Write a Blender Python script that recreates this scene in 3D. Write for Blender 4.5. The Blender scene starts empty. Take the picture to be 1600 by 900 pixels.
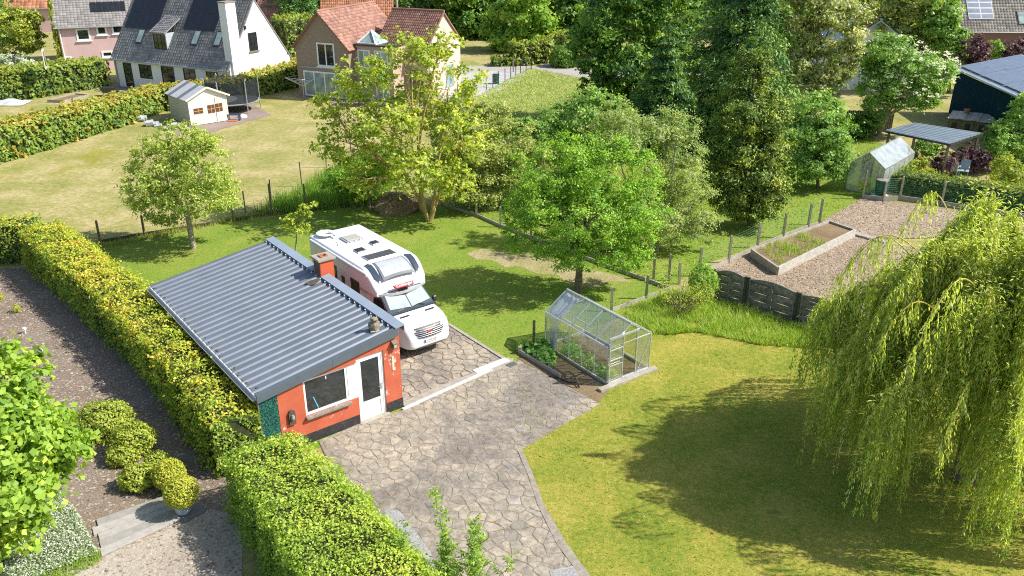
import bpy, bmesh, math, random
import numpy as np
from mathutils import Vector, Matrix

SC = bpy.context.scene
COL = SC.collection
R = math.radians

# ------------------------------------------------------------------ camera, world, sun
F_PX, TILT, CAM_H = 1319.0, R(24.1), 14.5
cam_d = bpy.data.cameras.new("camera")
cam_d.sensor_width = 36.0
cam_d.lens = 36.0 * F_PX / 1600.0
cam_d.clip_start = 0.1
cam_d.clip_end = 1500.0
cam = bpy.data.objects.new("camera", cam_d)
cam.location = (0, 0, CAM_H)
cam.rotation_euler = (R(90) - TILT, 0, 0)
COL.objects.link(cam)
SC.camera = cam

SUN_EL = R(44.0)
SUN_DIR = Vector((math.cos(SUN_EL) * 0.997, -math.cos(SUN_EL) * 0.07, math.sin(SUN_EL)))  # towards the sun
W = bpy.data.worlds.new("World")
SC.world = W
W.use_nodes = True
wn = W.node_tree.nodes
sky = wn.new("ShaderNodeTexSky")
sky.sky_type = 'NISHITA'
sky.sun_disc = False
sky.sun_elevation = SUN_EL
sky.sun_rotation = math.atan2(SUN_DIR.x, SUN_DIR.y)
sky.altitude = 50
sky.air_density = 1.0
sky.dust_density = 1.5
wn["Background"].inputs["Strength"].default_value = 0.12
W.node_tree.links.new(sky.outputs[0], wn["Background"].inputs["Color"])

sun_d = bpy.data.lights.new("sun", 'SUN')
sun_d.energy = 5.0
sun_d.angle = R(0.53)
sun_d.color = (1.0, 0.945, 0.86)
sun = bpy.data.objects.new("sun", sun_d)
sun.rotation_euler = (-SUN_DIR).to_track_quat('-Z', 'Y').to_euler()
sun.location = (20, -10, 40)
COL.objects.link(sun)

SC.view_settings.view_transform = 'Standard'
SC.view_settings.look = 'None'
SC.view_settings.exposure = 0.50
SC.view_settings.gamma = 1.0
SC.render.engine = 'CYCLES'
SC.cycles.use_denoising = False
SC.cycles.filter_width = 1.1
SC.cycles.max_bounces = 8
SC.cycles.diffuse_bounces = 3
SC.cycles.glossy_bounces = 3
SC.cycles.transmission_bounces = 5
SC.cycles.transparent_max_bounces = 16
SC.cycles.sample_clamp_indirect = 6.0

# ------------------------------------------------------------------ surveying: photograph pixel (1600 wide) -> world
sT, cT = math.sin(TILT), math.cos(TILT)


def ray(px, py):
    a = (px - 800.0) / F_PX
    b = (py - 450.0) / F_PX
    return Vector((a, cT - b * sT, -sT - b * cT))


def P(px, py, z=0.0):
    d = ray(px, py)
    t = (z - CAM_H) / d.z
    return Vector((d.x * t, d.y * t, z))


def at(px, py, Y):
    d = ray(px, py)
    t = Y / d.y
    return Vector((d.x * t, Y, CAM_H + d.z * t))


def mpp(px, py, Y):      # metres per photograph pixel at that depth
    d = ray(px, py)
    return (Y / d.y) / F_PX


class Frame:
    """a ground-plane frame: origin and heading of the local x axis"""
    def __init__(self, origin, ang):
        self.o = Vector(origin)
        self.a = ang
        self.M = Matrix.Translation(self.o) @ Matrix.Rotation(ang, 4, 'Z')
        self.I = self.M.inverted()

    def w(self, x, y, z=0.0):
        return self.M @ Vector((x, y, z))

    def l(self, p):
        return self.I @ Vector(p)

    def hit(self, px, py, p0, n):
        """local point where the sight line meets a local plane through p0 with normal n"""
        o = self.I @ Vector((0, 0, CAM_H))
        d = self.I.to_3x3() @ ray(px, py)
        n = Vector(n)
        t = (Vector(p0) - o).dot(n) / d.dot(n)
        return o + d * t


# ------------------------------------------------------------------ object helpers
def tag(o, label=None, cat=None, group=None, kind=None):
    if label: o["label"] = label
    if cat: o["category"] = cat
    if group: o["group"] = group
    if kind: o["kind"] = kind
    return o


def thing(name, label, cat, loc=(0, 0, 0), rz=0.0, group=None):
    o = bpy.data.objects.new(name, None)
    o.empty_display_size = 0.3
    o.location = loc
    o.rotation_euler = (0, 0, rz)
    COL.objects.link(o)
    return tag(o, label, cat, group)


def link(name, me, mat=None, parent=None, loc=None, rot=None, scale=None):
    o = bpy.data.objects.new(name, me)
    if mat is not None and len(me.materials) == 0:
        me.materials.append(mat)
    COL.objects.link(o)
    if parent is not None:
        o.parent = parent
    if loc is not None: o.location = loc
    if rot is not None: o.rotation_euler = rot
    if scale is not None: o.scale = scale
    return o


def copy_tree(o, parent=None):
    c = o.copy()
    COL.objects.link(c)
    c.parent = parent
    for ch in KIDS(o):
        copy_tree(ch, c)
    return c


def KIDS(o):
    return [x for x in COL.objects if x.parent == o]


class MB:
    def __init__(self):
        self.v = []
        self.f = []
        self.t = []      # tint per face

    def add(self, verts, faces, tint=0.5):
        b = len(self.v)
        self.v += [tuple(p) for p in verts]
        self.f += [tuple(i + b for i in f) for f in faces]
        self.t += [tint] * len(faces)

    def box(self, x0, x1, y0, y1, z0, z1, tint=0.5):
        if x0 > x1: x0, x1 = x1, x0
        if y0 > y1: y0, y1 = y1, y0
        v = [(x0, y0, z0), (x1, y0, z0), (x1, y1, z0), (x0, y1, z0),
             (x0, y0, z1), (x1, y0, z1), (x1, y1, z1), (x0, y1, z1)]
        self.add(v, [(0, 3, 2, 1), (4, 5, 6, 7), (0, 1, 5, 4), (1, 2, 6, 5), (2, 3, 7, 6), (3, 0, 4, 7)], tint)
        return self

    def obox(self, c, ax, ay, az, tint=0.5):
        """oriented box, centre and three half-axis vectors"""
        c, ax, ay, az = map(Vector, (c, ax, ay, az))
        v = []
        for k in (-1, 1):
            for (i, j) in ((-1, -1), (1, -1), (1, 1), (-1, 1)):
                v.append(c + ax * i + ay * j + az * k)
        self.add(v, [(0, 3, 2, 1), (4, 5, 6, 7), (0, 1, 5, 4), (1, 2, 6, 5), (2, 3, 7, 6), (3, 0, 4, 7)], tint)
        return self

    def beam(self, a, b, w, h, up=(0, 0, 1), tint=0.5):
        a, b = Vector(a), Vector(b)
        d = (b - a)
        L = d.length
        d.normalize()
        s = d.cross(Vector(up))
        if s.length < 1e-4: s = Vector((1, 0, 0))
        s.normalize()
        u = s.cross(d)
        return self.obox((a + b) / 2, d * L / 2, s * w / 2, u * h / 2, tint)

    def tube(self, pts, rad, n=8, cap=True, tint=0.5):
        pts = [Vector(p) for p in pts]
        if not isinstance(rad, (list, tuple)): rad = [rad] * len(pts)
        rings = []
        prev = None
        for i, p in enumerate(pts):
            d = (pts[min(i + 1, len(pts) - 1)] - pts[max(i - 1, 0)])
            if d.length < 1e-9: d = Vector((0, 0, 1))
            d.normalize()
            if prev is None:
                s = d.cross(Vector((0, 0, 1)))
                if s.length < 0.05: s = d.cross(Vector((1, 0, 0)))
            else:
                s = prev - d * prev.dot(d)
            s.normalize()
            prev = s
            u = s.cross(d)
            rings.append([p + (s * math.cos(2 * math.pi * k / n) + u * math.sin(2 * math.pi * k / n)) * rad[i] for k in range(n)])
        v = [q for r in rings for q in r]
        f = []
        for i in range(len(pts) - 1):
            for k in range(n):
                a = i * n + k
                b = i * n + (k + 1) % n
                f.append((a, b, b + n, a + n))
        if cap:
            f.append(tuple(range(n - 1, -1, -1)))
            f.append(tuple((len(pts) - 1) * n + k for k in range(n)))
        self.add(v, f, tint)
        return self

    def prism(self, poly, z0, z1, tint=0.5):
        n = len(poly)
        v = [(p[0], p[1], z0) for p in poly] + [(p[0], p[1], z1) for p in poly]
        f = [tuple(range(n - 1, -1, -1)), tuple(range(n, 2 * n))]
        f += [(i, (i + 1) % n, n + (i + 1) % n, n + i) for i in range(n)]
        self.add(v, f, tint)
        return self

    def extrude(self, poly3, vec, tint=0.5):
        """closed planar polygon pushed along vec"""
        n = len(poly3)
        vec = Vector(vec)
        v = [Vector(p) for p in poly3] + [Vector(p) + vec for p in poly3]
        f = [tuple(range(n - 1, -1, -1)), tuple(range(n, 2 * n))]
        f += [(i, (i + 1) % n, n + (i + 1) % n, n + i) for i in range(n)]
        self.add(v, f, tint)
        return self

    def quad(self, a, b, c, d, tint=0.5):
        self.add([a, b, c, d], [(0, 1, 2, 3)], tint)
        return self

    def lathe(self, prof, n=16, c=(0, 0, 0), tint=0.5):
        v = []
        for (r, z) in prof:
            for k in range(n):
                a = 2 * math.pi * k / n
                v.append((c[0] + r * math.cos(a), c[1] + r * math.sin(a), c[2] + z))
        f = []
        for i in range(len(prof) - 1):
            for k in range(n):
                a = i * n + k
                b = i * n + (k + 1) % n
                f.append((a, b, b + n, a + n))
        f.append(tuple(range(n - 1, -1, -1)))
        f.append(tuple((len(prof) - 1) * n + k for k in range(n)))
        self.add(v, f, tint)
        return self

    def mesh(self, name, mat, smooth=False, bevel=0.0):
        me = bpy.data.meshes.new(name)
        me.from_pydata(self.v, [], self.f)
        at_ = me.attributes.new("tint", 'FLOAT', 'FACE')
        at_.data.foreach_set("value", np.array(self.t, dtype=np.float32))
        if mat is not None: me.materials.append(mat)
        bm = bmesh.new()
        bm.from_mesh(me)
        bmesh.ops.recalc_face_normals(bm, faces=bm.faces)
        if bevel > 0:
            bmesh.ops.bevel(bm, geom=[e for e in bm.edges if len(e.link_faces) == 2 and e.calc_face_angle(0) > 0.6],
                            offset=bevel, segments=1, affect='EDGES', profile=0.5)
        bm.to_mesh(me)
        bm.free()
        if smooth:
            me.polygons.foreach_set("use_smooth", np.ones(len(me.polygons), dtype=bool))
        return me

    def build(self, name, mat, parent=None, smooth=False, bevel=0.0, kind=None, label=None, loc=None, world=False):
        o = link(name, self.mesh(name, mat, smooth, bevel), None, parent, loc)
        if world and parent is not None:
            o.matrix_parent_inverse = wmat(parent).inverted()
        return tag(o, label=label, kind=kind)


def wmat(o):
    m = Matrix.Translation(o.location) @ o.rotation_euler.to_matrix().to_4x4()
    if o.parent is not None: m = wmat(o.parent) @ m
    return m


def np_mesh(name, verts, quads, tint=None, mat=None, smooth=False):
    """fast mesh: verts (N,3), faces (M,k)"""
    verts = np.asarray(verts, dtype=np.float32)
    quads = np.asarray(quads, dtype=np.int32)
    me = bpy.data.meshes.new(name)
    k = quads.shape[1]
    me.vertices.add(len(verts))
    me.vertices.foreach_set("co", verts.ravel())
    me.loops.add(quads.size)
    me.loops.foreach_set("vertex_index", quads.ravel())
    me.polygons.add(len(quads))
    me.polygons.foreach_set("loop_start", np.arange(0, quads.size, k, dtype=np.int32))
    if smooth:
        me.polygons.foreach_set("use_smooth", np.ones(len(quads), dtype=bool))
    me.update(calc_edges=True)
    if tint is not None:
        a = me.attributes.new("tint", 'FLOAT', 'FACE')
        a.data.foreach_set("value", np.asarray(tint, dtype=np.float32))
    if mat is not None: me.materials.append(mat)
    return me


# ------------------------------------------------------------------ materials
def new_mat(name):
    m = bpy.data.materials.new(name)
    m.use_nodes = True
    nt = m.node_tree
    nt.nodes.clear()
    out = nt.nodes.new("ShaderNodeOutputMaterial")
    return m, nt, out


def nd(nt, typ, **kw):
    n = nt.nodes.new(typ)
    for k, v in kw.items():
        if k.startswith("i_"):
            key = k[2:]
            key = int(key) if key.isdigit() else key.replace("_", " ")
            n.inputs[key].default_value = v
        else:
            setattr(n, k, v)
    return n


def ramp(nt, fac, stops):
    r = nt.nodes.new("ShaderNodeValToRGB")
    e = r.color_ramp.elements
    while len(e) > 1: e.remove(e[-1])
    e[0].position = stops[0][0]
    e[0].color = (*stops[0][1], 1)
    for p, c in stops[1:]:
        q = e.new(p)
        q.color = (*c, 1)
    nt.links.new(fac, r.inputs[0])
    return r.outputs[0]


def coords(nt, world=True):
    if world:
        return nt.nodes.new("ShaderNodeNewGeometry").outputs["Position"]
    return nt.nodes.new("ShaderNodeTexCoord").outputs["Object"]


def noise(nt, vec, scale, detail=4, rough=0.6, dist=0.0):
    n = nd(nt, "ShaderNodeTexNoise", i_Scale=scale, i_Detail=detail, i_Roughness=rough, i_Distortion=dist)
    nt.links.new(vec, n.inputs["Vector"])
    return n.outputs["Fac"]


def mixc(nt, fac, a, b, mode='MIX'):
    m = nt.nodes.new("ShaderNodeMix")
    m.data_type = 'RGBA'
    m.blend_type = mode
    for sock, val in ((m.inputs[0], fac), (m.inputs[6], a), (m.inputs[7], b)):
        if hasattr(val, "is_linked") or hasattr(val, "links"):
            nt.links.new(val, sock)
        elif isinstance(val, (int, float)):
            sock.default_value = val
        else:
            sock.default_value = (*val, 1)
    return m.outputs[2]


def mathn(nt, op, a, b=None, c=None):
    m = nt.nodes.new("ShaderNodeMath")
    m.operation = op
    for i, val in enumerate((a, b, c)):
        if val is None: continue
        if hasattr(val, "links"): nt.links.new(val, m.inputs[i])
        else: m.inputs[i].default_value = val
    return m.outputs[0]


def plain(name, col, rough=0.6, metal=0.0, var=0.12, scale=3.0, bump=0.0, bscale=40.0, tintvar=0.0, world=True,
          col2=None, spec=0.5):
    """painted or raw surface with mottling, optional second colour in blotches and fine relief"""
    m, nt, out = new_mat(name)
    p = nd(nt, "ShaderNodeBsdfPrincipled", i_Roughness=rough, i_Metallic=metal)
    p.inputs["Specular IOR Level"].default_value = spec
    vec = coords(nt, world)
    n1 = noise(nt, vec, scale, 5, 0.65)
    lo = tuple(max(0, c * (1 - var)) for c in col)
    hi = tuple(min(1, c * (1 + var)) for c in col)
    c = ramp(nt, n1, [(0.3, lo), (0.7, hi)])
    if col2 is not None:
        n2 = noise(nt, vec, scale * 2.3, 6, 0.7)
        f2 = ramp(nt, n2, [(0.56, (0, 0, 0)), (0.66, (1, 1, 1))])
        c = mixc(nt, f2, c, col2)
    if tintvar > 0:
        at_ = nd(nt, "ShaderNodeAttribute", attribute_name="tint")
        f = mathn(nt, 'MULTIPLY_ADD', at_.outputs["Fac"], 2 * tintvar, 1 - tintvar)
        hsv = nd(nt, "ShaderNodeHueSaturation")
        nt.links.new(c, hsv.inputs["Color"])
        nt.links.new(f, hsv.inputs["Value"])
        c = hsv.outputs[0]
    nt.links.new(c, p.inputs["Base Color"])
    if bump > 0:
        b = nd(nt, "ShaderNodeBump", i_Strength=min(1.0, bump), i_Distance=0.02)
        nt.links.new(noise(nt, vec, bscale, 4, 0.7), b.inputs["Height"])
        nt.links.new(b.outputs[0], p.inputs["Normal"])
    nt.links.new(p.outputs[0], out.inputs[0])
    return m


def leafmat(name, stops, transl=0.35, rough=0.5, nscale=0.8, nvar=0.25, flat=0.0):
    """foliage: ramp over the per-leaf tint, slow colour drift through the crown, light passing through"""
    m, nt, out = new_mat(name)
    at_ = nd(nt, "ShaderNodeAttribute", attribute_name="tint")
    vec = coords(nt)
    n = noise(nt, vec, nscale, 3, 0.6)
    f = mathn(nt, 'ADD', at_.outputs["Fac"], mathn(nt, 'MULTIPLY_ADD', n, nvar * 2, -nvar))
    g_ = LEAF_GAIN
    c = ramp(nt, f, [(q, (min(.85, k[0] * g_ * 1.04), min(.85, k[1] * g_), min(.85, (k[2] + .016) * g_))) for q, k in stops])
    p = nd(nt, "ShaderNodeBsdfPrincipled", i_Roughness=rough)
    p.inputs["Specular IOR Level"].default_value = 0.35
    nt.links.new(c, p.inputs["Base Color"])
    t = nt.nodes.new("ShaderNodeBsdfTranslucent")
    ct = mixc(nt, 1.0, c, (1.0, 0.95, 0.45), 'MULTIPLY')
    ctb = mixc(nt, 1.0, ct, (1.5, 1.6, 1.0), 'MULTIPLY')
    nt.links.new(ctb, t.inputs["Color"])
    mx = nd(nt, "ShaderNodeMixShader")
    mx.inputs[0].default_value = transl
    nt.links.new(p.outputs[0], mx.inputs[1])
    nt.links.new(t.outputs[0], mx.inputs[2])
    nt.links.new(mx.outputs[0], out.inputs[0])
    return m


def glassmat(name, tint=(0.9, 0.95, 0.93), refl=0.14, haze=0.05):
    m, nt, out = new_mat(name)
    tr = nt.nodes.new("ShaderNodeBsdfTransparent")
    tr.inputs[0].default_value = (*tint, 1)
    gl = nd(nt, "ShaderNodeBsdfGlossy", i_Roughness=0.05)
    df = nt.nodes.new("ShaderNodeBsdfDiffuse")
    df.inputs[0].default_value = (0.75, 0.8, 0.76, 1)
    lw = nd(nt, "ShaderNodeLayerWeight", i_Blend=0.35)
    f = mathn(nt, 'MULTIPLY_ADD', lw.outputs["Facing"], 0.5, refl)
    vec = coords(nt)
    dn = noise(nt, vec, 2.5, 4, 0.7)
    df_f = mathn(nt, 'MULTIPLY', dn, haze * 2)
    m1 = nt.nodes.new("ShaderNodeMixShader")
    m2 = nt.nodes.new("ShaderNodeMixShader")
    nt.links.new(f, m1.inputs[0])
    nt.links.new(tr.outputs[0], m1.inputs[1])
    nt.links.new(gl.outputs[0], m1.inputs[2])
    nt.links.new(df_f, m2.inputs[0])
    nt.links.new(m1.outputs[0], m2.inputs[1])
    nt.links.new(df.outputs[0], m2.inputs[2])
    nt.links.new(m2.outputs[0], out.inputs[0])
    return m


def netmat(name, col, cell=0.1, thick=0.12, alpha=None):
    """woven net: a solid colour with holes between the strands"""
    m, nt, out = new_mat(name)
    tr = nt.nodes.new("ShaderNodeBsdfTransparent")
    df = nd(nt, "ShaderNodeBsdfDiffuse")
    df.inputs[0].default_value = (*col, 1)
    mx = nt.nodes.new("ShaderNodeMixShader")
    mx.inputs[0].default_value = alpha
    nt.links.new(tr.outputs[0], mx.inputs[1])
    nt.links.new(df.outputs[0], mx.inputs[2])
    nt.links.new(mx.outputs[0], out.inputs[0])
    return m


LEAF_GAIN = 1.55
M = {}
M['lawnblade'] = leafmat('lawn blade', [(0, (0.11, 0.19, 0.02)), (0.5, (0.20, 0.26, 0.035)), (1, (0.32, 0.31, 0.08))], 0.3)
M['tallblade'] = leafmat('tall grass blade', [(0, (0.10, 0.20, 0.02)), (0.6, (0.23, 0.34, 0.035)), (1, (0.38, 0.40, 0.11))], 0.3)
M['meadowblade'] = leafmat('meadow blade', [(0, (0.16, 0.25, 0.05)), (0.5, (0.27, 0.33, 0.09)), (1, (0.40, 0.39, 0.17))], 0.25, nscale=0.25)
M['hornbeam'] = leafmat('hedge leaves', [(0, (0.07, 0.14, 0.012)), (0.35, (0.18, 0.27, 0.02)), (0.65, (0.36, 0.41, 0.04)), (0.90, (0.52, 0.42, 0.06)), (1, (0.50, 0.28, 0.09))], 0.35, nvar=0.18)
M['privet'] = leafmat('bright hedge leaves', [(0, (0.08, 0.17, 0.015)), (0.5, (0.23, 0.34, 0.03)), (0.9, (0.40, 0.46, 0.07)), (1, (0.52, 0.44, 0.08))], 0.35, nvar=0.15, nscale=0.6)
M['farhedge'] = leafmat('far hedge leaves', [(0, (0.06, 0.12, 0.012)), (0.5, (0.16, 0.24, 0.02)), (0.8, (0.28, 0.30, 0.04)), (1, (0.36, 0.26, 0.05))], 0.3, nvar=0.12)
M['apple'] = leafmat('apple leaves', [(0, (0.12, 0.19, 0.03)), (0.5, (0.27, 0.34, 0.06)), (1, (0.42, 0.47, 0.12))], 0.35)
M['walnut'] = leafmat('walnut leaves', [(0, (0.12, 0.18, 0.02)), (0.5, (0.28, 0.35, 0.04)), (1, (0.46, 0.48, 0.09))], 0.4)
M['midgreen'] = leafmat('fresh green leaves', [(0, (0.07, 0.16, 0.012)), (0.5, (0.18, 0.32, 0.025)), (1, (0.32, 0.46, 0.06))], 0.35)
M['pale'] = leafmat('pale green leaves', [(0, (0.14, 0.20, 0.07)), (0.5, (0.24, 0.31, 0.10)), (1, (0.38, 0.42, 0.18))], 0.35)
M['olive'] = leafmat('olive scrub leaves', [(0, (0.14, 0.19, 0.05)), (0.5, (0.25, 0.30, 0.08)), (1, (0.38, 0.39, 0.14))], 0.35)
M['dark'] = leafmat('dark green leaves', [(0, (0.03, 0.085, 0.006)), (0.5, (0.09, 0.19, 0.012)), (1, (0.25, 0.35, 0.02))], 0.25, nvar=0.3)
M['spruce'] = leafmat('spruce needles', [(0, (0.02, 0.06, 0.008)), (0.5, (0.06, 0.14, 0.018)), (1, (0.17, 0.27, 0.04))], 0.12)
M['cypress'] = leafmat('cypress sprays', [(0, (0.03, 0.065, 0.006)), (0.42, (0.085, 0.15, 0.012)), (0.72, (0.23, 0.31, 0.025)), (1, (0.36, 0.34, 0.05))], 0.15, nvar=0.3, nscale=1.6)
M['variegated'] = leafmat('variegated leaves', [(0, (0.12, 0.17, 0.05)), (0.5, (0.25, 0.29, 0.09)), (0.8, (0.42, 0.42, 0.20)), (1, (0.60, 0.58, 0.36))], 0.3)
M['bush'] = leafmat('bush leaves', [(0, (0.07, 0.15, 0.02)), (0.5, (0.17, 0.29, 0.05)), (1, (0.30, 0.42, 0.10))], 0.33)
M['lightgreen'] = leafmat('lime leaves', [(0, (0.09, 0.18, 0.02)), (0.5, (0.19, 0.31, 0.03)), (1, (0.30, 0.40, 0.06))], 0.4)
M['wood_far'] = leafmat('woodland leaves', [(0, (0.04, 0.10, 0.02)), (0.5, (0.10, 0.19, 0.03)), (1, (0.22, 0.32, 0.06))], 0.3, nvar=0.3, nscale=0.15)
M['thuja'] = leafmat('thuja sprays', [(0, (0.03, 0.08, 0.015)), (0.5, (0.07, 0.17, 0.02)), (1, (0.14, 0.27, 0.04))], 0.15)
M['purple'] = leafmat('purple leaves', [(0, (0.035, 0.018, 0.022)), (0.5, (0.085, 0.045, 0.05)), (1, (0.19, 0.12, 0.12))], 0.25)
M['blossom'] = leafmat('cream blossom', [(0, (0.55, 0.55, 0.35)), (1, (0.8, 0.78, 0.6))], 0.3)
M['willow'] = leafmat('willow leaves', [(0, (0.12, 0.20, 0.03)), (0.4, (0.26, 0.35, 0.04)), (0.72, (0.43, 0.49, 0.10)), (1, (0.60, 0.64, 0.36))], 0.35, nvar=0.12, nscale=0.7)
M['maple'] = leafmat('maple leaves', [(0, (0.09, 0.18, 0.012)), (0.5, (0.20, 0.31, 0.025)), (1, (0.33, 0.42, 0.05))], 0.38)
M['silver'] = leafmat('silver leaves', [(0, (0.14, 0.22, 0.08)), (0.4, (0.30, 0.36, 0.24)), (1, (0.66, 0.70, 0.62))], 0.2)
M['box'] = leafmat('box leaves', [(0, (0.12, 0.18, 0.01)), (0.5, (0.30, 0.35, 0.02)), (1, (0.44, 0.38, 0.06))], 0.25)
M['shrub'] = leafmat('shrub leaves', [(0, (0.11, 0.17, 0.015)), (0.5, (0.26, 0.33, 0.03)), (1, (0.40, 0.40, 0.07))], 0.3)
M['veg'] = leafmat('vegetable leaves', [(0, (0.08, 0.20, 0.02)), (0.5, (0.18, 0.34, 0.05)), (1, (0.34, 0.48, 0.12))], 0.3)
M['ivy'] = leafmat('ivy leaves', [(0, (0.08, 0.13, 0.012)), (0.5, (0.21, 0.26, 0.02)), (1, (0.40, 0.42, 0.05))], 0.3)
M['fakeleaf'] = leafmat('green plastic fringe', [(0, (0.01, 0.07, 0.05)), (1, (0.03, 0.16, 0.10))], 0.1)
M['core'] = plain('dark solid core', (0.035, 0.045, 0.012), 0.9, var=0.4, scale=8)
M['bark'] = plain('bark', (0.16, 0.125, 0.09), 0.9, var=0.45, scale=7, bump=0.8, bscale=30)
M['barkpale'] = plain('pale bark', (0.33, 0.29, 0.22), 0.9, var=0.3, scale=6, bump=0.7, bscale=30, col2=(0.16, 0.15, 0.11))
M['barkgold'] = plain('golden bark', (0.40, 0.28, 0.11), 0.8, var=0.3, scale=5, bump=0.5, bscale=30)
M['willowtwig'] = plain('willow twig', (0.50, 0.40, 0.10), 0.6, var=0.2)
M['white'] = plain('white paint', (0.80, 0.80, 0.79), 0.45, var=0.04, scale=2)
M['render_white'] = plain('white render', (0.78, 0.79, 0.80), 0.85, var=0.05, scale=1.2, bump=0.3, bscale=12)
M['upvc'] = plain('white window frame', (0.82, 0.83, 0.84), 0.3, var=0.03)
M['pink'] = plain('pink render', (0.60, 0.42, 0.41), 0.9, var=0.07, scale=0.8, bump=0.2, bscale=10)
M['darkframe'] = plain('dark window frame', (0.03, 0.034, 0.035), 0.4)
M['pane_dark'] = plain('dark window pane', (0.022, 0.028, 0.03), 0.04, var=0.6, scale=1.5, spec=0.9)
M['pane_pale'] = plain('curtained pane', (0.28, 0.38, 0.36), 0.08, var=0.4, scale=1.5, spec=0.8)
M['slate'] = plain('grey roof tile', (0.25, 0.245, 0.245), 0.7, var=0.12, scale=0.7, tintvar=0.28)
M['slate2'] = plain('brown grey roof tile', (0.26, 0.235, 0.20), 0.8, var=0.15, scale=0.6, tintvar=0.35)
M['greytile'] = plain('weathered grey roof tile', (0.25, 0.235, 0.225), 0.85, var=0.15, scale=0.5, tintvar=0.2)
M['redtile'] = plain('red brown roof tile', (0.30, 0.155, 0.115), 0.8, var=0.2, scale=0.6, tintvar=0.3)
M['orangetile'] = plain('orange clay roof tile', (0.46, 0.20, 0.11), 0.8, var=0.2, scale=0.6, tintvar=0.35)
M['solar'] = plain('solar cell', (0.018, 0.02, 0.028), 0.15, var=0.2, scale=2, spec=0.5)
M['solarblue'] = plain('sky tinted solar cell', (0.17, 0.21, 0.28), 0.3, var=0.2, scale=2, spec=0.6)  # sky reflection is put into this pale base colour
M['alu'] = plain('aluminium', (0.62, 0.65, 0.67), 0.35, metal=0.55, var=0.1)
M['wiregrey'] = plain('dull wire', (0.16, 0.165, 0.16), 0.7)
M['galv'] = plain('galvanised steel', (0.45, 0.47, 0.48), 0.45, metal=0.6, var=0.15)
M['lead'] = plain('lead flashing', (0.42, 0.46, 0.50), 0.5, var=0.1)
M['concrete'] = plain('concrete', (0.36, 0.33, 0.28), 0.9, var=0.2, scale=4, bump=0.5, bscale=50, col2=(0.22, 0.21, 0.17))
M['concpost'] = plain('weathered concrete', (0.34, 0.31, 0.24), 0.9, var=0.3, scale=8, bump=0.5, bscale=40, col2=(0.14, 0.15, 0.08), world=True)
M['oldpost'] = plain('old timber', (0.19, 0.15, 0.11), 0.9, var=0.35, scale=9, bump=0.5, bscale=50)
M['paintedwhite_stone'] = plain('worn white painted kerb', (0.70, 0.68, 0.63), 0.8, var=0.12, scale=5, col2=(0.46, 0.42, 0.36), bump=0.3)
M['rubber'] = plain('rubber', (0.02, 0.02, 0.02), 0.7)
M['blackplastic'] = plain('black plastic', (0.03, 0.032, 0.035), 0.45)
M['greyplastic'] = plain('grey plastic', (0.32, 0.34, 0.35), 0.5)
M['gel'] = plain('white bodywork', (0.74, 0.75, 0.77), 0.18, var=0.02, scale=1.0)
M['silverpaint'] = plain('silver trim', (0.50, 0.52, 0.54), 0.35, metal=0.3)
M['red'] = plain('red badge', (0.60, 0.04, 0.05), 0.35)
M['blueplate'] = plain('blue plate strip', (0.03, 0.12, 0.45), 0.4)
M['chrome'] = plain('chrome', (0.75, 0.76, 0.78), 0.15, metal=0.9)
M['clearlens'] = plain('headlamp lens', (0.30, 0.32, 0.36), 0.08, metal=0.5, var=0.3, scale=20)
M['shade'] = plain('silver blind behind glass', (0.36, 0.42, 0.44), 0.12, var=0.10, scale=3, spec=0.7)
M['orangewall'] = plain('orange red painted wall', (0.56, 0.105, 0.045), 0.75, var=0.10, scale=2.2, bump=0.35, bscale=25, world=True)
M['plinth'] = plain('black tarred plinth', (0.028, 0.028, 0.032), 0.75, var=0.35, scale=6, col2=(0.09, 0.075, 0.065))
M['sheetroof'] = plain('grey blue steel sheet', (0.20, 0.23, 0.268), 0.42, metal=0.38, var=0.10, scale=0.9, col2=(0.23, 0.25, 0.275))
M['coping'] = plain('light blue grey coping', (0.26, 0.32, 0.39), 0.45, var=0.08, scale=1.5)
M['fascia'] = plain('dark grey fascia', (0.10, 0.125, 0.15), 0.5, var=0.08)
M['dirt'] = plain('moss and dirt', (0.09, 0.075, 0.055), 0.95, var=0.4, scale=12, bump=0.6)
M['stonegrey'] = plain('stone sill', (0.24, 0.22, 0.19), 0.85, var=0.35, scale=10, bump=0.4)
M['plank'] = plain('silvered plank', (0.36, 0.34, 0.31), 0.85, var=0.15, scale=6, tintvar=0.2)
M['bluepot'] = plain('blue grey glazed pot', (0.34, 0.42, 0.47), 0.5, var=0.12, scale=6)
M['terracotta'] = plain('terracotta', (0.42, 0.17, 0.10), 0.8)
M['blackboard'] = plain('black stained board', (0.19, 0.18, 0.175), 0.8, var=0.45, scale=7, bump=0.4, bscale=50, tintvar=0.4)
M['blackpost'] = plain('black green stained post', (0.06, 0.065, 0.055), 0.8, var=0.3, scale=6)
M['cream'] = plain('cream painted board', (0.78, 0.755, 0.66), 0.7, var=0.06, scale=2, tintvar=0.08)
M['creamshade'] = plain('shaded cream board', (0.50, 0.49, 0.38), 0.8, var=0.1, tintvar=0.08)  # cream darkened for the shed side turned from the sun, shade painted in
M['brownframe'] = plain('brown window', (0.13, 0.05, 0.03), 0.5)
M['goldbar'] = plain('golden glazing bar', (0.55, 0.36, 0.10), 0.5)
M['felt'] = plain('pale roof sheet', (0.46, 0.48, 0.50), 0.6, var=0.12, tintvar=0.45)
M['feltdark'] = plain('dark roof sheet', (0.16, 0.17, 0.19), 0.6, var=0.12)
M['greenbarrel'] = plain('dark green plastic', (0.01, 0.10, 0.075), 0.35, var=0.08)
M['bluesheet'] = plain('blue grey corrugated sheet', (0.24, 0.30, 0.34), 0.5, var=0.15, scale=2)
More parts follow.
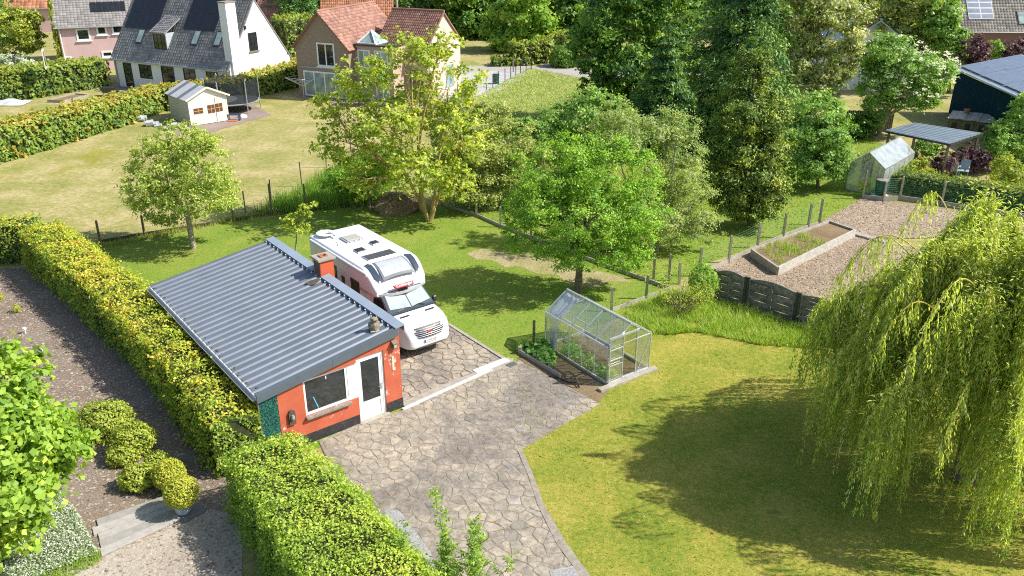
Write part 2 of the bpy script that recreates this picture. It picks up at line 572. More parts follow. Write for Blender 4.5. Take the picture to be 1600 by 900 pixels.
M['petrol'] = plain('dark petrol cladding', (0.008, 0.034, 0.055), 0.95, var=0.12, scale=1, spec=.05)
M['hutch'] = plain('hutch timber', (0.20, 0.19, 0.12), 0.85, var=0.3, scale=4)
M['oldsheet'] = plain('weathered cement sheet', (0.42, 0.38, 0.33), 0.9, var=0.25, scale=3, tintvar=0.25)
M['net_dark'] = netmat('trampoline net', (0.03, 0.035, 0.04), alpha=0.75)
M['net_green'] = netmat('green wire net', (0.05, 0.22, 0.13), alpha=0.12)
M['glass'] = glassmat('greenhouse glass', (.95, .97, .95), refl=0.05, haze=0.05)
M['glass_old'] = glassmat('pale hazed greenhouse glass', (0.80, 0.86, 0.80), refl=0.20, haze=0.26)  # diffuse haze stands for the white reflection on the roof glass
M['whitecloth'] = plain('white fleece', (0.85, 0.85, 0.86), 0.9, var=.05)
M['straw'] = plain('compost and twigs', (0.24, 0.17, 0.10), 0.95, var=0.5, scale=10)
M['twig'] = plain('dry twig', (0.28, 0.22, 0.15), 0.9, var=0.3)
M['hose'] = plain('black hose', (0.03, 0.028, 0.026), 0.5)
M['owl'] = plain('weathered owl', (0.27, 0.22, 0.16), 0.85, var=0.5, scale=16, bump=0.6, col2=(0.50, 0.46, 0.38), world=True)
M['brickred'] = plain('brown brick', (0.20, 0.10, 0.075), 0.9, var=0.25, scale=3)
M['greenfar'] = plain('green bin', (0.02, 0.10, 0.06), 0.5)
M['chip'] = plain('wood chip', (0.32, 0.27, 0.22), 0.95, var=0.3, tintvar=0.6)
M['clod'] = plain('dry clod', (0.36, 0.285, 0.21), 0.95, var=0.2, tintvar=0.3)


def brickmat(name, c1, c2, mortar, scale=1.0, bw=0.22, rh=0.075, peel=None):
    m, nt, out = new_mat(name)
    tc = coords(nt, False)
    sep = nt.nodes.new("ShaderNodeSeparateXYZ")
    nt.links.new(tc, sep.inputs[0])
    cmb = nt.nodes.new("ShaderNodeCombineXYZ")
    nt.links.new(mathn(nt, 'ADD', sep.outputs[0], sep.outputs[1]), cmb.inputs[0])
    nt.links.new(sep.outputs[2], cmb.inputs[1])
    b = nd(nt, "ShaderNodeTexBrick", i_Scale=scale)
    b.inputs["Color1"].default_value = (*c1, 1)
    b.inputs["Color2"].default_value = (*c2, 1)
    b.inputs["Mortar"].default_value = (*mortar, 1)
    b.inputs["Mortar Size"].default_value = 0.008
    b.inputs["Brick Width"].default_value = bw
    b.inputs["Row Height"].default_value = rh
    nt.links.new(cmb.outputs[0], b.inputs["Vector"])
    c = mixc(nt, noise(nt, tc, 0.9, 4), b.outputs[0], tuple(x * 0.8 for x in c1))
    p = nd(nt, "ShaderNodeBsdfPrincipled", i_Roughness=0.88)
    nt.links.new(c, p.inputs["Base Color"])
    bp = nd(nt, "ShaderNodeBump", i_Strength=0.5, i_Distance=0.01)
    nt.links.new(mathn(nt, 'SUBTRACT', 1.0, b.outputs["Fac"]), bp.inputs["Height"])
    nt.links.new(bp.outputs[0], p.inputs["Normal"])
    nt.links.new(p.outputs[0], out.inputs[0])
    return m


M['tanbrick'] = brickmat('tan brick', (0.36, 0.27, 0.20), (0.28, 0.20, 0.15), (0.40, 0.34, 0.28))
M['brownbrick'] = brickmat('brown brick wall', (0.24, 0.12, 0.095), (0.18, 0.10, 0.08), (0.25, 0.2, 0.17))


def peelmat():
    """orange wall paint with scuffed, flaked patches showing pale render"""
    m, nt, out = new_mat('peeling orange wall paint')
    vec = coords(nt)
    base = ramp(nt, noise(nt, vec, 1.6, 5, 0.6), [(0.3, (0.46, 0.095, 0.045)), (0.7, (0.56, 0.135, 0.068))])
    n1 = noise(nt, vec, 6.0, 8, 0.75)
    n2 = noise(nt, vec, 1.1, 3, 0.5)
    f = mathn(nt, 'MULTIPLY', n1, n2)
    fl = ramp(nt, f, [(0.335, (0, 0, 0)), (0.385, (1, 1, 1))])
    c = mixc(nt, fl, base, (0.66, 0.56, 0.48))
    p = nd(nt, "ShaderNodeBsdfPrincipled", i_Roughness=0.72)
    nt.links.new(c, p.inputs["Base Color"])
    b = nd(nt, "ShaderNodeBump", i_Strength=0.35, i_Distance=0.01)
    nt.links.new(noise(nt, vec, 30, 4), b.inputs["Height"])
    nt.links.new(b.outputs[0], p.inputs["Normal"])
    nt.links.new(p.outputs[0], out.inputs[0])
    return m


M['peel'] = peelmat()


def groundmat(name, stops, big=0.25, fine=9.0, mixf=0.5, bump=0.6, bscale=30.0, spots=None, rough=0.95, bdist=0.03):
    """ground cover: large soft patches over fine grain, optional spots = (colour, scale, threshold)"""
    m, nt, out = new_mat(name)
    vec = coords(nt)
    a = noise(nt, vec, big, 5, 0.62, 0.4)
    b = noise(nt, vec, fine, 6, 0.75)
    f = mathn(nt, 'ADD', mathn(nt, 'MULTIPLY', a, 1 - mixf), mathn(nt, 'MULTIPLY', b, mixf))
    c = ramp(nt, f, stops)
    for s in (spots or []):
        sc = noise(nt, vec, s[1], 4, 0.7)
        ff = ramp(nt, sc, [(s[2], (0, 0, 0)), (s[2] + 0.06, (1, 1, 1))])
        c = mixc(nt, mathn(nt, 'MULTIPLY', ff, s[3] if len(s) > 3 else 1.0), c, s[0])
    p = nd(nt, "ShaderNodeBsdfPrincipled", i_Roughness=rough)
    p.inputs["Specular IOR Level"].default_value = 0.15
    gr = ramp(nt, noise(nt, vec, 21, 5, 0.8), [(0.34, (.62, .64, .66)), (0.66, (1.12, 1.08, 1.0))])
    c = mixc(nt, 1.0, c, gr, 'MULTIPLY')
    nt.links.new(c, p.inputs["Base Color"])
    if bump:
        bb = nd(nt, "ShaderNodeBump", i_Strength=bump, i_Distance=bdist)
        nt.links.new(noise(nt, vec, bscale, 5, 0.8), bb.inputs["Height"])
        nt.links.new(bb.outputs[0], p.inputs["Normal"])
    nt.links.new(p.outputs[0], out.inputs[0])
    return m


M['g_field'] = groundmat('dry neighbour lawn', [(0.32, (0.16, 0.21, 0.04)), (0.42, (0.27, 0.285, 0.08)), (0.50, (0.37, 0.345, 0.13)), (0.60, (0.54, 0.45, 0.25)), (0.72, (0.33, 0.315, 0.11))], 0.35, 3.5, 0.55, spots=[((0.30, 0.28, 0.03), 0.16, 0.60, 0.6)])
M['g_lawn'] = groundmat('garden lawn', [(0.30, (0.13, 0.23, 0.03)), (0.45, (0.20, 0.31, 0.04)), (0.55, (0.27, 0.34, 0.06)), (0.68, (0.42, 0.38, 0.12))], 0.4, 6, 0.55, spots=[((0.46, 0.40, 0.20), 0.5, 0.64, 0.6), ((0.12, 0.26, 0.02), 1.0, 0.62, 0.5)])
M['g_frontlawn'] = groundmat('yellowing front lawn', [(0.32, (0.12, 0.19, 0.025)), (0.43, (0.215, 0.275, 0.035)), (0.53, (0.35, 0.34, 0.06)), (0.66, (0.53, 0.42, 0.13))], 0.45, 6, 0.55, spots=[((0.12, 0.25, 0.02), 0.8, 0.62, 0.7), ((0.44, 0.33, 0.06), 1.1, 0.61, 0.5), ((0.50, 0.42, 0.20), 3.0, 0.64, 0.5)])
M['g_meadow'] = groundmat('rough meadow', [(0.3, (0.17, 0.25, 0.05)), (0.5, (0.29, 0.35, 0.10)), (0.7, (0.42, 0.40, 0.18))], 0.3, 4, 0.4)
M['g_mulch'] = groundmat('bark mulch', [(0.3, (0.14, 0.10, 0.08)), (0.5, (0.29, 0.225, 0.175)), (0.7, (0.48, 0.405, 0.335))], 0.5, 14, 0.72, 0.9, 26, bdist=0.04, spots=[((0.33, 0.29, 0.24), 0.35, 0.56, 0.5)])
M['g_soil'] = groundmat('dug soil', [(0.3, (0.22, 0.165, 0.12)), (0.5, (0.36, 0.28, 0.205)), (0.7, (0.47, 0.38, 0.29))], 0.8, 9, 0.6, 0.9, 22, bdist=0.05)
M['g_mortar'] = groundmat('paving mortar', [(0.3, (0.15, 0.105, 0.065)), (0.5, (0.25, 0.20, 0.15)), (0.68, (0.35, 0.31, 0.26))], 0.7, 10, 0.5, 0.6, 30, spots=[((0.17, 0.20, 0.05), 1.3, 0.66, 0.6)])
M['g_mortar2'] = groundmat('worn paving mortar', [(0.3, (0.22, 0.18, 0.13)), (0.5, (0.31, 0.265, 0.21)), (0.68, (0.38, 0.335, 0.28))], 0.7, 10, 0.5, 0.6, 30, spots=[((0.17, 0.20, 0.05), 1.3, 0.68, 0.6), ((0.20, 0.12, 0.06), 0.9, 0.60, 0.8)])
M['g_gravel'] = groundmat('grey gravel', [(0.3, (0.20, 0.21, 0.23)), (0.5, (0.42, 0.42, 0.43)), (0.7, (0.62, 0.62, 0.62))], 2, 22, 0.8, 0.8, 40)
M['g_asphalt'] = groundmat('pale road', [(0.3, (0.36, 0.34, 0.33)), (0.7, (0.50, 0.46, 0.44))], 0.3, 6, 0.4, 0.2)
M['g_patio'] = groundmat('brown paving', [(0.3, (0.26, 0.20, 0.18)), (0.7, (0.38, 0.31, 0.28))], 0.5, 6, 0.4, 0.3)
M['g_parking'] = groundmat('light grey gravel yard', [(0.3, (0.40, 0.40, 0.43)), (0.7, (0.56, 0.56, 0.58))], 0.4, 6, 0.4, 0.3)
M['g_sand'] = groundmat('sandy gravel', [(0.3, (0.28, 0.22, 0.17)), (0.5, (0.50, 0.44, 0.37)), (0.7, (0.66, 0.60, 0.53))], 0.6, 12, 0.6, 0.8, 30, spots=[((0.20, 0.13, 0.09), 0.9, 0.62, 0.7)])
M['g_dirt'] = groundmat('bare earth', [(0.3, (0.17, 0.12, 0.07)), (0.5, (0.27, 0.20, 0.12)), (0.7, (0.36, 0.28, 0.18))], 0.8, 9, 0.5, 0.9, 22)


def stonemat():
    m, nt, out = new_mat('flagstone')
    vec = coords(nt)
    at_ = nd(nt, "ShaderNodeAttribute", attribute_name="tint")
    # per stone tone, broad grey worn area in front of the building, fine veining
    f = mathn(nt, 'ADD', at_.outputs["Fac"], mathn(nt, 'MULTIPLY_ADD', noise(nt, vec, 1.8, 5, 0.7), 0.9, -0.45))
    c = ramp(nt, f, [(0.0, (0.27, 0.245, 0.215)), (0.3, (0.335, 0.30, 0.25)), (0.6, (0.385, 0.34, 0.275)), (0.85, (0.44, 0.38, 0.30)), (1.0, (0.29, 0.285, 0.285))])
    g = noise(nt, vec, 0.33, 4, 0.7, 0.6)
    gf = ramp(nt, g, [(0.46, (0, 0, 0)), (0.60, (1, 1, 1))])
    c = mixc(nt, mathn(nt, 'MULTIPLY', gf, 0.7), c, (0.165, 0.15, 0.145))
    mm = ramp(nt, noise(nt, vec, 4.5, 7, 0.8), [(0.38, (0.62, 0.60, 0.58)), (0.62, (1.2, 1.18, 1.15))])
    c = mixc(nt, 1.0, c, mm, 'MULTIPLY')
    li = noise(nt, vec, 7, 8, 0.8)
    c = mixc(nt, mathn(nt, 'MULTIPLY', ramp(nt, li, [(0.56, (0, 0, 0)), (0.66, (1, 1, 1))]), 0.35), c, (0.52, 0.48, 0.42))
    dk = noise(nt, vec, 16, 5, 0.8)
    c = mixc(nt, mathn(nt, 'MULTIPLY', ramp(nt, dk, [(0.58, (0, 0, 0)), (0.68, (1, 1, 1))]), 0.5), c, (0.10, 0.085, 0.07))
    p = nd(nt, "ShaderNodeBsdfPrincipled", i_Roughness=0.85)
    nt.links.new(c, p.inputs["Base Color"])
    bb = nd(nt, "ShaderNodeBump", i_Strength=0.5, i_Distance=0.015)
    nt.links.new(noise(nt, vec, 14, 6, 0.75), bb.inputs["Height"])
    nt.links.new(bb.outputs[0], p.inputs["Normal"])
    nt.links.new(p.outputs[0], out.inputs[0])
    return m


M['flag'] = stonemat()

# ------------------------------------------------------------------ foliage
RG = np.random.default_rng(7)


def unit(a):
    return a / np.maximum(np.linalg.norm(a, axis=1, keepdims=True), 1e-9)


def leaves(pos, nrm, size, tint, aspect=0.5, tdir=None, fold=0.15, rg=RG, tri=False):
    """folded diamond leaves; returns verts, quads, tint"""
    N = len(pos)
    nrm = unit(nrm)
    if tdir is None:
        tdir = rg.normal(size=(N, 3))
    t = unit(tdir - nrm * np.sum(tdir * nrm, axis=1, keepdims=True))
    s = np.cross(nrm, t)
    L = np.asarray(size).reshape(-1, 1) * np.ones((N, 1))
    Wd = L * aspect
    if tri:            # far foliage: one pointed face per leaf
        v = np.empty((N, 3, 3))
        v[:, 0] = pos - t * L * 0.5 + s * Wd * 0.62
        v[:, 1] = pos + t * L * 0.6
        v[:, 2] = pos - t * L * 0.5 - s * Wd * 0.62
        return v.reshape(-1, 3), np.arange(N * 3).reshape(N, 3), np.asarray(tint) * np.ones(N)
    v = np.empty((N, 4, 3))
    v[:, 0] = pos - t * L * 0.5
    v[:, 1] = pos + s * Wd * 0.5 + nrm * L * fold
    v[:, 2] = pos + t * L * 0.5 - nrm * L * fold * 0.6
    v[:, 3] = pos - s * Wd * 0.5 + nrm * L * fold
    q = np.arange(N * 4).reshape(N, 4)
    return v.reshape(-1, 3), q, np.asarray(tint) * np.ones(N)


def leaf_obj(name, mat, pos, nrm, size, tint, parent=None, aspect=0.5, tdir=None, fold=0.15, rg=RG, kind=None):
    pos = np.asarray(pos, dtype=float)
    off = np.zeros(3)
    if parent is not None:
        off = np.array(parent.location)
    v, q, t = leaves(pos - off, nrm, size, tint, aspect, tdir, fold, rg, tri=bool(pos[:, 1].mean() > 44))
    o = link(name, np_mesh(name, v, q, t, mat), None, parent)
    if kind: o["kind"] = kind
    return o


def crown_points(lobes, n, rg, clump=0.24, tight=0.55, shell=0.35, lo=0.7, hi=1.12):
    """lobes: (centre, (rx, ry, rz)); leaves gather in clumps spread through the lobes"""
    area = np.array([(l[1][0] * l[1][2]) for l in lobes])
    area = area / area.sum()
    P_, N_, T_, C_ = [], [], [], []
    for (c, r), a in zip(lobes, area):
        c = np.array(c, dtype=float)
        r = np.array(r, dtype=float)
        m = max(30, int(n * a))
        rm = float(r.mean())
        clump_ = clump * 0.62
        nc = max(14, int(5.5 / clump_ ** 2 * 0.30))
        d = unit(rg.normal(size=(nc, 3)))
        rad = rg.uniform(shell, 1.0, nc) ** 0.5
        rad *= rg.uniform(lo, hi, nc)
        cc = c + d * r * rad[:, None]
        cr = rm * clump_ * rg.uniform(0.6, 1.4, nc)
        w = cr ** 2
        idx = rg.choice(nc, size=m, p=w / w.sum())
        dd = unit(rg.normal(size=(m, 3)) + d[idx] * 0.5 + np.array([0, 0, 0.35]))
        rr = np.abs(rg.normal(0.0, 0.75, m)) + 0.15
        pos = cc[idx] + dd * (cr[idx] * rr)[:, None] * np.array([1.25, 1.25, 0.75])
        nrm = unit(dd * 0.45 + d[idx] * 0.4 + np.array([0, 0, 0.5]) + rg.normal(size=(m, 3)) * 0.6)
        ct = rg.normal(0.0, 0.13, nc)
        P_.append(pos)
        N_.append(nrm)
        T_.append(np.clip(0.48 + ct[idx] + rg.normal(0, 0.16, m), 0, 1))
        C_.append(cc)
    return np.concatenate(P_), np.concatenate(N_), np.concatenate(T_), C_


def px_lobes(specs, Y, dfac=0.85, base=None):
    """ellipses surveyed in the photograph, at depth Y, turned into real ellipsoids"""
    out = []
    for s in specs:
        dy = s[4] if len(s) > 4 else 0.0
        k = mpp(s[0], s[1], Y + dy)
        c = at(s[0], s[1], Y + dy)
        rx, rz = s[2] * k, s[3] * k * 1.04
        out.append((tuple(c), (rx, max(rx, rz) * dfac if dfac else rx, rz)))
    return out


def limb(mb, a, b, r0, r1, rg, bend=0.12, n=6, seg=6, sag=0.0):
    a, b = np.array(a, float), np.array(b, float)
    L = np.linalg.norm(b - a)
    off = rg.normal(size=3) * L * bend
    pts, rad = [], []
    for i in range(seg + 1):
        t = i / seg
        p = a + (b - a) * t + off * math.sin(math.pi * t) + np.array([0, 0, -sag * L * math.sin(math.pi * t)])
        p += rg.normal(size=3) * L * 0.012 * (0 < i < seg)
        pts.append(p)
        rad.append(r0 + (r1 - r0) * t)
    mb.tube(pts, rad, n, cap=False)
    return pts


def tree(name, label, cat, base, lobes, leafm, n, leaf, barkm='bark', trunk_r=0.16, fork=0.35, seed=1, clump=0.24,
         aspect=0.6, twigs=5, group=None, stems=None, shell=0.35, lean=(0, 0), fold=0.15, hi=1.12):
    rg = np.random.default_rng(seed)
    base = Vector(base)
    t = thing(name, label, cat, base, 0, group)
    n = int(n * 1.35)
    pos, nrm, tint, clumps = crown_points(lobes, n, rg, clump, shell=shell, hi=hi)
    size = 1.15 * leaf * rg.uniform(0.65, 1.25, len(pos))
    leaf_obj('crown', M[leafm], pos, nrm, size, tint, t, aspect, None, fold, rg, kind='stuff')
    mb = MB()
    b = np.array([0, 0, 0.0])
    cs = [np.array(l[0]) - np.array(base) for l in lobes]
    zmin = min(c[2] - l[1][2] for c, l in zip(cs, lobes))
    zmax = max(c[2] for c in cs)
    fz = max(0.25, zmin + (zmax - zmin) * fork * 0.6)
    cen = np.mean(cs, axis=0)
    fk = np.array([cen[0] * 0.35 + lean[0], cen[1] * 0.35 + lean[1], fz])
    if stems is None:
        mb.tube([b + [0, 0, -0.1], b + [0, 0, 0.05], b * 0.5 + fk * 0.4, fk], [trunk_r * 1.5, trunk_r * 1.15, trunk_r, trunk_r * 0.85], 10, cap=False)
        starts = [fk]
    else:
        starts = []
        for (sx, sy, sz) in stems:
            e = np.array([sx, sy, sz])
            limb(mb, b + [0, 0, -0.05], e, trunk_r, trunk_r * 0.55, rg, 0.04, 8, 6)
            starts.append(e)
    for c, l, cl in zip(cs, lobes, clumps):
        s = min(starts, key=lambda q: np.linalg.norm(q - c))
        pts = limb(mb, s, c, trunk_r * 0.55, trunk_r * 0.2, rg, 0.08, 6, 6)
        k = min(len(cl), twigs)
        for q in rg.choice(len(cl), k, replace=False):
            st = pts[rg.integers(2, 7)]
            limb(mb, st, cl[q] - np.array(base), trunk_r * 0.16, trunk_r * 0.05, rg, 0.08, 4, 4)
    mb.build('trunk', M[barkm], t, smooth=True)
    return t


def poly_sample(poly, n, rg):
    poly = np.array([(p[0], p[1]) for p in poly])
    lo, hi_ = poly.min(0), poly.max(0)
    out = []
    tot = 0
    for _ in range(60):
        q = rg.uniform(lo, hi_, size=(max(n, 200), 2))
        q = q[in_poly(q, poly)]
        out.append(q)
        tot += len(q)
        if tot >= n: break
    return np.concatenate(out)[:n]


def in_poly(q, poly):
    ins = np.zeros(len(q), bool)
    j = len(poly) - 1
    for i in range(len(poly)):
        xi, yi = poly[i][0], poly[i][1]
        xj, yj = poly[j][0], poly[j][1]
        c = ((yi > q[:, 1]) != (yj > q[:, 1])) & (q[:, 0] < (xj - xi) * (q[:, 1] - yi) / (yj - yi + 1e-12) + xi)
        ins ^= c
        j = i
    return ins


def wob(x, y, z=0.0):
    return (np.sin(x * 2.1 + y * 1.3 + 1.7 * z) + np.sin(-x * 1.1 + y * 2.7 + 0.6) + np.sin(x * 4.3 - y * 3.1 + z * 3.7) * 0.6 + np.sin(z * 5.1 + x * 3.3 + y * 5.7) * 0.5) / 3.1


def grass(name, label, poly, n, h, w, matk, seed, z=0.01, lean=0.5, excl=(), base_t=0.5, kind='stuff', cat='grass', clumpy=0.0):
    rg = np.random.default_rng(seed)
    q = poly_sample(poly, n, rg)
    for e in excl:
        q = q[~in_poly(q, np.array([(p[0], p[1]) for p in e]))]
    if clumpy:
        keep = rg.uniform(size=len(q)) < np.clip(0.5 + clumpy * wob(q[:, 0] * 1.3, q[:, 1] * 1.3), 0.03, 1)
        q = q[keep]
    m = len(q)
    a = rg.uniform(0, 2 * math.pi, m)
    hh = h * rg.uniform(0.45, 1.25, m) * (1 + 0.35 * wob(q[:, 0] * 0.9, q[:, 1] * 0.9))
    dx, dy = np.cos(a) * w * 0.5, np.sin(a) * w * 0.5
    b = rg.uniform(0, 2 * math.pi, m)
    l = rg.uniform(0, lean, m) * hh
    v = np.empty((m, 3, 3))
    v[:, 0] = np.stack([q[:, 0] - dx, q[:, 1] - dy, np.full(m, z - 0.01)], 1)
    v[:, 1] = np.stack([q[:, 0] + dx, q[:, 1] + dy, np.full(m, z - 0.01)], 1)
    v[:, 2] = np.stack([q[:, 0] + np.cos(b) * l, q[:, 1] + np.sin(b) * l, z + hh], 1)
    t = np.clip(base_t + rg.normal(0, 0.22, m), 0, 1)
    o = link(name, np_mesh(name, v.reshape(-1, 3), np.arange(3 * m).reshape(m, 3), t, M[matk]))
    return tag(o, label, cat, kind=kind)


def blob(name, label, cat, c, r, leafm, n, leaf, seed, stem_r=0.04, aspect=0.6, group=None, clump=0.2, core=True, up=0.4, tintb=0.5, lump=0.1, kindname='crown'):
    """a dense clipped or rounded shrub: leaves on the surface of a lumpy ellipsoid over a solid dark core"""
    rg = np.random.default_rng(seed)
    c = np.array(c, float)
    r = np.array(r, float)
    t = thing(name, label, cat, (c[0], c[1], max(0, c[2] - r[2])), 0, group)
    d = unit(rg.normal(size=(n, 3)))
    k = 1 + lump * wob(d[:, 0] * 3 + seed, d[:, 1] * 3, d[:, 2] * 3)
    rad = k * rg.uniform(0.82, 1.04, n)
    pos = c + d * r * rad[:, None]
    keep = pos[:, 2] > 0.03
    pos, d = pos[keep], d[keep]
    nr = unit(d + rg.normal(size=d.shape) * 0.6 + [0, 0, up])
    leaf_obj('crown', M[leafm], pos, nr, leaf * rg.uniform(0.6, 1.3, len(pos)), np.clip(tintb + rg.normal(0, 0.2, len(pos)), 0, 1), t, aspect, rg=rg, kind='stuff')
    mb = MB()
    if core:
        bm = bmesh.new()
        bmesh.ops.create_icosphere(bm, subdivisions=2, radius=1)
        vs = [v.co.copy() for v in bm.verts]
        fs = [tuple(v.index for v in f.verts) for f in bm.faces]
        bm.free()
        o = np.array(t.location)
        pts = []
        for v in vs:
            p = c + np.array(v) * r * 0.78 - o
            p[2] = max(p[2], 0.01 - o[2])
            pts.append(tuple(p))
        mb.add(pts, fs)  # solid dark ball added inside the leaves
    mb.tube([(0, 0, 0.0), (0, 0, r[2])], [stem_r, stem_r * 0.7], 6)
    mb.build('stem', M['core'], t)
    return t


def hedge(name, label, path, width, height, leafm, dens, leaf, seed, group=None, top_tint=0.75, side_tint=0.35, lump=0.12, cat='hedge', shoots=7):
    """clipped hedge along a ground path; leaves over the faces, solid dark core inside to block light"""
    rg = np.random.default_rng(seed)
    path = [np.array((p[0], p[1]), float) for p in path]
    t = thing(name, label, cat, (path[0][0], path[0][1], 0), 0, group)
    o = np.array(t.location)
    PP, NN, TT = [], [], []
    core = MB()
    nrm_side = []
    for i in range(len(path)):
        d = path[min(i + 1, len(path) - 1)] - path[max(i - 1, 0)]
        d /= np.linalg.norm(d)
        nrm_side.append(np.array([-d[1], d[0]]))
    ws = width if isinstance(width, (list, tuple)) else [width] * len(path)
    hs = height if isinstance(height, (list, tuple)) else [height] * len(path)
    for i in range(len(path) - 1):
        a, b = path[i], path[i + 1]
        L = np.linalg.norm(b - a)
        per = 2 * hs[i] + ws[i]
        n = int(L * per * dens)
        u = rg.uniform(0, 1, n)
        s = rg.uniform(0, per, n)
        h = hs[i] + (hs[i + 1] - hs[i]) * u
        w = ws[i] + (ws[i + 1] - ws[i]) * u
        ctr = a[None] * (1 - u[:, None]) + b[None] * u[:, None]
        sn = nrm_side[i][None] * (1 - u[:, None]) + nrm_side[i + 1][None] * u[:, None]
        left = s < hs[i]
        right = s > hs[i] + ws[i]
        top = ~(left | right)
        x = np.where(left, -1.0, np.where(right, 1.0, (s - hs[i]) / ws[i] * 2 - 1))
        zf = np.where(left, s / hs[i], np.where(right, (per - s) / hs[i], 1.0))
        # rounded shoulders
        rnd = np.where(top, 1 - 0.10 * np.abs(x) ** 4, 1.0)
        inset = np.where(top, 1.0, 1 - 0.10 * zf ** 4)
        X = ctr + sn * (x * w / 2 * inset)[:, None]
        Z = h * zf * rnd
        nv = np.zeros((n, 3))
        nv[:, :2] = sn * np.where(top, 0.15 * x, x)[:, None]
        nv[:, 2] = np.where(top, 1.0, 0.15)
        l = lump * wob(X[:, 0] * 1.7, X[:, 1] * 1.7, Z * 1.7) + rg.normal(0, lump * 0.45, n)
        pos = np.column_stack([X, Z]) + unit(nv) * l[:, None]
        pos[:, 2] = np.maximum(pos[:, 2], 0.03)
        PP.append(pos)
        NN.append(unit(nv * 0.9 + rg.normal(size=(n, 3)) * 0.55 + [0, 0, 0.25]))
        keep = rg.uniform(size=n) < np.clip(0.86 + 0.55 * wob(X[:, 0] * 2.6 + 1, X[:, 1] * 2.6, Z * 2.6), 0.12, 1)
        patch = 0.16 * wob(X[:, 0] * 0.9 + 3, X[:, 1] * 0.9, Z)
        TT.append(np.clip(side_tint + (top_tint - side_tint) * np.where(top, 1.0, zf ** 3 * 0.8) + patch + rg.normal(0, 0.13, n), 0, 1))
        PP[-1], NN[-1], TT[-1] = PP[-1][keep], NN[-1][keep], TT[-1][keep]
        ks = int(L * shoots)                      # stray shoots sticking out of the clipped faces
        sel = rg.choice(n, min(n, ks), replace=False) if ks else []
        for e in sel:
            d = unit(nv[e:e + 1] * .8 + rg.normal(size=(1, 3)) * .35 + [0, 0, .5])[0]
            m = 11
            tt_ = np.linspace(0, 1, m)
            c = np.array([X[e, 0], X[e, 1], Z[e]]) + np.outer(tt_, d) * rg.uniform(.10, .38) + rg.normal(0, .02, (m, 3))
            PP.append(c); NN.append(unit(rg.normal(size=(m, 3)) + [0, 0, .7])); TT.append(np.clip(top_tint + .1 + rg.normal(0, .12, m), 0, 1))
        k0, k1 = 0.40, 0.84
        A0, A1 = a - nrm_side[i] * ws[i] * k0, a + nrm_side[i] * ws[i] * k0
        B0, B1 = b - nrm_side[i + 1] * ws[i + 1] * k0, b + nrm_side[i + 1] * ws[i + 1] * k0
        v = [(*(A0 - o[:2]), 0), (*(A1 - o[:2]), 0), (*(B1 - o[:2]), 0), (*(B0 - o[:2]), 0),
             (*(A0 - o[:2]), hs[i] * 0.9), (*(A1 - o[:2]), hs[i] * 0.9), (*(B1 - o[:2]), hs[i + 1] * 0.9), (*(B0 - o[:2]), hs[i + 1] * 0.9)]
        core.add(v, [(0, 3, 2, 1), (4, 5, 6, 7), (0, 1, 5, 4), (1, 2, 6, 5), (2, 3, 7, 6), (3, 0, 4, 7)])
    for i, sg in ((0, -1), (len(path) - 1, 1)):      # ends
        a = path[i]
        d = (path[1] - path[0]) if i == 0 else (path[-1] - path[-2])
        d = d / np.linalg.norm(d) * sg
        n = int(ws[i] * hs[i] * dens)
        x, z = rg.uniform(-1, 1, n), rg.uniform(0, 1, n)
        X = a[None] + nrm_side[i][None] * (x * ws[i] / 2)[:, None] + d[None] * 0.12
        pos = np.column_stack([X, z * hs[i]])
        pos[:, :2] += d * (lump * wob(X[:, 0] * 2, X[:, 1] * 2, z * 3))[:, None]
        PP.append(pos)
        NN.append(unit(np.column_stack([np.tile(d, (n, 1)), np.full(n, 0.3)]) + rg.normal(size=(n, 3)) * 0.55))
        TT.append(np.clip(side_tint + rg.normal(0, 0.14, n), 0, 1))
    pos = np.concatenate(PP)
    leaf_obj('foliage', M[leafm], pos, np.concatenate(NN), leaf * rg.uniform(0.6, 1.3, len(pos)), np.concatenate(TT), t, 0.62, rg=rg, kind='stuff')
    core.build('twigs', M['core'], t)  # solid dark block added inside the hedge to stop light passing
    return t


def sheet(name, poly, z, mat, sub=None):
    mb = MB()
    mb.add([(p[0], p[1], z) for p in poly], [tuple(range(len(poly)))])
    me = bpy.data.meshes.new(name)
    me.from_pydata(mb.v, [], mb.f)
    me.materials.append(mat)
    if me.polygons[0].normal.z < 0: me.flip_normals()
    o = link(name, me)
    o["kind"] = "structure"
    return o
# ------------------------------------------------------------------ ground sheets
def pxs(lst, z=0.0):
    return [P(*p, z) for p in lst]


g = sheet('ground', [(-320, -60), (320, -60), (320, 420), (-320, 420)], 0.0, M['g_field'])
LAWN = pxs([(90, 405), (365, 347), (520, 327), (690, 320), (1048, 452), (975, 492), (880, 545), (600, 700), (400, 700), (230, 560)])
sheet('back_lawn', LAWN, 0.004, M['g_lawn'])
FRONT = pxs([(880, 545), (975, 491), (1048, 452), (1110, 468), (1340, 530), (1900, 640), (2400, 1500), (620, 1500), (700, 700)])
sheet('front_lawn', FRONT, 0.008, M['g_frontlawn'])
ORCH = pxs([(690, 318), (1048, 450), (1094, 415), (1278, 352), (1440, 270), (1330, 190), (1000, 190), (760, 240)])
sheet('orchard_grass', ORCH, 0.006, M['g_lawn'])
MEAD = pxs([(640, 300), (700, 175), (828, 106), (905, 121), (960, 126), (1000, 200), (900, 290), (760, 330)])
sheet('meadow', MEAD, 0.010, M['g_meadow'])
sheet('road', pxs([(560, 103), (1900, 103), (1900, 124), (925, 124), (880, 121), (836, 109), (700, 113), (560, 113)]), 0.016, M['g_asphalt'])
sheet('gravel_yard', pxs([(690, 158), (775, 146), (836, 109), (700, 113)]), 0.020, M['g_parking'])
sheet('driveway', pxs([(845, 103), (897, 103), (882, 92), (850, 94)]), 0.022, M['g_parking'])
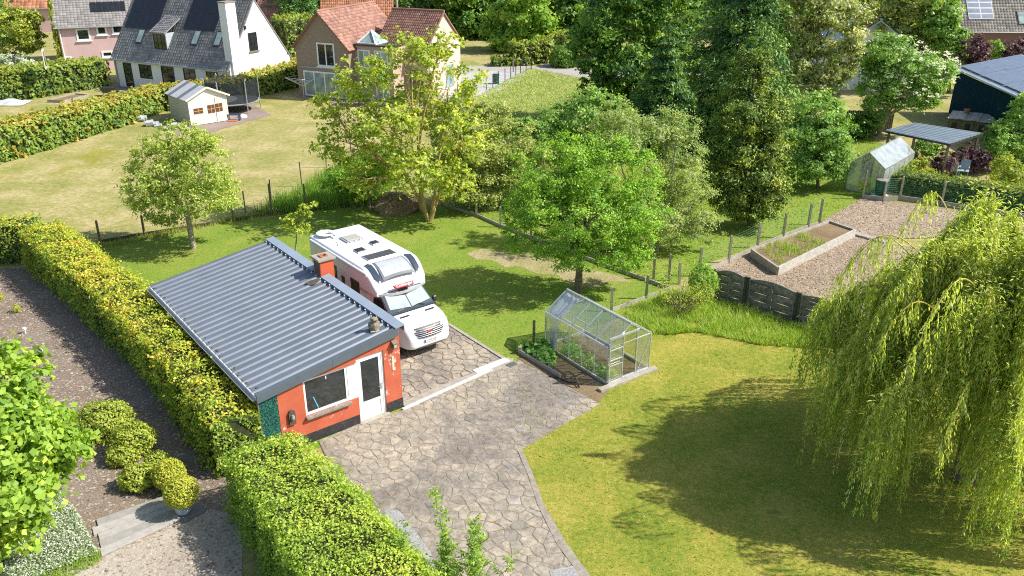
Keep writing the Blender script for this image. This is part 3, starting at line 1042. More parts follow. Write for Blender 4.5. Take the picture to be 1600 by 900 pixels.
MULCH = pxs([(-260, 428), (60, 418), (300, 640), (372, 730), (378, 800), (372, 1200), (-400, 1200)])
sheet('mulch_bed', MULCH, 0.006, M['g_mulch'])
SAND = pxs([(157, 872), (287, 813), (330, 795), (380, 810), (372, 1200), (0, 1200), (80, 905)])
sheet('gravel_path', SAND, 0.011, M['g_sand'])
sheet('shed_patio', pxs([(330, 208), (250, 212), (330, 170), (395, 163), (424, 180), (345, 202)]), 0.012, M['g_patio'])
sheet('house_terrace', pxs([(452, 150), (560, 168), (700, 168), (700, 150), (500, 140)]), 0.012, M['g_patio'])
sheet('house_patio', pxs([(173, 133), (235, 141), (225, 146), (160, 137)]), 0.012, M['g_patio'])
BAREGH = pxs([(815, 545), (875, 560), (955, 605), (935, 630), (808, 560)])
sheet('bare_earth', BAREGH, 0.013, M['g_dirt'])
WORN = pxs([(728, 396), (752, 389), (775, 392), (800, 398), (826, 397), (850, 404), (884, 408), (905, 420), (936, 424), (972, 432), (985, 441), (950, 440), (930, 450), (890, 446), (872, 430), (838, 428), (812, 416), (790, 418), (768, 406), (745, 406)])
sheet('worn_lawn', WORN, 0.0075, groundmat('worn lawn', [(0.3, (0.24, 0.27, 0.06)), (0.5, (0.42, 0.36, 0.20)), (0.7, (0.55, 0.45, 0.32))], 0.9, 6, 0.5))
WORN2 = pxs([(730, 395), (780, 385), (830, 400), (890, 420), (960, 430), (990, 440), (930, 446), (850, 440), (790, 415)])
sheet('side_gravel', pxs([(600, 795), (625, 800), (672, 862), (720, 1000), (640, 1000)]), 0.034, M['g_gravel'])
sheet('drain_gravel', pxs([(858, 893), (905, 884), (960, 960), (880, 960)]), 0.036, M['g_gravel'])

# rough flecks of chip on the mulch, clods on the plots
def scatter_chips(name, label, cat, poly, n, s, mat, seed, flat=0.35, z=0.012, excl=()):
    rg = np.random.default_rng(seed)
    q = poly_sample(poly, n, rg)
    for e in excl:
        q = q[~in_poly(q, np.array([(p[0], p[1]) for p in e]))]
    m = len(q)
    base = np.array([(-1, -1, 0), (1, -1, 0), (1, 1, 0), (-1, 1, 0), (0, 0, 1.0)]) * 0.5
    f = np.array([(0, 1, 4), (1, 2, 4), (2, 3, 4), (3, 0, 4)])
    sx = s * rg.uniform(0.4, 1.5, m)
    sy = sx * rg.uniform(0.4, 1.0, m)
    sz = sx * flat * rg.uniform(0.5, 1.4, m)
    a = rg.uniform(0, 6.28, m)
    v = base[None] * np.stack([sx, sy, sz], 1)[:, None, :]
    v = v + rg.normal(0, 0.12, v.shape) * sx[:, None, None] * np.array([1, 1, 0])
    ca, sa = np.cos(a)[:, None], np.sin(a)[:, None]
    X = v[:, :, 0] * ca - v[:, :, 1] * sa + q[:, 0:1]
    Y = v[:, :, 0] * sa + v[:, :, 1] * ca + q[:, 1:2]
    Z = v[:, :, 2] + z
    V = np.stack([X, Y, Z], 2).reshape(-1, 3)
    Fc = (f[None] + (np.arange(m) * 5)[:, None, None]).reshape(-1, 3)
    t = np.repeat(np.clip(rg.normal(0.5, 0.25, m), 0, 1), 4)
    o = link(name, np_mesh(name, V, Fc, t, M[mat]))
    return tag(o, label, cat, kind='stuff')


scatter_chips('wood_chips', 'grey brown wood chips strewn over the mulch bed left of the long hedge', 'mulch', MULCH, 26000, 0.06, 'chip', 3)


def soil(name, poly, step, amp, seed):
    P2 = np.array([(p[0], p[1]) for p in poly])
    lo, hi_ = P2.min(0), P2.max(0)
    nx, ny = int((hi_[0] - lo[0]) / step), int((hi_[1] - lo[1]) / step)
    xs, ys = np.linspace(lo[0], hi_[0], nx), np.linspace(lo[1], hi_[1], ny)
    X, Y = np.meshgrid(xs, ys)
    rg = np.random.default_rng(seed)
    Z = 0.03 + amp * (0.5 * wob(X * 3, Y * 3) + 0.5 * wob(X * 7 + 2, Y * 7) + rg.normal(0, 0.35, X.shape))
    V = np.stack([X, Y, Z], 2).reshape(-1, 3)
    i = np.arange(nx * ny).reshape(ny, nx)
    Fq = np.stack([i[:-1, :-1], i[:-1, 1:], i[1:, 1:], i[1:, :-1]], 2).reshape(-1, 4)
    cen = V[Fq].mean(1)[:, :2]
    Fq = Fq[in_poly(cen, P2)]
    o = link(name, np_mesh(name, V, Fq, None, M['g_soil'], smooth=False))
    o["kind"] = "structure"
    return o


PLOT1 = pxs([(1106, 420), (1170, 390), (1215, 378), (1338, 366), (1372, 378), (1470, 395), (1700, 470), (1600, 560), (1320, 492)])
PLOT2 = pxs([(1283, 347), (1345, 312), (1430, 322), (1500, 330), (1470, 372), (1375, 374), (1338, 362)])
soil('soil_plot', PLOT1, 0.07, 0.035, 4)
soil('soil_plot_rear', PLOT2, 0.09, 0.04, 5)
scatter_chips('soil_clods', 'dry clods of earth over the large dug plot behind the black fence', 'soil', PLOT1, 22000, 0.06, 'clod', 8, 0.6, 0.035)
scatter_chips('soil_clods', 'dry clods of earth over the small dug plot near the far greenhouse', 'soil', PLOT2, 8000, 0.07, 'clod', 9, 0.6, 0.035)

# ------------------------------------------------------------------ crazy paving
GF = Frame((-3.48, 23.09, 0), R(38.1))          # garage frame: x along the front wall to the right, y backwards


def clip_half(poly, m, n):
    """keep the side where (p-m).n <= 0"""
    out = []
    k = len(poly)
    for i in range(k):
        a, b = poly[i], poly[(i + 1) % k]
        da = (a[0] - m[0]) * n[0] + (a[1] - m[1]) * n[1]
        db = (b[0] - m[0]) * n[0] + (b[1] - m[1]) * n[1]
        if da <= 0: out.append(a)
        if (da < 0 < db) or (db < 0 < da):
            t = da / (da - db)
            out.append((a[0] + (b[0] - a[0]) * t, a[1] + (b[1] - a[1]) * t))
    return out


def flagstones(poly, spacing, gap, seed):
    rg = random.Random(seed)
    P2 = [(p[0], p[1]) for p in poly]
    x0, x1 = min(p[0] for p in P2) - 1, max(p[0] for p in P2) + 1
    y0, y1 = min(p[1] for p in P2) - 1, max(p[1] for p in P2) + 1
    sites = []
    y = y0
    r = 0
    while y < y1:
        x = x0 + (0.5 * spacing if r % 2 else 0)
        while x < x1:
            sites.append((x + rg.uniform(-.42, .42) * spacing, y + rg.uniform(-.42, .42) * spacing))
            x += spacing
        y += spacing * 0.87
        r += 1
    arr = np.array(sites)
    stones = []
    for i, s in enumerate(sites):
        d = np.hypot(arr[:, 0] - s[0], arr[:, 1] - s[1])
        near = [j for j in np.argsort(d)[1:18] if d[j] < spacing * 3.2]
        cell = list(P2)
        for j in near:
            n = ((sites[j][0] - s[0]) / d[j], (sites[j][1] - s[1]) / d[j])
            m = (s[0] + n[0] * (d[j] / 2 - gap), s[1] + n[1] * (d[j] / 2 - gap))
            cell = clip_half(cell, m, n)
            if len(cell) < 3: break
        if len(cell) < 3: continue
        cx = sum(p[0] for p in cell) / len(cell)
        cy = sum(p[1] for p in cell) / len(cell)
        area = abs(sum(cell[k][0] * cell[(k + 1) % len(cell)][1] - cell[(k + 1) % len(cell)][0] * cell[k][1] for k in range(len(cell)))) / 2
        if area < 0.006 or math.hypot(cx - s[0], cy - s[1]) > spacing * 1.6: continue
        # drop doubled points, add small irregularity
        c1 = [p for k, p in enumerate(cell) if math.hypot(p[0] - cell[k - 1][0], p[1] - cell[k - 1][1]) > 0.02]
        c2 = []
        for k, p in enumerate(c1):
            q = c1[(k + 1) % len(c1)]
            L = math.hypot(q[0] - p[0], q[1] - p[1])
            c2.append((p[0] + (cx - p[0]) * rg.uniform(0.0, .08), p[1] + (cy - p[1]) * rg.uniform(0.0, .08)))
            if L > .16:
                t = rg.uniform(.35, .65)
                mx, my = p[0] + (q[0] - p[0]) * t, p[1] + (q[1] - p[1]) * t
                o = rg.uniform(-.012, .030)
                dx, dy = cx - mx, cy - my
                dd = math.hypot(dx, dy) + 1e-6
                c2.append((mx + dx / dd * o, my + dy / dd * o))
        if len(c2) < 3: continue
        stones.append((c2, (cx, cy), area))
    return stones


def stone_mesh(mb, cell, c, z0, z1, tint, rg):
    n = len(cell)
    v = []
    tl = [rg.uniform(-0.003, 0.003) for _ in range(2)]
    for p in cell: v.append((p[0] - c[0], p[1] - c[1], z0))
    for sc, dz in ((1.0, -0.008), (0.955, 0.0)):
        for p in cell:
            dx, dy = p[0] - c[0], p[1] - c[1]
            v.append((dx * sc, dy * sc, z1 + dz + dx * tl[0] * 2 + dy * tl[1] * 2))
    f = [tuple(range(2 * n, 3 * n))]
    for k in range(n):
        l = (k + 1) % n
        f.append((k, l, n + l, n + k))
        f.append((n + k, n + l, 2 * n + l, 2 * n + k))
    mb.add(v, f, tint)


DRIVE = [GF.w(0.04, 0.30), GF.w(4.36, 0.42), GF.w(4.36, 9.6), GF.w(0.04, 9.6)]
TERR = pxs([(498, 690), (565, 661), (632, 641), (720, 602), (797, 571), (812, 563), (873, 597), (938, 632), (880, 665), (815, 703), (832, 740), (850, 790), (885, 850), (925, 905), (990, 1010), (1050, 1120), (700, 1120), (600, 890), (520, 740)])


def paved(name, poly, spacing, gap, seed, limit, ztop, mort='g_mortar'):
    rg = random.Random(seed)
    base = sheet(name, poly, 0.020, M[mort])
    st = flagstones(poly, spacing, gap, seed)

    def pxsize(s):
        v = Vector((s[1][0], s[1][1], -CAM_H))
        return s[2] / v.length_squared
    st.sort(key=pxsize, reverse=True)

    def seen(s):
        x, y = s[1]
        f = y * cT + CAM_H * sT
        px = 800 + F_PX * x / f
        py = 450 + F_PX * (CAM_H * cT - y * sT) / f
        return -30 < px < 1630 and py < 925
    inside = [s for s in st if seen(s)]
    rest = [s for s in st if not seen(s)] + inside[limit:]
    for s in inside[:limit]:
        mb = MB()
        stone_mesh(mb, s[0], s[1], 0.0, ztop + rg.uniform(-0.003, 0.004), min(1, max(0, rg.gauss(0.48, 0.2))), rg)
        mb.build('stone', M['flag'], base, loc=(s[1][0], s[1][1], 0.019))
    if rest:
        mb = MB()
        for s in rest:
            v0 = len(mb.v)
            stone_mesh(mb, s[0], s[1], 0.019, 0.019 + ztop + rg.uniform(-0.003, 0.004), min(1, max(0, rg.gauss(0.48, 0.2))), rg)
            mb.v[v0:] = [(p[0] + s[1][0], p[1] + s[1][1], p[2]) for p in mb.v[v0:]]
        mb.build('stone', M['flag'], base, kind='stuff')
    return base


paved('driveway_paving', DRIVE, 0.42, 0.014, 11, 140, 0.015)
paved('terrace_paving', TERR, 0.385, 0.0065, 12, 300, 0.008, 'g_mortar2')
sheet('terrace_edge', pxs([(815, 703), (832, 740), (850, 790), (885, 850), (925, 905), (990, 1010), (1050, 1120), (1040, 1120), (978, 1010), (909, 905), (869, 850), (840, 790), (825, 744), (809, 706)]), 0.037, plain('worn edge mortar', (.30, .265, .215), .9, var=.25, scale=5, bump=.4, col2=(.22, .19, .15)))
sheet('kerb_bed', [GF.w(.02, -.15), P(640, 645), P(800, 572), P(803, 560), GF.w(4.5, .5), GF.w(.02, .5)], 0.018, M['concrete'])
# grey concrete strip and the white painted line between drive and terrace
mb = MB()
a, b = P(632, 636), P(797, 562)
mb.beam(a + Vector((0, 0, .02)), b + Vector((0, 0, .02)), 0.26, 0.05)
k = tag(mb.build('kerb_strip', M['concrete']), kind='structure')
mb = MB()
a, b = P(629, 641, 0), P(768, 578, 0)
for i in range(7):
    p, q = a.lerp(b, i / 7 + 0.001), a.lerp(b, (i + 1) / 7 - 0.001)
    mb.beam(p + Vector((0, 0, .026)), q + Vector((0, 0, .026)), 0.12, 0.055)
tag(mb.build('white_kerb', M['paintedwhite_stone'], bevel=0.006), kind='structure')
mb = MB()
mb.beam(P(742, 583) + Vector((0, 0, .03)), P(793, 563) + Vector((0, 0, .03)), 0.30, 0.06)
tag(mb.build('white_kerb_block', M['paintedwhite_stone'], bevel=0.01), kind='structure')
mb = MB()
mb.beam(GF.w(4.44, 0.5, .025), GF.w(4.44, 9.6, .025), 0.12, 0.07)
tag(mb.build('drive_edging', M['concrete']), kind='structure')

# ------------------------------------------------------------------ grasses
grass('lawn_grass', 'short garden grass between the hedge, the motorhome and the glasshouse', LAWN, 90000, 0.03, 0.022, 'lawnblade', 21, excl=([GF.w(-4.8, -.8), GF.w(4.5, -.1), GF.w(4.5, 9.7), GF.w(-4.8, 9.7)],), base_t=0.4, lean=1.6)
grass('lawn_grass', 'short yellowing grass of the front lawn beside the terrace', FRONT, 110000, 0.03, 0.02, 'lawnblade', 22, z=0.012, excl=(TERR, BAREGH), base_t=0.6, lean=1.6)
grass('lawn_tufts', 'scattered darker tufts standing in the front lawn', FRONT, 9000, 0.09, 0.03, 'tallblade', 28, z=0.012, excl=(TERR, BAREGH), base_t=0.3, clumpy=1.0, lean=1.2)
LUSH = pxs([(975, 492), (1048, 456), (1110, 470), (1165, 485), (1330, 535), (1275, 545), (1190, 540), (1090, 520), (1020, 525), (985, 505)])
grass('tall_grass', 'lush uncut grass along the foot of the black board fence', LUSH, 36000, 0.26, 0.03, 'tallblade', 23, base_t=0.6, clumpy=0.6, lean=1.3)
TG2 = pxs([(395, 335), (470, 300), (570, 240), (640, 240), (600, 320), (520, 328), (450, 335)])
grass('tall_grass', 'dark tall grass leaning on the wire fence left of the compost heap', TG2, 16000, 0.75, 0.05, 'tallblade', 24, base_t=0.2, clumpy=0.6)
grass('meadow_grass', 'pale rough meadow grass running up to the road', MEAD, 60000, 0.13, 0.08, 'meadowblade', 25, lean=2.5)
grass('orchard_tufts', 'tufty grass under the orchard trees behind the kerbed fence', ORCH, 22000, 0.12, 0.05, 'lawnblade', 26, lean=1.6)
KERBG = pxs([(150, 385), (365, 340), (520, 318), (600, 312), (600, 318), (520, 325), (365, 347), (150, 392)])
grass('verge_grass', 'longer grass left standing along the low rear kerb', KERBG, 3500, 0.22, 0.04, 'lawnblade', 27)

# ------------------------------------------------------------------ garage
gar = thing('garage', 'small orange red garage with grey blue ribbed roof beside the motorhome', 'garage', GF.o, GF.a)
GW, GL = 4.05, 9.45
RX0, RX1 = -4.66, 0.06
def rz_(x): return 2.84 + x * 0.148


def fhit(px, py, y=0.0):
    return GF.hit(px, py, (0, y, 0), (0, 1, 0))


dl, dr, dtop = fhit(563.8, 657).x, fhit(605, 641).x, 2.25
wl, wr = fhit(475, 618).x, dl - 0.005
wz0, wz1 = fhit(514, 625).z, 2.0
wz0 = 0.93
wz1 = min(fhit(472, 596).z, rz_(wl) - 0.17)



def wall_open(x0, x1, z0, topf, y0, y1, openings, axis='x', tint=0.5, step=None):
    """wall slab between y0 and y1 with rectangular openings (xa, xb, za, zb), sloping top given by topf(x)"""
    mb = MB()
    xs = sorted(set([x0, x1] + [v for o in openings for v in (o[0], o[1])] + (step or [])))
    xs = [x for x in xs if x0 <= x <= x1]
    for a, b in zip(xs[:-1], xs[1:]):
        if b - a < 1e-4: continue
        cols = sorted([(o[2], o[3]) for o in openings if o[0] <= a + 1e-6 and o[1] >= b - 1e-6])
        z = z0
        for (za, zb) in cols:
            if za > z + 1e-4: mb.box(a, b, y0, y1, z, za, tint)
            z = zb
        ta, tb = topf(a), topf(b)
        v = [(a, y0, z), (b, y0, z), (b, y1, z), (a, y1, z), (a, y0, ta), (b, y0, tb), (b, y1, tb), (a, y1, ta)]
        mb.add(v, [(0, 3, 2, 1), (4, 5, 6, 7), (0, 1, 5, 4), (1, 2, 6, 5), (2, 3, 7, 6), (3, 0, 4, 7)], tint)
    return mb


ops = [(dl, dr, 0.0, dtop), (wl, dl, wz0, wz1)]
w = wall_open(-GW, 0.0, 0.0, lambda x: rz_(x) - 0.04, 0.0, 0.22, ops).build('front_wall', M['peel'], gar)
mb = MB()
mb.add([(0, .22, 0), (0, GL, 0), (0, GL, rz_(0) - .04), (0, .22, rz_(0) - .04), (-.2, .22, 0), (-.2, GL, 0), (-.2, GL, rz_(-.2) - .04), (-.2, .22, rz_(-.2) - .04)],
       [(0, 1, 2, 3), (4, 7, 6, 5), (3, 2, 6, 7), (1, 5, 6, 2), (0, 3, 7, 4), (0, 4, 5, 1)])
mb.build('side_wall', M['brownbrick'], gar)
mb = MB()
mb.add([(-GW, .22, 0), (-GW, GL, 0), (-GW, GL, rz_(-GW) - .04), (-GW, .22, rz_(-GW) - .04), (-GW + .2, .22, 0), (-GW + .2, GL, 0), (-GW + .2, GL, rz_(-GW + .2) - .04), (-GW + .2, .22, rz_(-GW + .2) - .04)],
       [(0, 3, 2, 1), (4, 5, 6, 7), (3, 7, 6, 2), (1, 2, 6, 5), (0, 4, 7, 3), (0, 1, 5, 4)])
mb.build('side_wall', M['orangewall'], gar)
mb = MB()
mb.add([(-GW + .2, GL - .2, 0), (-.2, GL - .2, 0), (-.2, GL - .2, rz_(-.2) - .05), (-GW + .2, GL - .2, rz_(-GW + .2) - .05),
        (-GW + .2, GL - .002, 0), (-.2, GL - .002, 0), (-.2, GL - .002, rz_(-.2) - .05), (-GW + .2, GL - .002, rz_(-GW + .2) - .05)],
       [(0, 1, 2, 3), (4, 7, 6, 5), (3, 2, 6, 7), (0, 4, 5, 1), (0, 3, 7, 4), (1, 5, 6, 2)])
mb.build('rear_wall', M['orangewall'], gar)
mb = MB()
mb.box(-GW + .25, dl - 0.02, -0.012, 0, 0.0, 0.33)
mb.box(dr + 0.005, 0.012, -0.012, 0, 0.0, 0.36)
mb.box(0.0, 0.014, 0, GL, 0.0, 0.36)
mb.build('plinth', M['plinth'], gar)
# floor inside
mb = MB(); mb.box(-GW + .21, -.21, .23, GL - .21, 0.0, 0.04); mb.build('floor', M['concrete'], gar)
# window
win = thing('window', None, None, (0, 0, 0)); win.parent = gar
mb = MB()
fw = 0.075
mb.box(wl, dl - .30, .05, .11, wz0, wz0 + fw); mb.box(wl, dl - .30, .05, .11, wz1 - fw, wz1)
mb.box(wl, wl + fw, .052, .108, wz0 + fw, wz1 - fw); mb.box(dl - .30 - fw, dl - .30, .052, .108, wz0 + fw, wz1 - fw)
mb.build('frame', M['upvc'], win)
mb = MB(); mb.box(dl - .30, dl - .001, .04, .12, wz0, wz1 ); mb.build('infill_panel', M['upvc'], win)
mb = MB(); mb.box(wl + fw, dl - .30 - fw, .075, .085, wz0 + fw, wz1 - fw); mb.build('pane', M['pane_dark'], win)
mb = MB(); mb.box(wl - .03, dl - .30 + .02, -.12, .06, wz0 - .08, wz0 - .002); mb.build('sill', M['stonegrey'], gar, bevel=.01)
mb = MB(); mb.tube([(wl + .42, .072, wz0 + .12), (wl + .30, .072, wz0 + .52)], .022, 6); mb.build('brush_handle', plain('light blue plastic', (.12, .42, .62), .4), win)
mb = MB(); mb.box(wl + .74, wl + .77, .068, .074, wz1 - .22, wz1 - .12); mb.build('tag', M['white'], win)
# door
door = thing('door', None, None, (0, 0, 0)); door.parent = gar
mb = MB()
fw = .07
mb.box(dl + .001, dl + fw, .04, .12, .02, dtop); mb.box(dr - fw, dr - .001, .04, .12, .02, dtop); mb.box(dl + fw, dr - fw, .04, .12, dtop - fw, dtop)
mb.build('frame', M['upvc'], door)
mb = MB()
a0, a1 = dl + fw + .004, dr - fw - .004
mb.box(a0, a1, .05, .10, .03, .12); mb.box(a0, a1, .05, .10, dtop - fw - .10, dtop - fw - .005)
mb.box(a0, a0 + .09, .05, .10, .12, dtop - fw - .10); mb.box(a1 - .09, a1, .05, .10, .12, dtop - fw - .10); mb.box(a0 + .09, a1 - .09, .05, .10, .56, .66)
mb.box(a0 + .09, a1 - .09, .07, .09, .12, .56)
mb.build('leaf', M['upvc'], door)
mb = MB(); mb.box(a0 + .09, a1 - .09, .072, .084, .66, dtop - fw - .10); mb.build('pane', M['pane_dark'], door)
mb = MB()
mb.box(a1 - .06, a1 - .03, .03, .05, .93, 1.13)
mb.tube([(a1 - .045, .05, 1.05), (a1 - .045, .0, 1.05), (a1 - .16, .0, 1.05)], .011, 6)
mb.build('handle', M['chrome'], door)
mb = MB(); mb.box(dl - .05, dr + .05, -.16, .22, 0.0, 0.045); mb.build('step', M['concrete'], gar)

# roof: trapezoidal steel sheet, ribs running down the slope
mb = MB()
prof = []
y = -0.06
pitch = 0.352
while y < GL + .1:
    prof += [(y, 0.0), (y + .215, 0.0), (y + .245, 0.028), (y + .268, 0.045), (y + .306, 0.045), (y + .330, .028)]
    y += pitch
prof = [(min(p[0], GL + .1), p[1]) for p in prof]
v, f = [], []
NX = 6
for i in range(NX + 1):
    x = RX0 + (RX1 - .12 - RX0) * i / NX
    for (yy, h) in prof: v.append((x, yy, rz_(x) + h))
n = len(prof)
for i in range(NX):
    for k in range(n - 1):
        f.append((i * n + k, i * n + k + 1, (i + 1) * n + k + 1, (i + 1) * n + k))
mb.add(v, f)
v2 = [(p[0], p[1], p[2] - .004) for p in v]
roof = mb.build('roof', M['sheetroof'], gar)
sm = roof.modifiers.new('thickness', 'SOLIDIFY'); sm.thickness = 0.006; sm.offset = -1
mb = MB()
for k in range(0, 27):
    yy = -0.06 + pitch * k + .29
    for x in (RX0 + .12, RX0 + 1.55, RX0 + 3.0, RX1 - .35):
        mb.box(x - .011, x + .011, yy - .011, yy + .011, rz_(x) + .041, rz_(x) + .052)
mb.build('screws', M['galv'], roof, kind='stuff')
def slopebar(mb, x0, x1, y0, y1, dz0, dz1):
    v = [(x0, y0, rz_(x0) + dz0), (x1, y0, rz_(x1) + dz0), (x1, y1, rz_(x1) + dz0), (x0, y1, rz_(x0) + dz0),
         (x0, y0, rz_(x0) + dz1), (x1, y0, rz_(x1) + dz1), (x1, y1, rz_(x1) + dz1), (x0, y1, rz_(x0) + dz1)]
    mb.add(v, [(0, 3, 2, 1), (4, 5, 6, 7), (0, 1, 5, 4), (1, 2, 6, 5), (2, 3, 7, 6), (3, 0, 4, 7)])
for (a, b) in ((RX0, -2.32), (-2.315, RX1 - .13)):
    mb = MB(); slopebar(mb, a, b, -.105, -.062, -.20, .062); slopebar(mb, a, b, -.062, .03, .045, .062)
    mb.build('fascia', M['fascia'], roof)
CHY0 = GF.l(P(551.5, 461, 2.86)).y
CHY0 = 5.0 if not (3 < CHY0 < 7) else CHY0
CW = .50
for (a, b) in ((-.10, CHY0 - .10), (CHY0 + CW + .12, GL + .12)):
    mb = MB(); slopebar(mb, RX1 - .22, RX1 + .09, a, b, .06, .10); slopebar(mb, RX1 + .085, RX1 + .10, a, b, -.14, .098); slopebar(mb, RX1 - .22, RX1 - .205, a, b, .045, .098)
    mb.build('coping', M['coping'], roof)
mb = MB()
y = .02
while y < GL:
    slopebar(mb, RX1 - .27, RX1 - .225, y + .245, y + .30, .046, .07); y += pitch
mb.build('closure', M['white'], roof, kind='stuff')
mb = MB(); slopebar(mb, RX0 - .02, RX0 + .0, -.06, GL + .1, -.10, .03)
mb.build('eaves_trim', M['white'], roof)
mb = MB()   # half-round gutter
pts = []
for i in range(7):
    aa = math.pi + math.pi * i / 6
    pts.append((RX0 - .08 + .06 * math.cos(aa), rz_(RX0) - .04 + .06 * math.sin(aa)))
v = [(p[0], -.05, p[1]) for p in pts] + [(p[0], GL + .1, p[1]) for p in pts]
mb.add(v, [(i, i + 1, 8 + i, 7 + i) for i in range(6)])
mb.tube([(RX0 - .141, -.05, rz_(RX0) - .037), (RX0 - .141, GL + .1, rz_(RX0) - .037)], .010, 6)
gut = mb.build('gutter', M['greyplastic'], gar)
gm = gut.modifiers.new('thickness', 'SOLIDIFY'); gm.thickness = .004
# moss and dirt along the eaves
rg = random.Random(5)
mb = MB()
for i in range(90):
    yy = rg.uniform(0, GL); xx = RX0 + abs(rg.gauss(0, .10)) + .02
    s = rg.uniform(.01, .035)
    mb.box(xx - s, xx + s, yy - s * 1.6, yy + s * 1.6, rz_(xx) + .001, rz_(xx) + .004 + s * .2)
mb.build('roof_debris', M['dirt'], roof, kind='stuff')
# soot and dirt patch below the chimney
mb = MB()
c0 = Vector((-.42, CHY0 - .12, 0))
ring = []
for i in range(14):
    aa = i / 14 * 6.283
    rr = 1 + .25 * math.sin(3 * aa + 1) + .12 * math.sin(7 * aa)
    ring.append((c0.x + .33 * rr * math.cos(aa), c0.y + .17 * rr * math.sin(aa)))
v = [(p[0], p[1], rz_(p[0]) + .049) for p in ring] + [(c0.x, c0.y, rz_(c0.x) + .062)]
mb.add(v, [(i, (i + 1) % 14, 14) for i in range(14)])
mb.build('dirt_patch', M['dirt'], roof)
# chimney
chm = thing('chimney', None, None, (0, 0, 0)); chm.parent = gar
mb = MB()
cx0, cx1, cy0, cy1 = -.10, .42, CHY0, CHY0 + CW
mb.box(cx0 + .012, cx1, cy0, cy1, 0, 3.42)
mb.build('painted_stack', M['orangewall'], chm)
mb = MB()
z = rz_(-.1) + .05
r_ = 0
while z < 3.36:
    off = .11 if r_ % 2 else 0
    y = cy0 + .006 - off
    while y < cy1:
        ya, yb = max(y, cy0 + .006), min(y + .21, cy1 - .006)
        if yb - ya > .03: mb.box(cx0 - .002 - .006 * ((r_ + int(y * 7)) % 2), cx0 + .02, ya, yb, z, z + .058, .5)
        y += .22
    z += .068; r_ += 1
mb.build('bare_brick_face', M['brickred'], chm)
mb = MB()
e = .07
for (a, b, c, d) in ((cx0 - e, cx1 + e, cy0 - e, cy0 + .12), (cx0 - e, cx1 + e, cy1 - .12, cy1 + e), (cx0 - e, cx0 + .12, cy0 + .12, cy1 - .12), (cx1 - .12, cx1 + e, cy0 + .12, cy1 - .12)):
    mb.box(a, b, c, d, 3.425, 3.50)
mb.build('cap', M['concrete'], chm)
mb = MB()
for (a, b, c, d) in ((cx0 + .12, cx1 - .12, cy0 + .12, cy0 + .15), (cx0 + .12, cx1 - .12, cy1 - .15, cy1 - .12), (cx0 + .12, cx0 + .15, cy0 + .15, cy1 - .15), (cx1 - .15, cx1 - .12, cy0 + .15, cy1 - .15)):
    mb.box(a, b, c, d, 3.424, 3.54)
mb.build('flue_liner', M['terracotta'], chm)
# green fringe screen left of the front wall
mb = MB(); mb.box(-4.60, -GW - .01, .02, .08, 0.05, rz_(-4.6) - .12); mb.build('screen_board', plain('screen backing', (.01, .06, .045), .8), gar)
rg2 = np.random.default_rng(31)
n = 5200
xx, zz = rg2.uniform(-4.62, -GW - .02, n), rg2.uniform(0.04, rz_(-4.6) - .10, n)
pos = np.stack([xx, rg2.uniform(-.03, .015, n), zz], 1)
vv, qq, tt = leaves(pos, np.tile([0, -1.0, .3], (n, 1)) + rg2.normal(size=(n, 3)) * .5, .075, rg2.uniform(0, 1, n), .16, rg2.normal(size=(n, 3)) + [0, 0, -1.0], .1, rg2)
scr = link('screen_fringe', np_mesh('screen_fringe', vv, qq, tt, M['fakeleaf']), None, gar); scr['kind'] = 'stuff'
mb = MB(); mb.box(-4.64, -4.60, -.03, .10, 0, rz_(-4.6) - .12); mb.build('screen_post', M['oldpost'], gar)
mb = MB(); mb.box(-5.2, -GW, -.10, -.04, 0, .22); mb.build('edging_board', M['oldpost'], gar)
# lamp box by the corner, white tile strip, small wall lamp and pipe by the hedge
p = fhit(614.6, 537)
box_t = thing('wall_lantern', 'small brown hooded lantern high on the orange wall right of the door', 'lantern', GF.w(p.x, 0, p.z), GF.a)
mb = MB(); mb.box(-.07, .07, -.13, -.005, -.12, .06); mb.build('case', plain('brown lantern metal', (.14, .11, .09), .6), box_t)
mb = MB(); mb.extrude([(-.09, -.0, .11), (-.09, -.16, .05), (-.09, -.16, .07), (-.09, 0, .14)], (.18, 0, 0)); mb.build('hood', plain('weathered copper', (.22, .17, .12), .5), box_t)
mb = MB(); mb.box(-.05, .05, -.135, -.131, -.09, .03); mb.build('pane', plain('frosted lamp glass', (.45, .43, .38), .3), box_t)
p = fhit(614, 567)
mb = MB(); mb.box(p.x - .035, p.x + .035, -.015, -.001, p.z - .26, p.z + .24); mb.box(p.x + .036, p.x + .075, -.009, -.001, p.z - .26, p.z - .17)
mb.build('worn_plate', plain('old cream plate', (.62, .58, .46), .8, col2=(.4, .35, .28), scale=9), gar)
p = fhit(455.5, 650)
lt = thing('wall_lamp', 'dark arched bulkhead lamp low on the orange wall beside the hedge', 'lamp', GF.w(p.x, 0, p.z), GF.a)
mb = MB()
arch = [(-.10, 0, -.26), (.10, 0, -.26)] + [(.10 * math.cos(t), 0, .12 + .10 * math.sin(t)) for t in [math.pi * i / 8 for i in range(9)]]
mb.extrude(arch, (0, -.07, 0)); mb.build('housing', plain('rusty iron', (.10, .075, .06), .7, var=.5, scale=20), lt)
mb = MB(); mb.lathe([(.0, 0), (.055, .01), (.065, .06), (.04, .14), (.0, .16)], 10, (0, -.09, -.08)); mb.build('globe', plain('dusty lamp globe', (.30, .29, .27), .3), lt)
p = fhit(469, 672)
mb = MB(); mb.tube([(p.x, -.05, 0.0), (p.x, -.05, .42)], .05, 10); mb.build('pipe_stub', M['greyplastic'], gar)

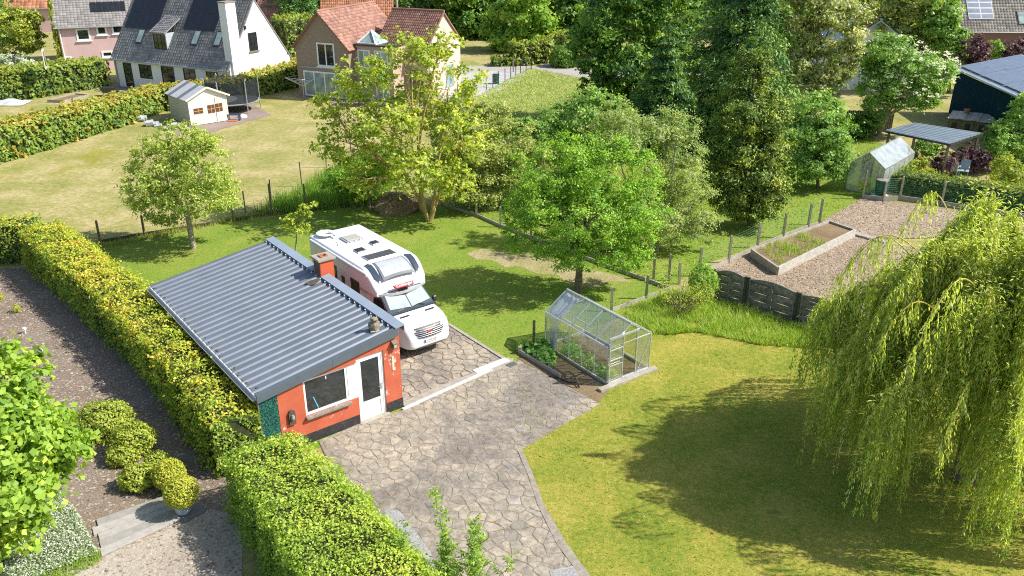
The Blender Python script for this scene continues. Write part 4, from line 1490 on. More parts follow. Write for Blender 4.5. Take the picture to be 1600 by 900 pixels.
# owl statue on the roof
ow_l = GF.hit(585, 516, (0, 0, rz_(0)), (-.148, 0, 1))
owl = thing('owl_statue', 'weathered owl figure perched at the front corner of the ribbed roof', 'statue', GF.w(ow_l.x, ow_l.y, rz_(ow_l.x) + .01), GF.a + R(-20))
rg = random.Random(3)
mb = MB()
prof = [(.10, 0), (.14, .03), (.145, .10), (.13, .20), (.10, .27), (.085, .30), (.11, .34), (.115, .39), (.09, .44), (.03, .47), (.0, .475)]
N = 16
v = []
for (r0, z) in prof:
    for k in range(N):
        a = 2 * math.pi * k / N
        j = 1 + .09 * math.sin(5 * a + z * 40) + rg.uniform(-.05, .05)
        v.append((r0 * math.cos(a) * j * 1.05, r0 * math.sin(a) * j * .9 - .06 * (z / .47), z))
f = []
for i in range(len(prof) - 1):
    for k in range(N):
        f.append((i * N + k, i * N + (k + 1) % N, (i + 1) * N + (k + 1) % N, (i + 1) * N + k))
f.append(tuple(range(N - 1, -1, -1)))
mb.add(v, f)
mb.build('body', M['owl'], owl, smooth=False)
for s in (-1, 1):
    mb = MB()
    mb.lathe([(.0, -.14), (.05, -.10), (.07, 0), (.05, .09), (.0, .12)], 8, (s * .12, -.0, .18)); mb.build('wing', M['owl'], owl)
    mb = MB(); mb.add([(s * .05, -.07, .44), (s * .10, -.04, .42), (s * .06, -.02, .45), (s * .095, -.06, .53)], [(0, 1, 3), (1, 2, 3), (2, 0, 3), (0, 2, 1)]); mb.build('ear_tuft', M['owl'], owl)
    mb = MB(); mb.lathe([(.0, -.012), (.026, -.006), (.026, .006), (.0, .012)], 8, (s * .045, -.155, .385)); mb.build('eye', M['blackplastic'], owl)
    mb = MB()
    for q in (-1, 0, 1): mb.tube([(s * .05, -.10, .02), (s * .05 + q * .03, -.17, .01)], [.018, .008], 5)
    mb.build('claw', plain('pale claw', (.5, .47, .40), .8), owl)
mb = MB(); mb.add([(-.015, -.16, .375), (.015, -.16, .375), (0, -.16, .345), (0, -.19, .345)], [(0, 1, 3), (1, 2, 3), (2, 0, 3), (0, 2, 1)]); mb.build('beak', M['blackplastic'], owl)
mb = MB(); mb.box(-.13, .13, -.14, .12, -.01, .022); mb.build('base_plate', plain('pale foot', (.5, .47, .42), .9, scale=14, var=.3), owl)
# ------------------------------------------------------------------ motorhome
# local frame: x forward from the rear wall, y to the vehicle's left, z up
MF = Frame((-7.14, 31.93, 0), math.atan2(-.785, .62))
mh = thing('motorhome', 'white low profile motorhome with roof hatches parked behind the garage', 'motorhome', MF.o, MF.a)


def superring(x, zb, zt, hw, rc, n=32, tumble=0.0, e=None):
    """rounded-rectangle section at x; tumble narrows the top"""
    pts = []
    rc = min(rc, hw * .98, (zt - zb) * .49)
    cs = [(hw - rc, zt - rc), (-(hw - rc), zt - rc), (-(hw - rc), zb + rc), (hw - rc, zb + rc)]
    q = n // 4
    for i, (cy, cz) in enumerate(cs):
        for k in range(q):
            a = math.pi / 2 * i + math.pi / 2 * k / (q - 1)
            y, z = cy + rc * math.cos(a), cz + rc * math.sin(a)
            y *= 1 - tumble * (z - zb) / max(.01, zt - zb)
            pts.append((x, y, z))
    return pts


def loft(rings, cap0=True, cap1=True):
    mb = MB()
    n = len(rings[0])
    v = [p for r in rings for p in r]
    f = []
    for i in range(len(rings) - 1):
        for k in range(n):
            a, b = i * n + k, i * n + (k + 1) % n
            f.append((a, b, b + n, a + n))
    if cap0: f.append(tuple(range(n - 1, -1, -1)))
    if cap1: f.append(tuple((len(rings) - 1) * n + k for k in range(n)))
    mb.add(v, f)
    return mb


def autosmooth(o, ang=40):
    me = o.data
    me.polygons.foreach_set("use_smooth", np.ones(len(me.polygons), dtype=bool))
    bm = bmesh.new(); bm.from_mesh(me)
    for e in bm.edges:
        e.smooth = not (len(e.link_faces) == 2 and e.calc_face_angle(0) > R(ang))
    bm.to_mesh(me); bm.free()
    return o


HW = 1.14
body = autosmooth(loft([superring(0.0, .48, 2.74, HW - .06, .10), superring(.04, .42, 2.79, HW - .015, .10), superring(.10, .40, 2.80, HW, .09),
                        superring(4.05, .40, 2.80, HW, .09)]).build('living_body', M['gel'], mh))
# roof nose: falls forward over the cab
top = [(4.04, 2.803, HW + .002), (4.30, 2.79, HW), (4.55, 2.73, HW - .005), (4.80, 2.61, HW - .01), (5.02, 2.45, HW - .03), (5.17, 2.30, HW - .05), (5.28, 2.15, HW - .09), (5.32, 2.06, HW - .12)]
def ccurve(x): return .34 * max(0.0, min(1.0, (x - 4.2) / 1.1))
nose = autosmooth(loft([[(p[0] - ccurve(x) * (p[1] / HW) ** 2, p[1], p[2]) for p in superring(x, 1.92, z, w_, .10 if i < 5 else .05, n=48)] for i, (x, z, w_) in enumerate(top)]).build('overcab', M['gel'], mh), 35)
mb = MB()
tr = [(3.99, -HW - .008), (4.3, -HW - .008), (4.65, -HW + .0), (4.90, -HW + .05)] + [(5.325 - .34 * (k / 6) ** 2 * .86, k / 6 * (HW - .12)) for k in range(-6, 7)] + [(4.90, HW - .05), (4.65, HW), (4.3, HW + .008), (3.99, HW + .008)]
for (p, q) in zip(tr[:-1], tr[1:]):
    mb.add([(p[0], p[1], 1.895), (q[0], q[1], 1.895), (q[0], q[1], 1.985), (p[0], p[1], 1.985), (p[0] - .02, p[1] * .97, 1.895), (q[0] - .02, q[1] * .97, 1.895), (q[0] - .02, q[1] * .97, 1.985), (p[0] - .02, p[1] * .97, 1.985)],
           [(0, 1, 2, 3), (4, 7, 6, 5), (0, 4, 5, 1), (3, 2, 6, 7)])
mb.build('overcab_trim', M['silverpaint'], mh)
# cab
cab = [(3.9, .38, 2.00, .98, .16, .10), (4.70, .36, 2.03, .985, .16, .12), (4.95, .36, 2.03, .99, .15, .14), (5.10, .36, 1.95, .99, .14, .13), (5.74, .36, 1.44, .985, .12, .10),
       (6.00, .36, 1.37, .98, .12, .05), (6.35, .36, 1.31, .965, .14, .04), (6.60, .37, 1.22, .93, .18, .03), (6.76, .39, 1.07, .86, .20, .02), (6.84, .42, .90, .78, .18, 0), (6.87, .48, .70, .66, .085, 0)]
cabo = autosmooth(loft([superring(x, zb, zt, w_, rc, tumble=tb) for (x, zb, zt, w_, rc, tb) in cab]).build('cab', M['gel'], mh), 45)


def cab_top(x):
    for a, b in zip(cab[:-1], cab[1:]):
        if a[0] <= x <= b[0]:
            t = (x - a[0]) / (b[0] - a[0])
            return a[2] + (b[2] - a[2]) * t
    return cab[-1][2]


def patch(mb, pts2, lift, sub=6):
    """four-cornered patch (x, y) laid on the cab's upper face"""
    (a, b, c, d) = pts2
    v, f = [], []
    for i in range(sub + 1):
        for j in range(sub + 1):
            s, t = i / sub, j / sub
            x = (a[0] * (1 - s) + b[0] * s) * (1 - t) + (d[0] * (1 - s) + c[0] * s) * t
            y = (a[1] * (1 - s) + b[1] * s) * (1 - t) + (d[1] * (1 - s) + c[1] * s) * t
            v.append((x, y, cab_top(x) + lift))
    for i in range(sub):
        for j in range(sub):
            k = i * (sub + 1) + j
            f.append((k, k + 1, k + sub + 2, k + sub + 1))
    mb.add(v, f)


wsd = thing('windscreen', None, None, (0, 0, 0)); wsd.parent = mh
mb = MB(); patch(mb, [(4.98, -.80), (4.98, .80), (5.80, .91), (5.80, -.91)], .012, 10); mb.build('glass_border', plain('windscreen glass', (.05, .07, .08), .05, spec=.9), wsd)
mb = MB(); patch(mb, [(5.10, .02), (5.10, .76), (5.62, .84), (5.70, .02)], .022, 8); mb.build('blind', M['shade'], wsd)
mb = MB(); patch(mb, [(5.10, -.76), (5.10, -.02), (5.70, -.02), (5.62, -.84)], .022, 8); mb.build('blind', M['shade'], wsd)
mb = MB(); patch(mb, [(5.06, -.22), (5.06, .22), (5.30, .09), (5.30, -.09)], .028, 4); mb.build('mirror_mount', M['blackplastic'], wsd)
for s in (-1, 1):
    mb = MB(); mb.tube([(5.76, s * .55 - .05, cab_top(5.76) + .04), (5.69, s * .30, cab_top(5.69) + .045), (5.72, s * .05, cab_top(5.72) + .045)], [.016, .014, .010], 5); mb.build('wiper', M['blackplastic'], wsd)
mb = MB(); patch(mb, [(5.74, -.93), (5.74, .93), (5.86, .95), (5.86, -.95)], .010, 8); mb.build('scuttle', M['blackplastic'], mh)
for s in (-1, 1):
    mb = MB(); patch(mb, [(6.00, s * .34), (6.00, s * .74), (6.09, s * .70), (6.09, s * .32)], .008, 3); mb.build('bonnet_vent', M['blackplastic'], mh)
# grille
gr = thing('grille', None, None, (0, 0, 0)); gr.parent = mh


def nose_pt(y, z, lift=0.01):
    """point on the blunt front near (y, z)"""
    best = 6.87
    for a, b in zip(cab[:-1], cab[1:]):
        if b[2] <= z <= a[2]:
            t = (a[2] - z) / max(1e-6, a[2] - b[2])
            best = a[0] + (b[0] - a[0]) * t
    best = min(best, 6.87)
    return (best - .11 * (abs(y) / .8) ** 2.2 + lift, y, z)


def nose_poly(mb, outline, lift=.01):
    c = (sum(p[0] for p in outline) / len(outline), sum(p[1] for p in outline) / len(outline))
    rings = [[(c[0] + (p[0] - c[0]) * s, c[1] + (p[1] - c[1]) * s) for p in outline] for s in (.33, .66, 1.0)]
    v = [nose_pt(c[0], c[1], lift)]
    n = len(outline)
    f = []
    for r in rings: v += [nose_pt(p[0], p[1], lift) for p in r]
    for k in range(n): f.append((0, 1 + k, 1 + (k + 1) % n))
    for i in range(2):
        for k in range(n):
            a, b = 1 + i * n + k, 1 + i * n + (k + 1) % n
            f.append((a, a + n, b + n, b))
    mb.add(v, f)


def hexa(w_, z0, z1, k=.75):
    return [(-w_ * k, z0), (-w_ * .3, z0 - .01), (w_ * .3, z0 - .01), (w_ * k, z0), (w_, (z0 + z1) / 2), (w_ * .92, z1), (w_ * .4, z1 + .015), (-w_ * .4, z1 + .015), (-w_ * .92, z1), (-w_, (z0 + z1) / 2)]


mb = MB(); nose_poly(mb, hexa(.64, .80, 1.17), .055); mb.build('surround', M['silverpaint'], gr)
mb = MB(); nose_poly(mb, hexa(.61, .82, 1.15), .066); mb.build('opening', M['blackplastic'], gr)
for i in range(5):
    z = .865 + i * .060
    w_ = .55 if i in (0, 4) else .61
    mb = MB()
    mb.tube([nose_pt(y * w_, z, .078) for y in (-1, -.66, -.33, 0, .33, .66, 1)], .011, 5)
    mb.build('slat', M['chrome'], gr)
mb = MB()
c0 = nose_pt(0, .985, .10)
v = [c0] + [(c0[0] - .012, .115 * math.cos(i / 16 * 6.283), .985 + .052 * math.sin(i / 16 * 6.283)) for i in range(16)] + [(c0[0] - .05, .115 * math.cos(i / 16 * 6.283), .985 + .052 * math.sin(i / 16 * 6.283)) for i in range(16)]
mb.add(v, [(0, 1 + i, 1 + (i + 1) % 16) for i in range(16)] + [(1 + i, 17 + i, 17 + (i + 1) % 16, 1 + (i + 1) % 16) for i in range(16)])
em = mb.build('emblem', M['red'], gr)
mb = MB()
ringp = [(c0[0] - .008, .118 * math.cos(i / 16 * 6.283), .985 + .055 * math.sin(i / 16 * 6.283)) for i in range(17)]
mb.tube(ringp, .008, 5); mb.build('emblem_rim', M['chrome'], em)
for s in (-1, 1):
    hl = thing('headlight', None, None, (0, 0, 0)); hl.parent = mh
    o_ = [(s * .64, 1.00), (s * .70, 1.09), (s * .86, 1.15), (s * .93, 1.12), (s * .90, .98), (s * .76, .94)]
    def hp(y, z, l):
        xx = 6.74 - .32 * ((abs(y) - .62) / .31) ** 1.6 - (z - .93) * .55
        return (xx + l, y, z)
    c_ = (s * .79, 1.04)
    mb = MB(); v = [hp(*c_, .055)] + [hp(p[0], p[1], .02) for p in o_] + [hp(p[0], p[1], -.05) for p in o_]
    mb.add(v, [(0, 1 + i, 1 + (i + 1) % 6) for i in range(6)] + [(1 + i, 7 + i, 7 + (i + 1) % 6, 1 + (i + 1) % 6) for i in range(6)])
    mb.build('lens', M['clearlens'], hl)
    mb = MB(); mb.lathe([(.0, -.02), (.045, -.01), (.05, .02), (.0, .03)], 10, hp(s * .78, 1.03, .03)); mb.build('lamp', M['chrome'], hl)
    fl = MB(); fl.tube([nose_pt(s * .70, .50, -.03), nose_pt(s * .70, .50, .015)], .055, 10); fl.build('fog_lamp', M['clearlens'], mh)
# bumper lip, plate
mb = MB(); mb.tube([nose_pt(y, .44, .012) for y in (-.62, -.4, -.2, 0, .2, .4, .62)], .03, 6); mb.build('bumper_grille', M['blackplastic'], mh)
mb = MB(); mb.box(6.885, 6.90, -.26, .26, .60, .71); pl = mb.build('number_plate', M['white'], mh)
mb = MB(); mb.box(6.9005, 6.903, -.255, -.21, .605, .705); mb.build('plate_strip', M['blueplate'], pl)


def text_obj(name, s, mat, parent, size, M4, extrude=.002):
    cu = bpy.data.curves.new(name, 'FONT')
    cu.body = s; cu.size = size; cu.extrude = extrude; cu.align_x = 'CENTER'; cu.align_y = 'CENTER'
    o = bpy.data.objects.new(name, cu)
    COL.objects.link(o)
    dg = bpy.context.evaluated_depsgraph_get()
    me = bpy.data.meshes.new_from_object(o.evaluated_get(dg))
    bpy.data.objects.remove(o)
    me.materials.clear(); me.materials.append(mat)
    me.transform(M4)
    return link(name, me, None, parent)


B2 = Matrix(((0, 0, 1, 0), (1, 0, 0, 0), (0, 1, 0, 0), (0, 0, 0, 1)))   # text x -> +y, text y -> +z, faces +x
text_obj('plate_lettering', '1-YUT-445', plain('plate red brown ink', (.25, .03, .03), .5), pl, .085, Matrix.Translation((6.9035, .03, .655)) @ B2)
# red name badge on the overcab lip, tilted with the slope
bn = Vector((.60, 0, .8)).normalized()
bz = Vector((-.8, 0, .60)).normalized()
B3 = Matrix(((bn.x * 0, bz.x, bn.x, 5.262), (1, 0, 0, 0), (0, bz.z, bn.z, 2.205), (0, 0, 0, 1)))
mb = MB()
c = Vector((5.256, 0, 2.20))
mb.add([c + Vector((0, y, 0)) + bz * t + bn * l for l in (-.06, .012) for (y, t) in ((-.36, -.068), (.36, -.068), (.42, .068), (-.42, .068))],
       [(0, 3, 2, 1), (4, 5, 6, 7), (0, 1, 5, 4), (1, 2, 6, 5), (2, 3, 7, 6), (3, 0, 4, 7)])
bd = mb.build('badge', M['red'], mh)
text_obj('badge_lettering', 'Challenger', M['white'], bd, .155, Matrix.Translation(bn * .012) @ B3)
# skylight in the overcab slope with dark wedges
def top_z(x):
    for a, b in zip(top[:-1], top[1:]):
        if a[0] <= x <= b[0]:
            return a[1] + (b[1] - a[1]) * (x - a[0]) / (b[0] - a[0])
    return top[-1][1]


def tpatch(name, mat, pts, lift, parent, sub=8):
    (a, b, c, d) = pts
    mb = MB(); v, f = [], []
    for i in range(sub + 1):
        for j in range(sub + 1):
            s, t = i / sub, j / sub
            x = (a[0] * (1 - s) + b[0] * s) * (1 - t) + (d[0] * (1 - s) + c[0] * s) * t
            y = (a[1] * (1 - s) + b[1] * s) * (1 - t) + (d[1] * (1 - s) + c[1] * s) * t
            v.append((x, y, top_z(x + ccurve(x) * (y / HW) ** 2) + lift))
    for i in range(sub):
        for j in range(sub):
            k = i * (sub + 1) + j
            f.append((k, k + 1, k + sub + 2, k + sub + 1))
    mb.add(v, f)
    o = mb.build(name, mat, parent)
    sm = o.modifiers.new('t', 'SOLIDIFY'); sm.thickness = .012; sm.offset = -1
    return o


sk = tpatch('skylight', plain('dark skylight frame', (.16, .17, .18), .4), [(4.10, -.62), (4.10, .62), (4.98, .66), (4.98, -.66)], .014, mh)
tpatch('pane', plain('blinded skylight', (.42, .45, .47), .12, spec=.7), [(4.16, -.55), (4.16, .55), (4.90, .59), (4.90, -.59)], .028, sk)
for s in (-1, 1):
    tpatch('dark_wedge', plain('smoked blue panel', (.045, .065, .095), .2), [(4.02, s * .70), (4.14, s * .98), (4.82, s * .93), (4.98, s * .74)], .012, mh)
# flat roof furniture
def raised(name, x0, x1, y0, y1, h, mat, parent, rim=None):
    mb = MB(); mb.box(x0, x1, y0, y1, 2.80, 2.80 + h); o = mb.build(name, mat, parent, bevel=.012)
    return o


hat = raised('roof_hatch', 1.05, 1.75, -.36, .36, .05, M['greyplastic'], mh)
mb = MB(); mb.box(1.12, 1.68, -.29, .29, 2.85, 2.875); mb.build('lid', plain('pale acrylic dome', (.42, .41, .37), .2), hat, bevel=.01)
for y in (-.22, 0, .22):
    mb = MB(); mb.box(1.73, 1.77, y - .03, y + .03, 2.84, 2.87); mb.build('latch', M['white'], hat)
hat = raised('roof_hatch', 2.55, 2.95, -.55, -.15, .05, M['silverpaint'], mh)
mb = MB(); mb.box(2.58, 2.92, -.52, -.18, 2.85, 2.878); mb.build('lid', M['blackplastic'], hat, bevel=.01)
hat = raised('roof_hatch', 2.22, 2.58, .30, .64, .05, M['silverpaint'], mh)
mb = MB(); mb.box(2.25, 2.55, .33, .61, 2.85, 2.878); mb.build('lid', M['blackplastic'], hat, bevel=.01)
sp = raised('solar_panel', 3.30, 3.86, -.62, .62, .035, M['alu'], mh)
for i in range(9):
    for j in range(4):
        mb = MB(); y0 = -.585 + i * .13; x0 = 3.335 + j * .1225
        mb.box(x0, x0 + .115, y0, y0 + .123, 2.836, 2.839); mb.build('cell', plain('dark cell', (.07, .07, .08), .25) if (i, j) == (0, 0) else bpy.data.materials['dark cell'], sp)
# satellite dish folded flat
sd = thing('satellite_dish', None, None, (0, 0, 0)); sd.parent = mh
mb = MB(); mb.lathe([(.0, .02), (.30, .03), (.36, .055), (.355, .075), (.30, .055), (.0, .04)], 24, (.48, -.62, 2.86)); mb.build('dish', M['white'], sd, smooth=False)
mb = MB(); mb.box(.72, .98, -.55, -.22, 2.80, 2.86); mb.build('mount', M['white'], sd, bevel=.015)
mb = MB(); mb.beam((.85, -.35, 2.90), (.52, -.50, 3.0), .12, .07); mb.build('arm', M['white'], sd, bevel=.01)
mb = MB(); mb.tube([(1.75, -.78, 2.8), (1.75, -.78, 2.92), (1.70, -.78, 2.95)], .012, 5); mb.build('aerial', M['blackplastic'], mh)
# awning rail and bands along the right side
mb = MB(); mb.box(.25, 4.7, -HW - .09, -HW - .002, 2.62, 2.74); mb.build('awning', M['gel'], mh, bevel=.02)
mb = MB(); mb.box(.26, 4.69, -HW - .094, -HW - .091, 2.655, 2.675); mb.build('awning_seam', M['silverpaint'], mh)
mb = MB()
for (x0, x1, z0, z1) in ((.12, 4.3, .40, .62),): mb.box(x0, x1, -HW - .012, -HW + .01, z0, z1); mb.box(x0, x1, HW - .01, HW + .012, z0, z1)
mb.build('skirt', M['silverpaint'], mh)
mb = MB(); mb.tube([(1.0, -HW - .004, 2.25), (2.2, -HW - .004, 2.1), (3.0, -HW - .004, 1.7), (3.7, -HW - .004, 1.2), (4.3, -HW - .004, 1.0)], .012, 4); mb.build('side_stripe', M['silverpaint'], mh)
gg = plain('olive tinted acrylic', (.07, .085, .03), .08, var=.5, scale=4, spec=.8)
for (x0, x1, z0, z1) in ((1.25, 2.25, 1.62, 2.22), (3.35, 4.0, 1.62, 2.15)):
    for s in (-1, 1):
        mb = MB(); mb.box(x0, x1, s * (HW + .001), s * (HW + .018), z0, z1); fr = mb.build('side_window', M['blackplastic'], mh)
        mb = MB(); mb.box(x0 + .05, x1 - .05, s * (HW + .0185), s * (HW + .024), z0 + .05, z1 - .05); mb.build('pane', gg, fr)
mb = MB(); mb.box(2.45, 3.05, -HW - .010, -HW, .55, 2.25); ed = mb.build('entry_door', M['gel'], mh)
mb = MB(); mb.box(2.62, 2.9, -HW - .014, -HW - .0105, 1.55, 2.0); mb.build('pane', gg, ed)
for s in (-1, 1):
    mb = MB()
    q = [(4.55, .965, 1.26), (5.62, .975, 1.26), (5.42, .925, 1.58), (5.12, .87, 1.84), (4.60, .86, 1.86)]
    mb.add([(x, s * (y + .012), z) for (x, y, z) in q] + [(x, s * (y - .02), z) for (x, y, z) in q], [(0, 1, 2, 3, 4), (9, 8, 7, 6, 5)] + [(i, (i + 1) % 5, 5 + (i + 1) % 5, 5 + i) for i in range(5)])
    mb.build('cab_window', plain('dark cab glass', (.025, .03, .035), .06, spec=.9) if s < 0 else bpy.data.materials['dark cab glass'], mh)
    mi = thing('wing_mirror', None, None, (0, 0, 0)); mi.parent = mh
    mb = MB(); mb.box(5.36, 5.50, s * 1.06, s * 1.22, 1.28, 1.52); mb.build('housing', M['blackplastic'], mi, bevel=.03)
    mb = MB(); mb.beam((5.46, s * .96, 1.30), (5.44, s * 1.14, 1.40), .06, .05); mb.build('arm', M['blackplastic'], mi)
for x in (1.45, 5.95):
    for s in (-1, 1):
        wh = thing('wheel', None, None, (0, 0, 0)); wh.parent = mh
        mb = MB()
        pr = [(.20, -.10), (.31, -.105), (.345, -.08), (.35, 0), (.345, .08), (.31, .105), (.20, .10)]
        N = 24
        v = [(x + r_ * math.cos(6.2832 * k / N), s * .90 + y_, .35 + r_ * math.sin(6.2832 * k / N)) for (r_, y_) in pr for k in range(N)]
        f = [(i * N + k, i * N + (k + 1) % N, (i + 1) * N + (k + 1) % N, (i + 1) * N + k) for i in range(len(pr) - 1) for k in range(N)]
        mb.add(v, f); mb.build('tyre', M['rubber'], wh)
        mb = MB(); mb.tube([(x, s * .82, .35), (x, s * .985, .35)], .205, 16); mb.build('rim', M['silverpaint'], wh)
mb = MB(); mb.box(.3, 6.3, -.85, .85, .30, .42); mb.build('chassis', M['blackplastic'], mh)
for s in (-1, 1):
    mb = MB(); mb.box(-.03, .01, s * .95, s * 1.07, .75, 1.25); mb.build('tail_light', M['red'], mh)

# ------------------------------------------------------------------ glasshouse (near)
def glasshouse(name, label, fr, W_, L_, he, hr, bays, glass, bar, zb=.02, doors=True, fleece=False):
    t = thing(name, label, 'greenhouse', fr.o, fr.a)
    b = .025
    hw = W_ / 2
    mb = MB()
    mb.box(0, W_, 0, .05, zb, zb + .10); mb.box(0, W_, L_ - .05, L_, zb, zb + .10); mb.box(0, .05, .05, L_ - .05, zb, zb + .10); mb.box(W_ - .05, W_, .05, L_ - .05, zb, zb + .10)
    mb.build('base_rail', bar, t)
    for x in (0, W_):
        mb = MB(); mb.box(x - .025, x + .025, 0, L_, he - .02, he + .03); mb.build('eaves_rail', bar, t)
    mb = MB(); mb.box(hw - .025, hw + .025, 0, L_, hr - .02, hr + .04); mb.build('ridge', bar, t)
    for i in range(bays + 1):
        y = L_ * i / bays
        for x in (0, W_):
            mb = MB(); mb.box(x - b / 2, x + b / 2, y - b / 2, y + b / 2, zb + .10, he - .02); mb.build('post', bar, t)
            mb = MB(); mb.beam((x, y, he + .01), (hw, y, hr), b * 1.1, b * 1.4); mb.build('rafter', bar, t)
    for i in range(bays):
        y0, y1 = L_ * i / bays + .015, L_ * (i + 1) / bays - .015
        for x in (0, W_):
            mb = MB(); mb.box(x - .002, x + .002, y0, y1, zb + .11, he - .02); mb.build('pane', glass, t)
            o0, o1 = Vector((x, 0, he + .025)), Vector((hw, 0, hr + .015))
            mb = MB(); mb.add([(o0.x, y0, o0.z), (o0.x, y1, o0.z), (o1.x, y1, o1.z), (o1.x, y0, o1.z), (o0.x, y0, o0.z + .004), (o0.x, y1, o0.z + .004), (o1.x, y1, o1.z + .004), (o1.x, y0, o1.z + .004)],
                             [(0, 3, 2, 1), (4, 5, 6, 7), (0, 1, 5, 4), (1, 2, 6, 5), (2, 3, 7, 6), (3, 0, 4, 7)])
            mb.build('pane', glass, t)
    def zg(x): return he + (hr - he) * (1 - abs(x - hw) / hw)
    d0, d1 = hw - .32, hw + .32
    for y, back in ((0, False), (L_, True)):
        for x in (d0, d1) if not back else (W_ * .33, W_ * .67):
            mb = MB(); mb.box(x - b / 2, x + b / 2, y - b / 2, y + b / 2, zb + .1, zg(x)); mb.build('end_post', bar, t)
        mb = MB(); mb.box(.02, W_ - .02, y - .012, y + .012, he - .02, he + .005); mb.build('end_rail', bar, t)
        xs = [0, d0, d1, W_] if not back else [0, W_ * .33, W_ * .67, W_]
        for i, (a, c) in enumerate(zip(xs[:-1], xs[1:])):
            if not back and i == 1: continue
            mb = MB(); a2, c2 = a + .015, c - .015
            pts = [(a2, y, zb + .11), (c2, y, zb + .11), (c2, y, zg(c2) - .01)] + ([(hw, y, hr - .02)] if a2 < hw < c2 else []) + [(a2, y, zg(a2) - .01)]
            mb.extrude(pts, (0, .004, 0)); mb.build('end_pane', glass, t)
    return t, d0, d1, zg


GH = Frame((3.16, 24.40, 0), R(35.5))
gh, d0, d1, zg = glasshouse('greenhouse', 'small aluminium greenhouse with clear glass at the edge of the terrace', GH, 1.92, 3.38, 1.42, 2.05, 5, M['glass'], M['alu'])
# sliding door standing to the left of its opening, and its long head rail
sd_ = thing('sliding_door', None, None, (0, 0, 0)); sd_.parent = gh
mb = MB()
mb.box(.02, .05, -.06, -.03, .10, 1.72); mb.box(.60, .63, -.06, -.03, .10, 1.72)
for z in (.10, .72, .92, 1.30, 1.69): mb.box(.05, .60, -.058, -.032, z, z + .03)
mb.build('frame', M['alu'], sd_)
for (z0, z1) in ((.13, .72), (.95, 1.30), (1.33, 1.69)):
    mb = MB(); mb.box(.05, .60, -.047, -.043, z0, z1); mb.build('pane', M['glass'], sd_)
mb = MB(); mb.box(-.02, 1.30, -.075, -.028, 1.735, 1.80); mb.build('door_rail', M['alu'], gh)
mb = MB(); mb.box(0.02, 1.9, -.035, -.015, .03, .10); mb.build('door_sill', M['alu'], gh)
mb = MB(); mb.beam((1.35, -.01, .12), (1.90, -.01, 1.35), .02, .02); mb.build('brace', M['alu'], gh)
# open roof vent frame
mb = MB(); yv0, yv1 = 1.36, 2.02
for (a, c) in (((.30, yv0, 1.63), (.30, yv1, 1.63)),): mb.beam(a, c, .03, .03)
mb.beam((.30, yv0, 1.63), (.95, yv0, 2.06), .025, .03); mb.beam((.30, yv1, 1.63), (.95, yv1, 2.06), .025, .03)
mb.build('roof_vent', M['alu'], gh)
# base kerb and bits round it
ke = thing('concrete_edging', 'low weathered concrete edging along the door end of the near greenhouse', 'edging', GH.w(0, -.14, 0), GH.a)
mb = MB(); mb.box(-.45, 2.15, -.10, .10, 0, .10); mb.build('slab', M['concrete'], ke, bevel=.01)
wt = thing('white_fleece', 'white fleece hung inside the far left end of the near greenhouse', 'fleece', GH.w(.0, 3.0, 0), GH.a)
mb = MB(); v, f = [], []
for i in range(15):
    for j in range(9):
        u = i / 14; s_ = j / 8
        if u < .5: x, z = .08 + .03 * math.sin(s_ * 15), .12 + u * 2 * 1.29
        else: x, z = .08 + (u - .5) * 2 * .86, 1.40 + (u - .5) * 2 * .56
        w_ = (.24 + .20 * min(1, u * 1.6))
        v.append((x + .02 * math.sin(u * 20 + j), (s_ - .5) * w_ * 1.6 + .02 * math.sin(9 * u), z - .03 + .02 * math.sin(j * 2.1)))
for i in range(14):
    for j in range(8):
        k = i * 9 + j; f.append((k, k + 1, k + 10, k + 9))
mb.add(v, f); mb.build('sheet', M['whitecloth'], wt, smooth=True)
INGH = [GH.w(.1, .1), GH.w(1.8, .1), GH.w(1.8, 3.3), GH.w(.1, 3.3)]
sheet('greenhouse_earth', INGH, 0.017, M['g_dirt'])
# vegetable plants
def veg(name, label, c, r, h, n, leaf, seed, group=None, matk='veg'):
    rg = np.random.default_rng(seed)
    t = thing(name, label, 'plant', (c[0], c[1], 0), 0, group)
    d = unit(rg.normal(size=(n, 3)) * [1, 1, .5] + [0, 0, .35])
    rad = rg.uniform(.3, 1.0, n)[:, None] ** .6
    pos = np.array([c[0], c[1], .03]) + d * np.array([r, r, h]) * rad
    pos[:, 2] = np.abs(pos[:, 2]) + .02
    leaf_obj('leaves', M[matk], pos, unit(d * .5 + [0, 0, 1.0] + rg.normal(size=(n, 3)) * .35), leaf * rg.uniform(.6, 1.3, n), np.clip(rg.normal(.5, .22, n), 0, 1), t, .8, rg=rg, kind='stuff')
    mb = MB()
    for k in range(6):
        e = d[k] * np.array([r, r, h]) * .7
        mb.tube([(0, 0, 0), tuple(e * .5 + [0, 0, .05]), tuple(e)], [.012, .009, .006], 4, cap=False)
    mb.build('stems', M['veg'], t)
    return t


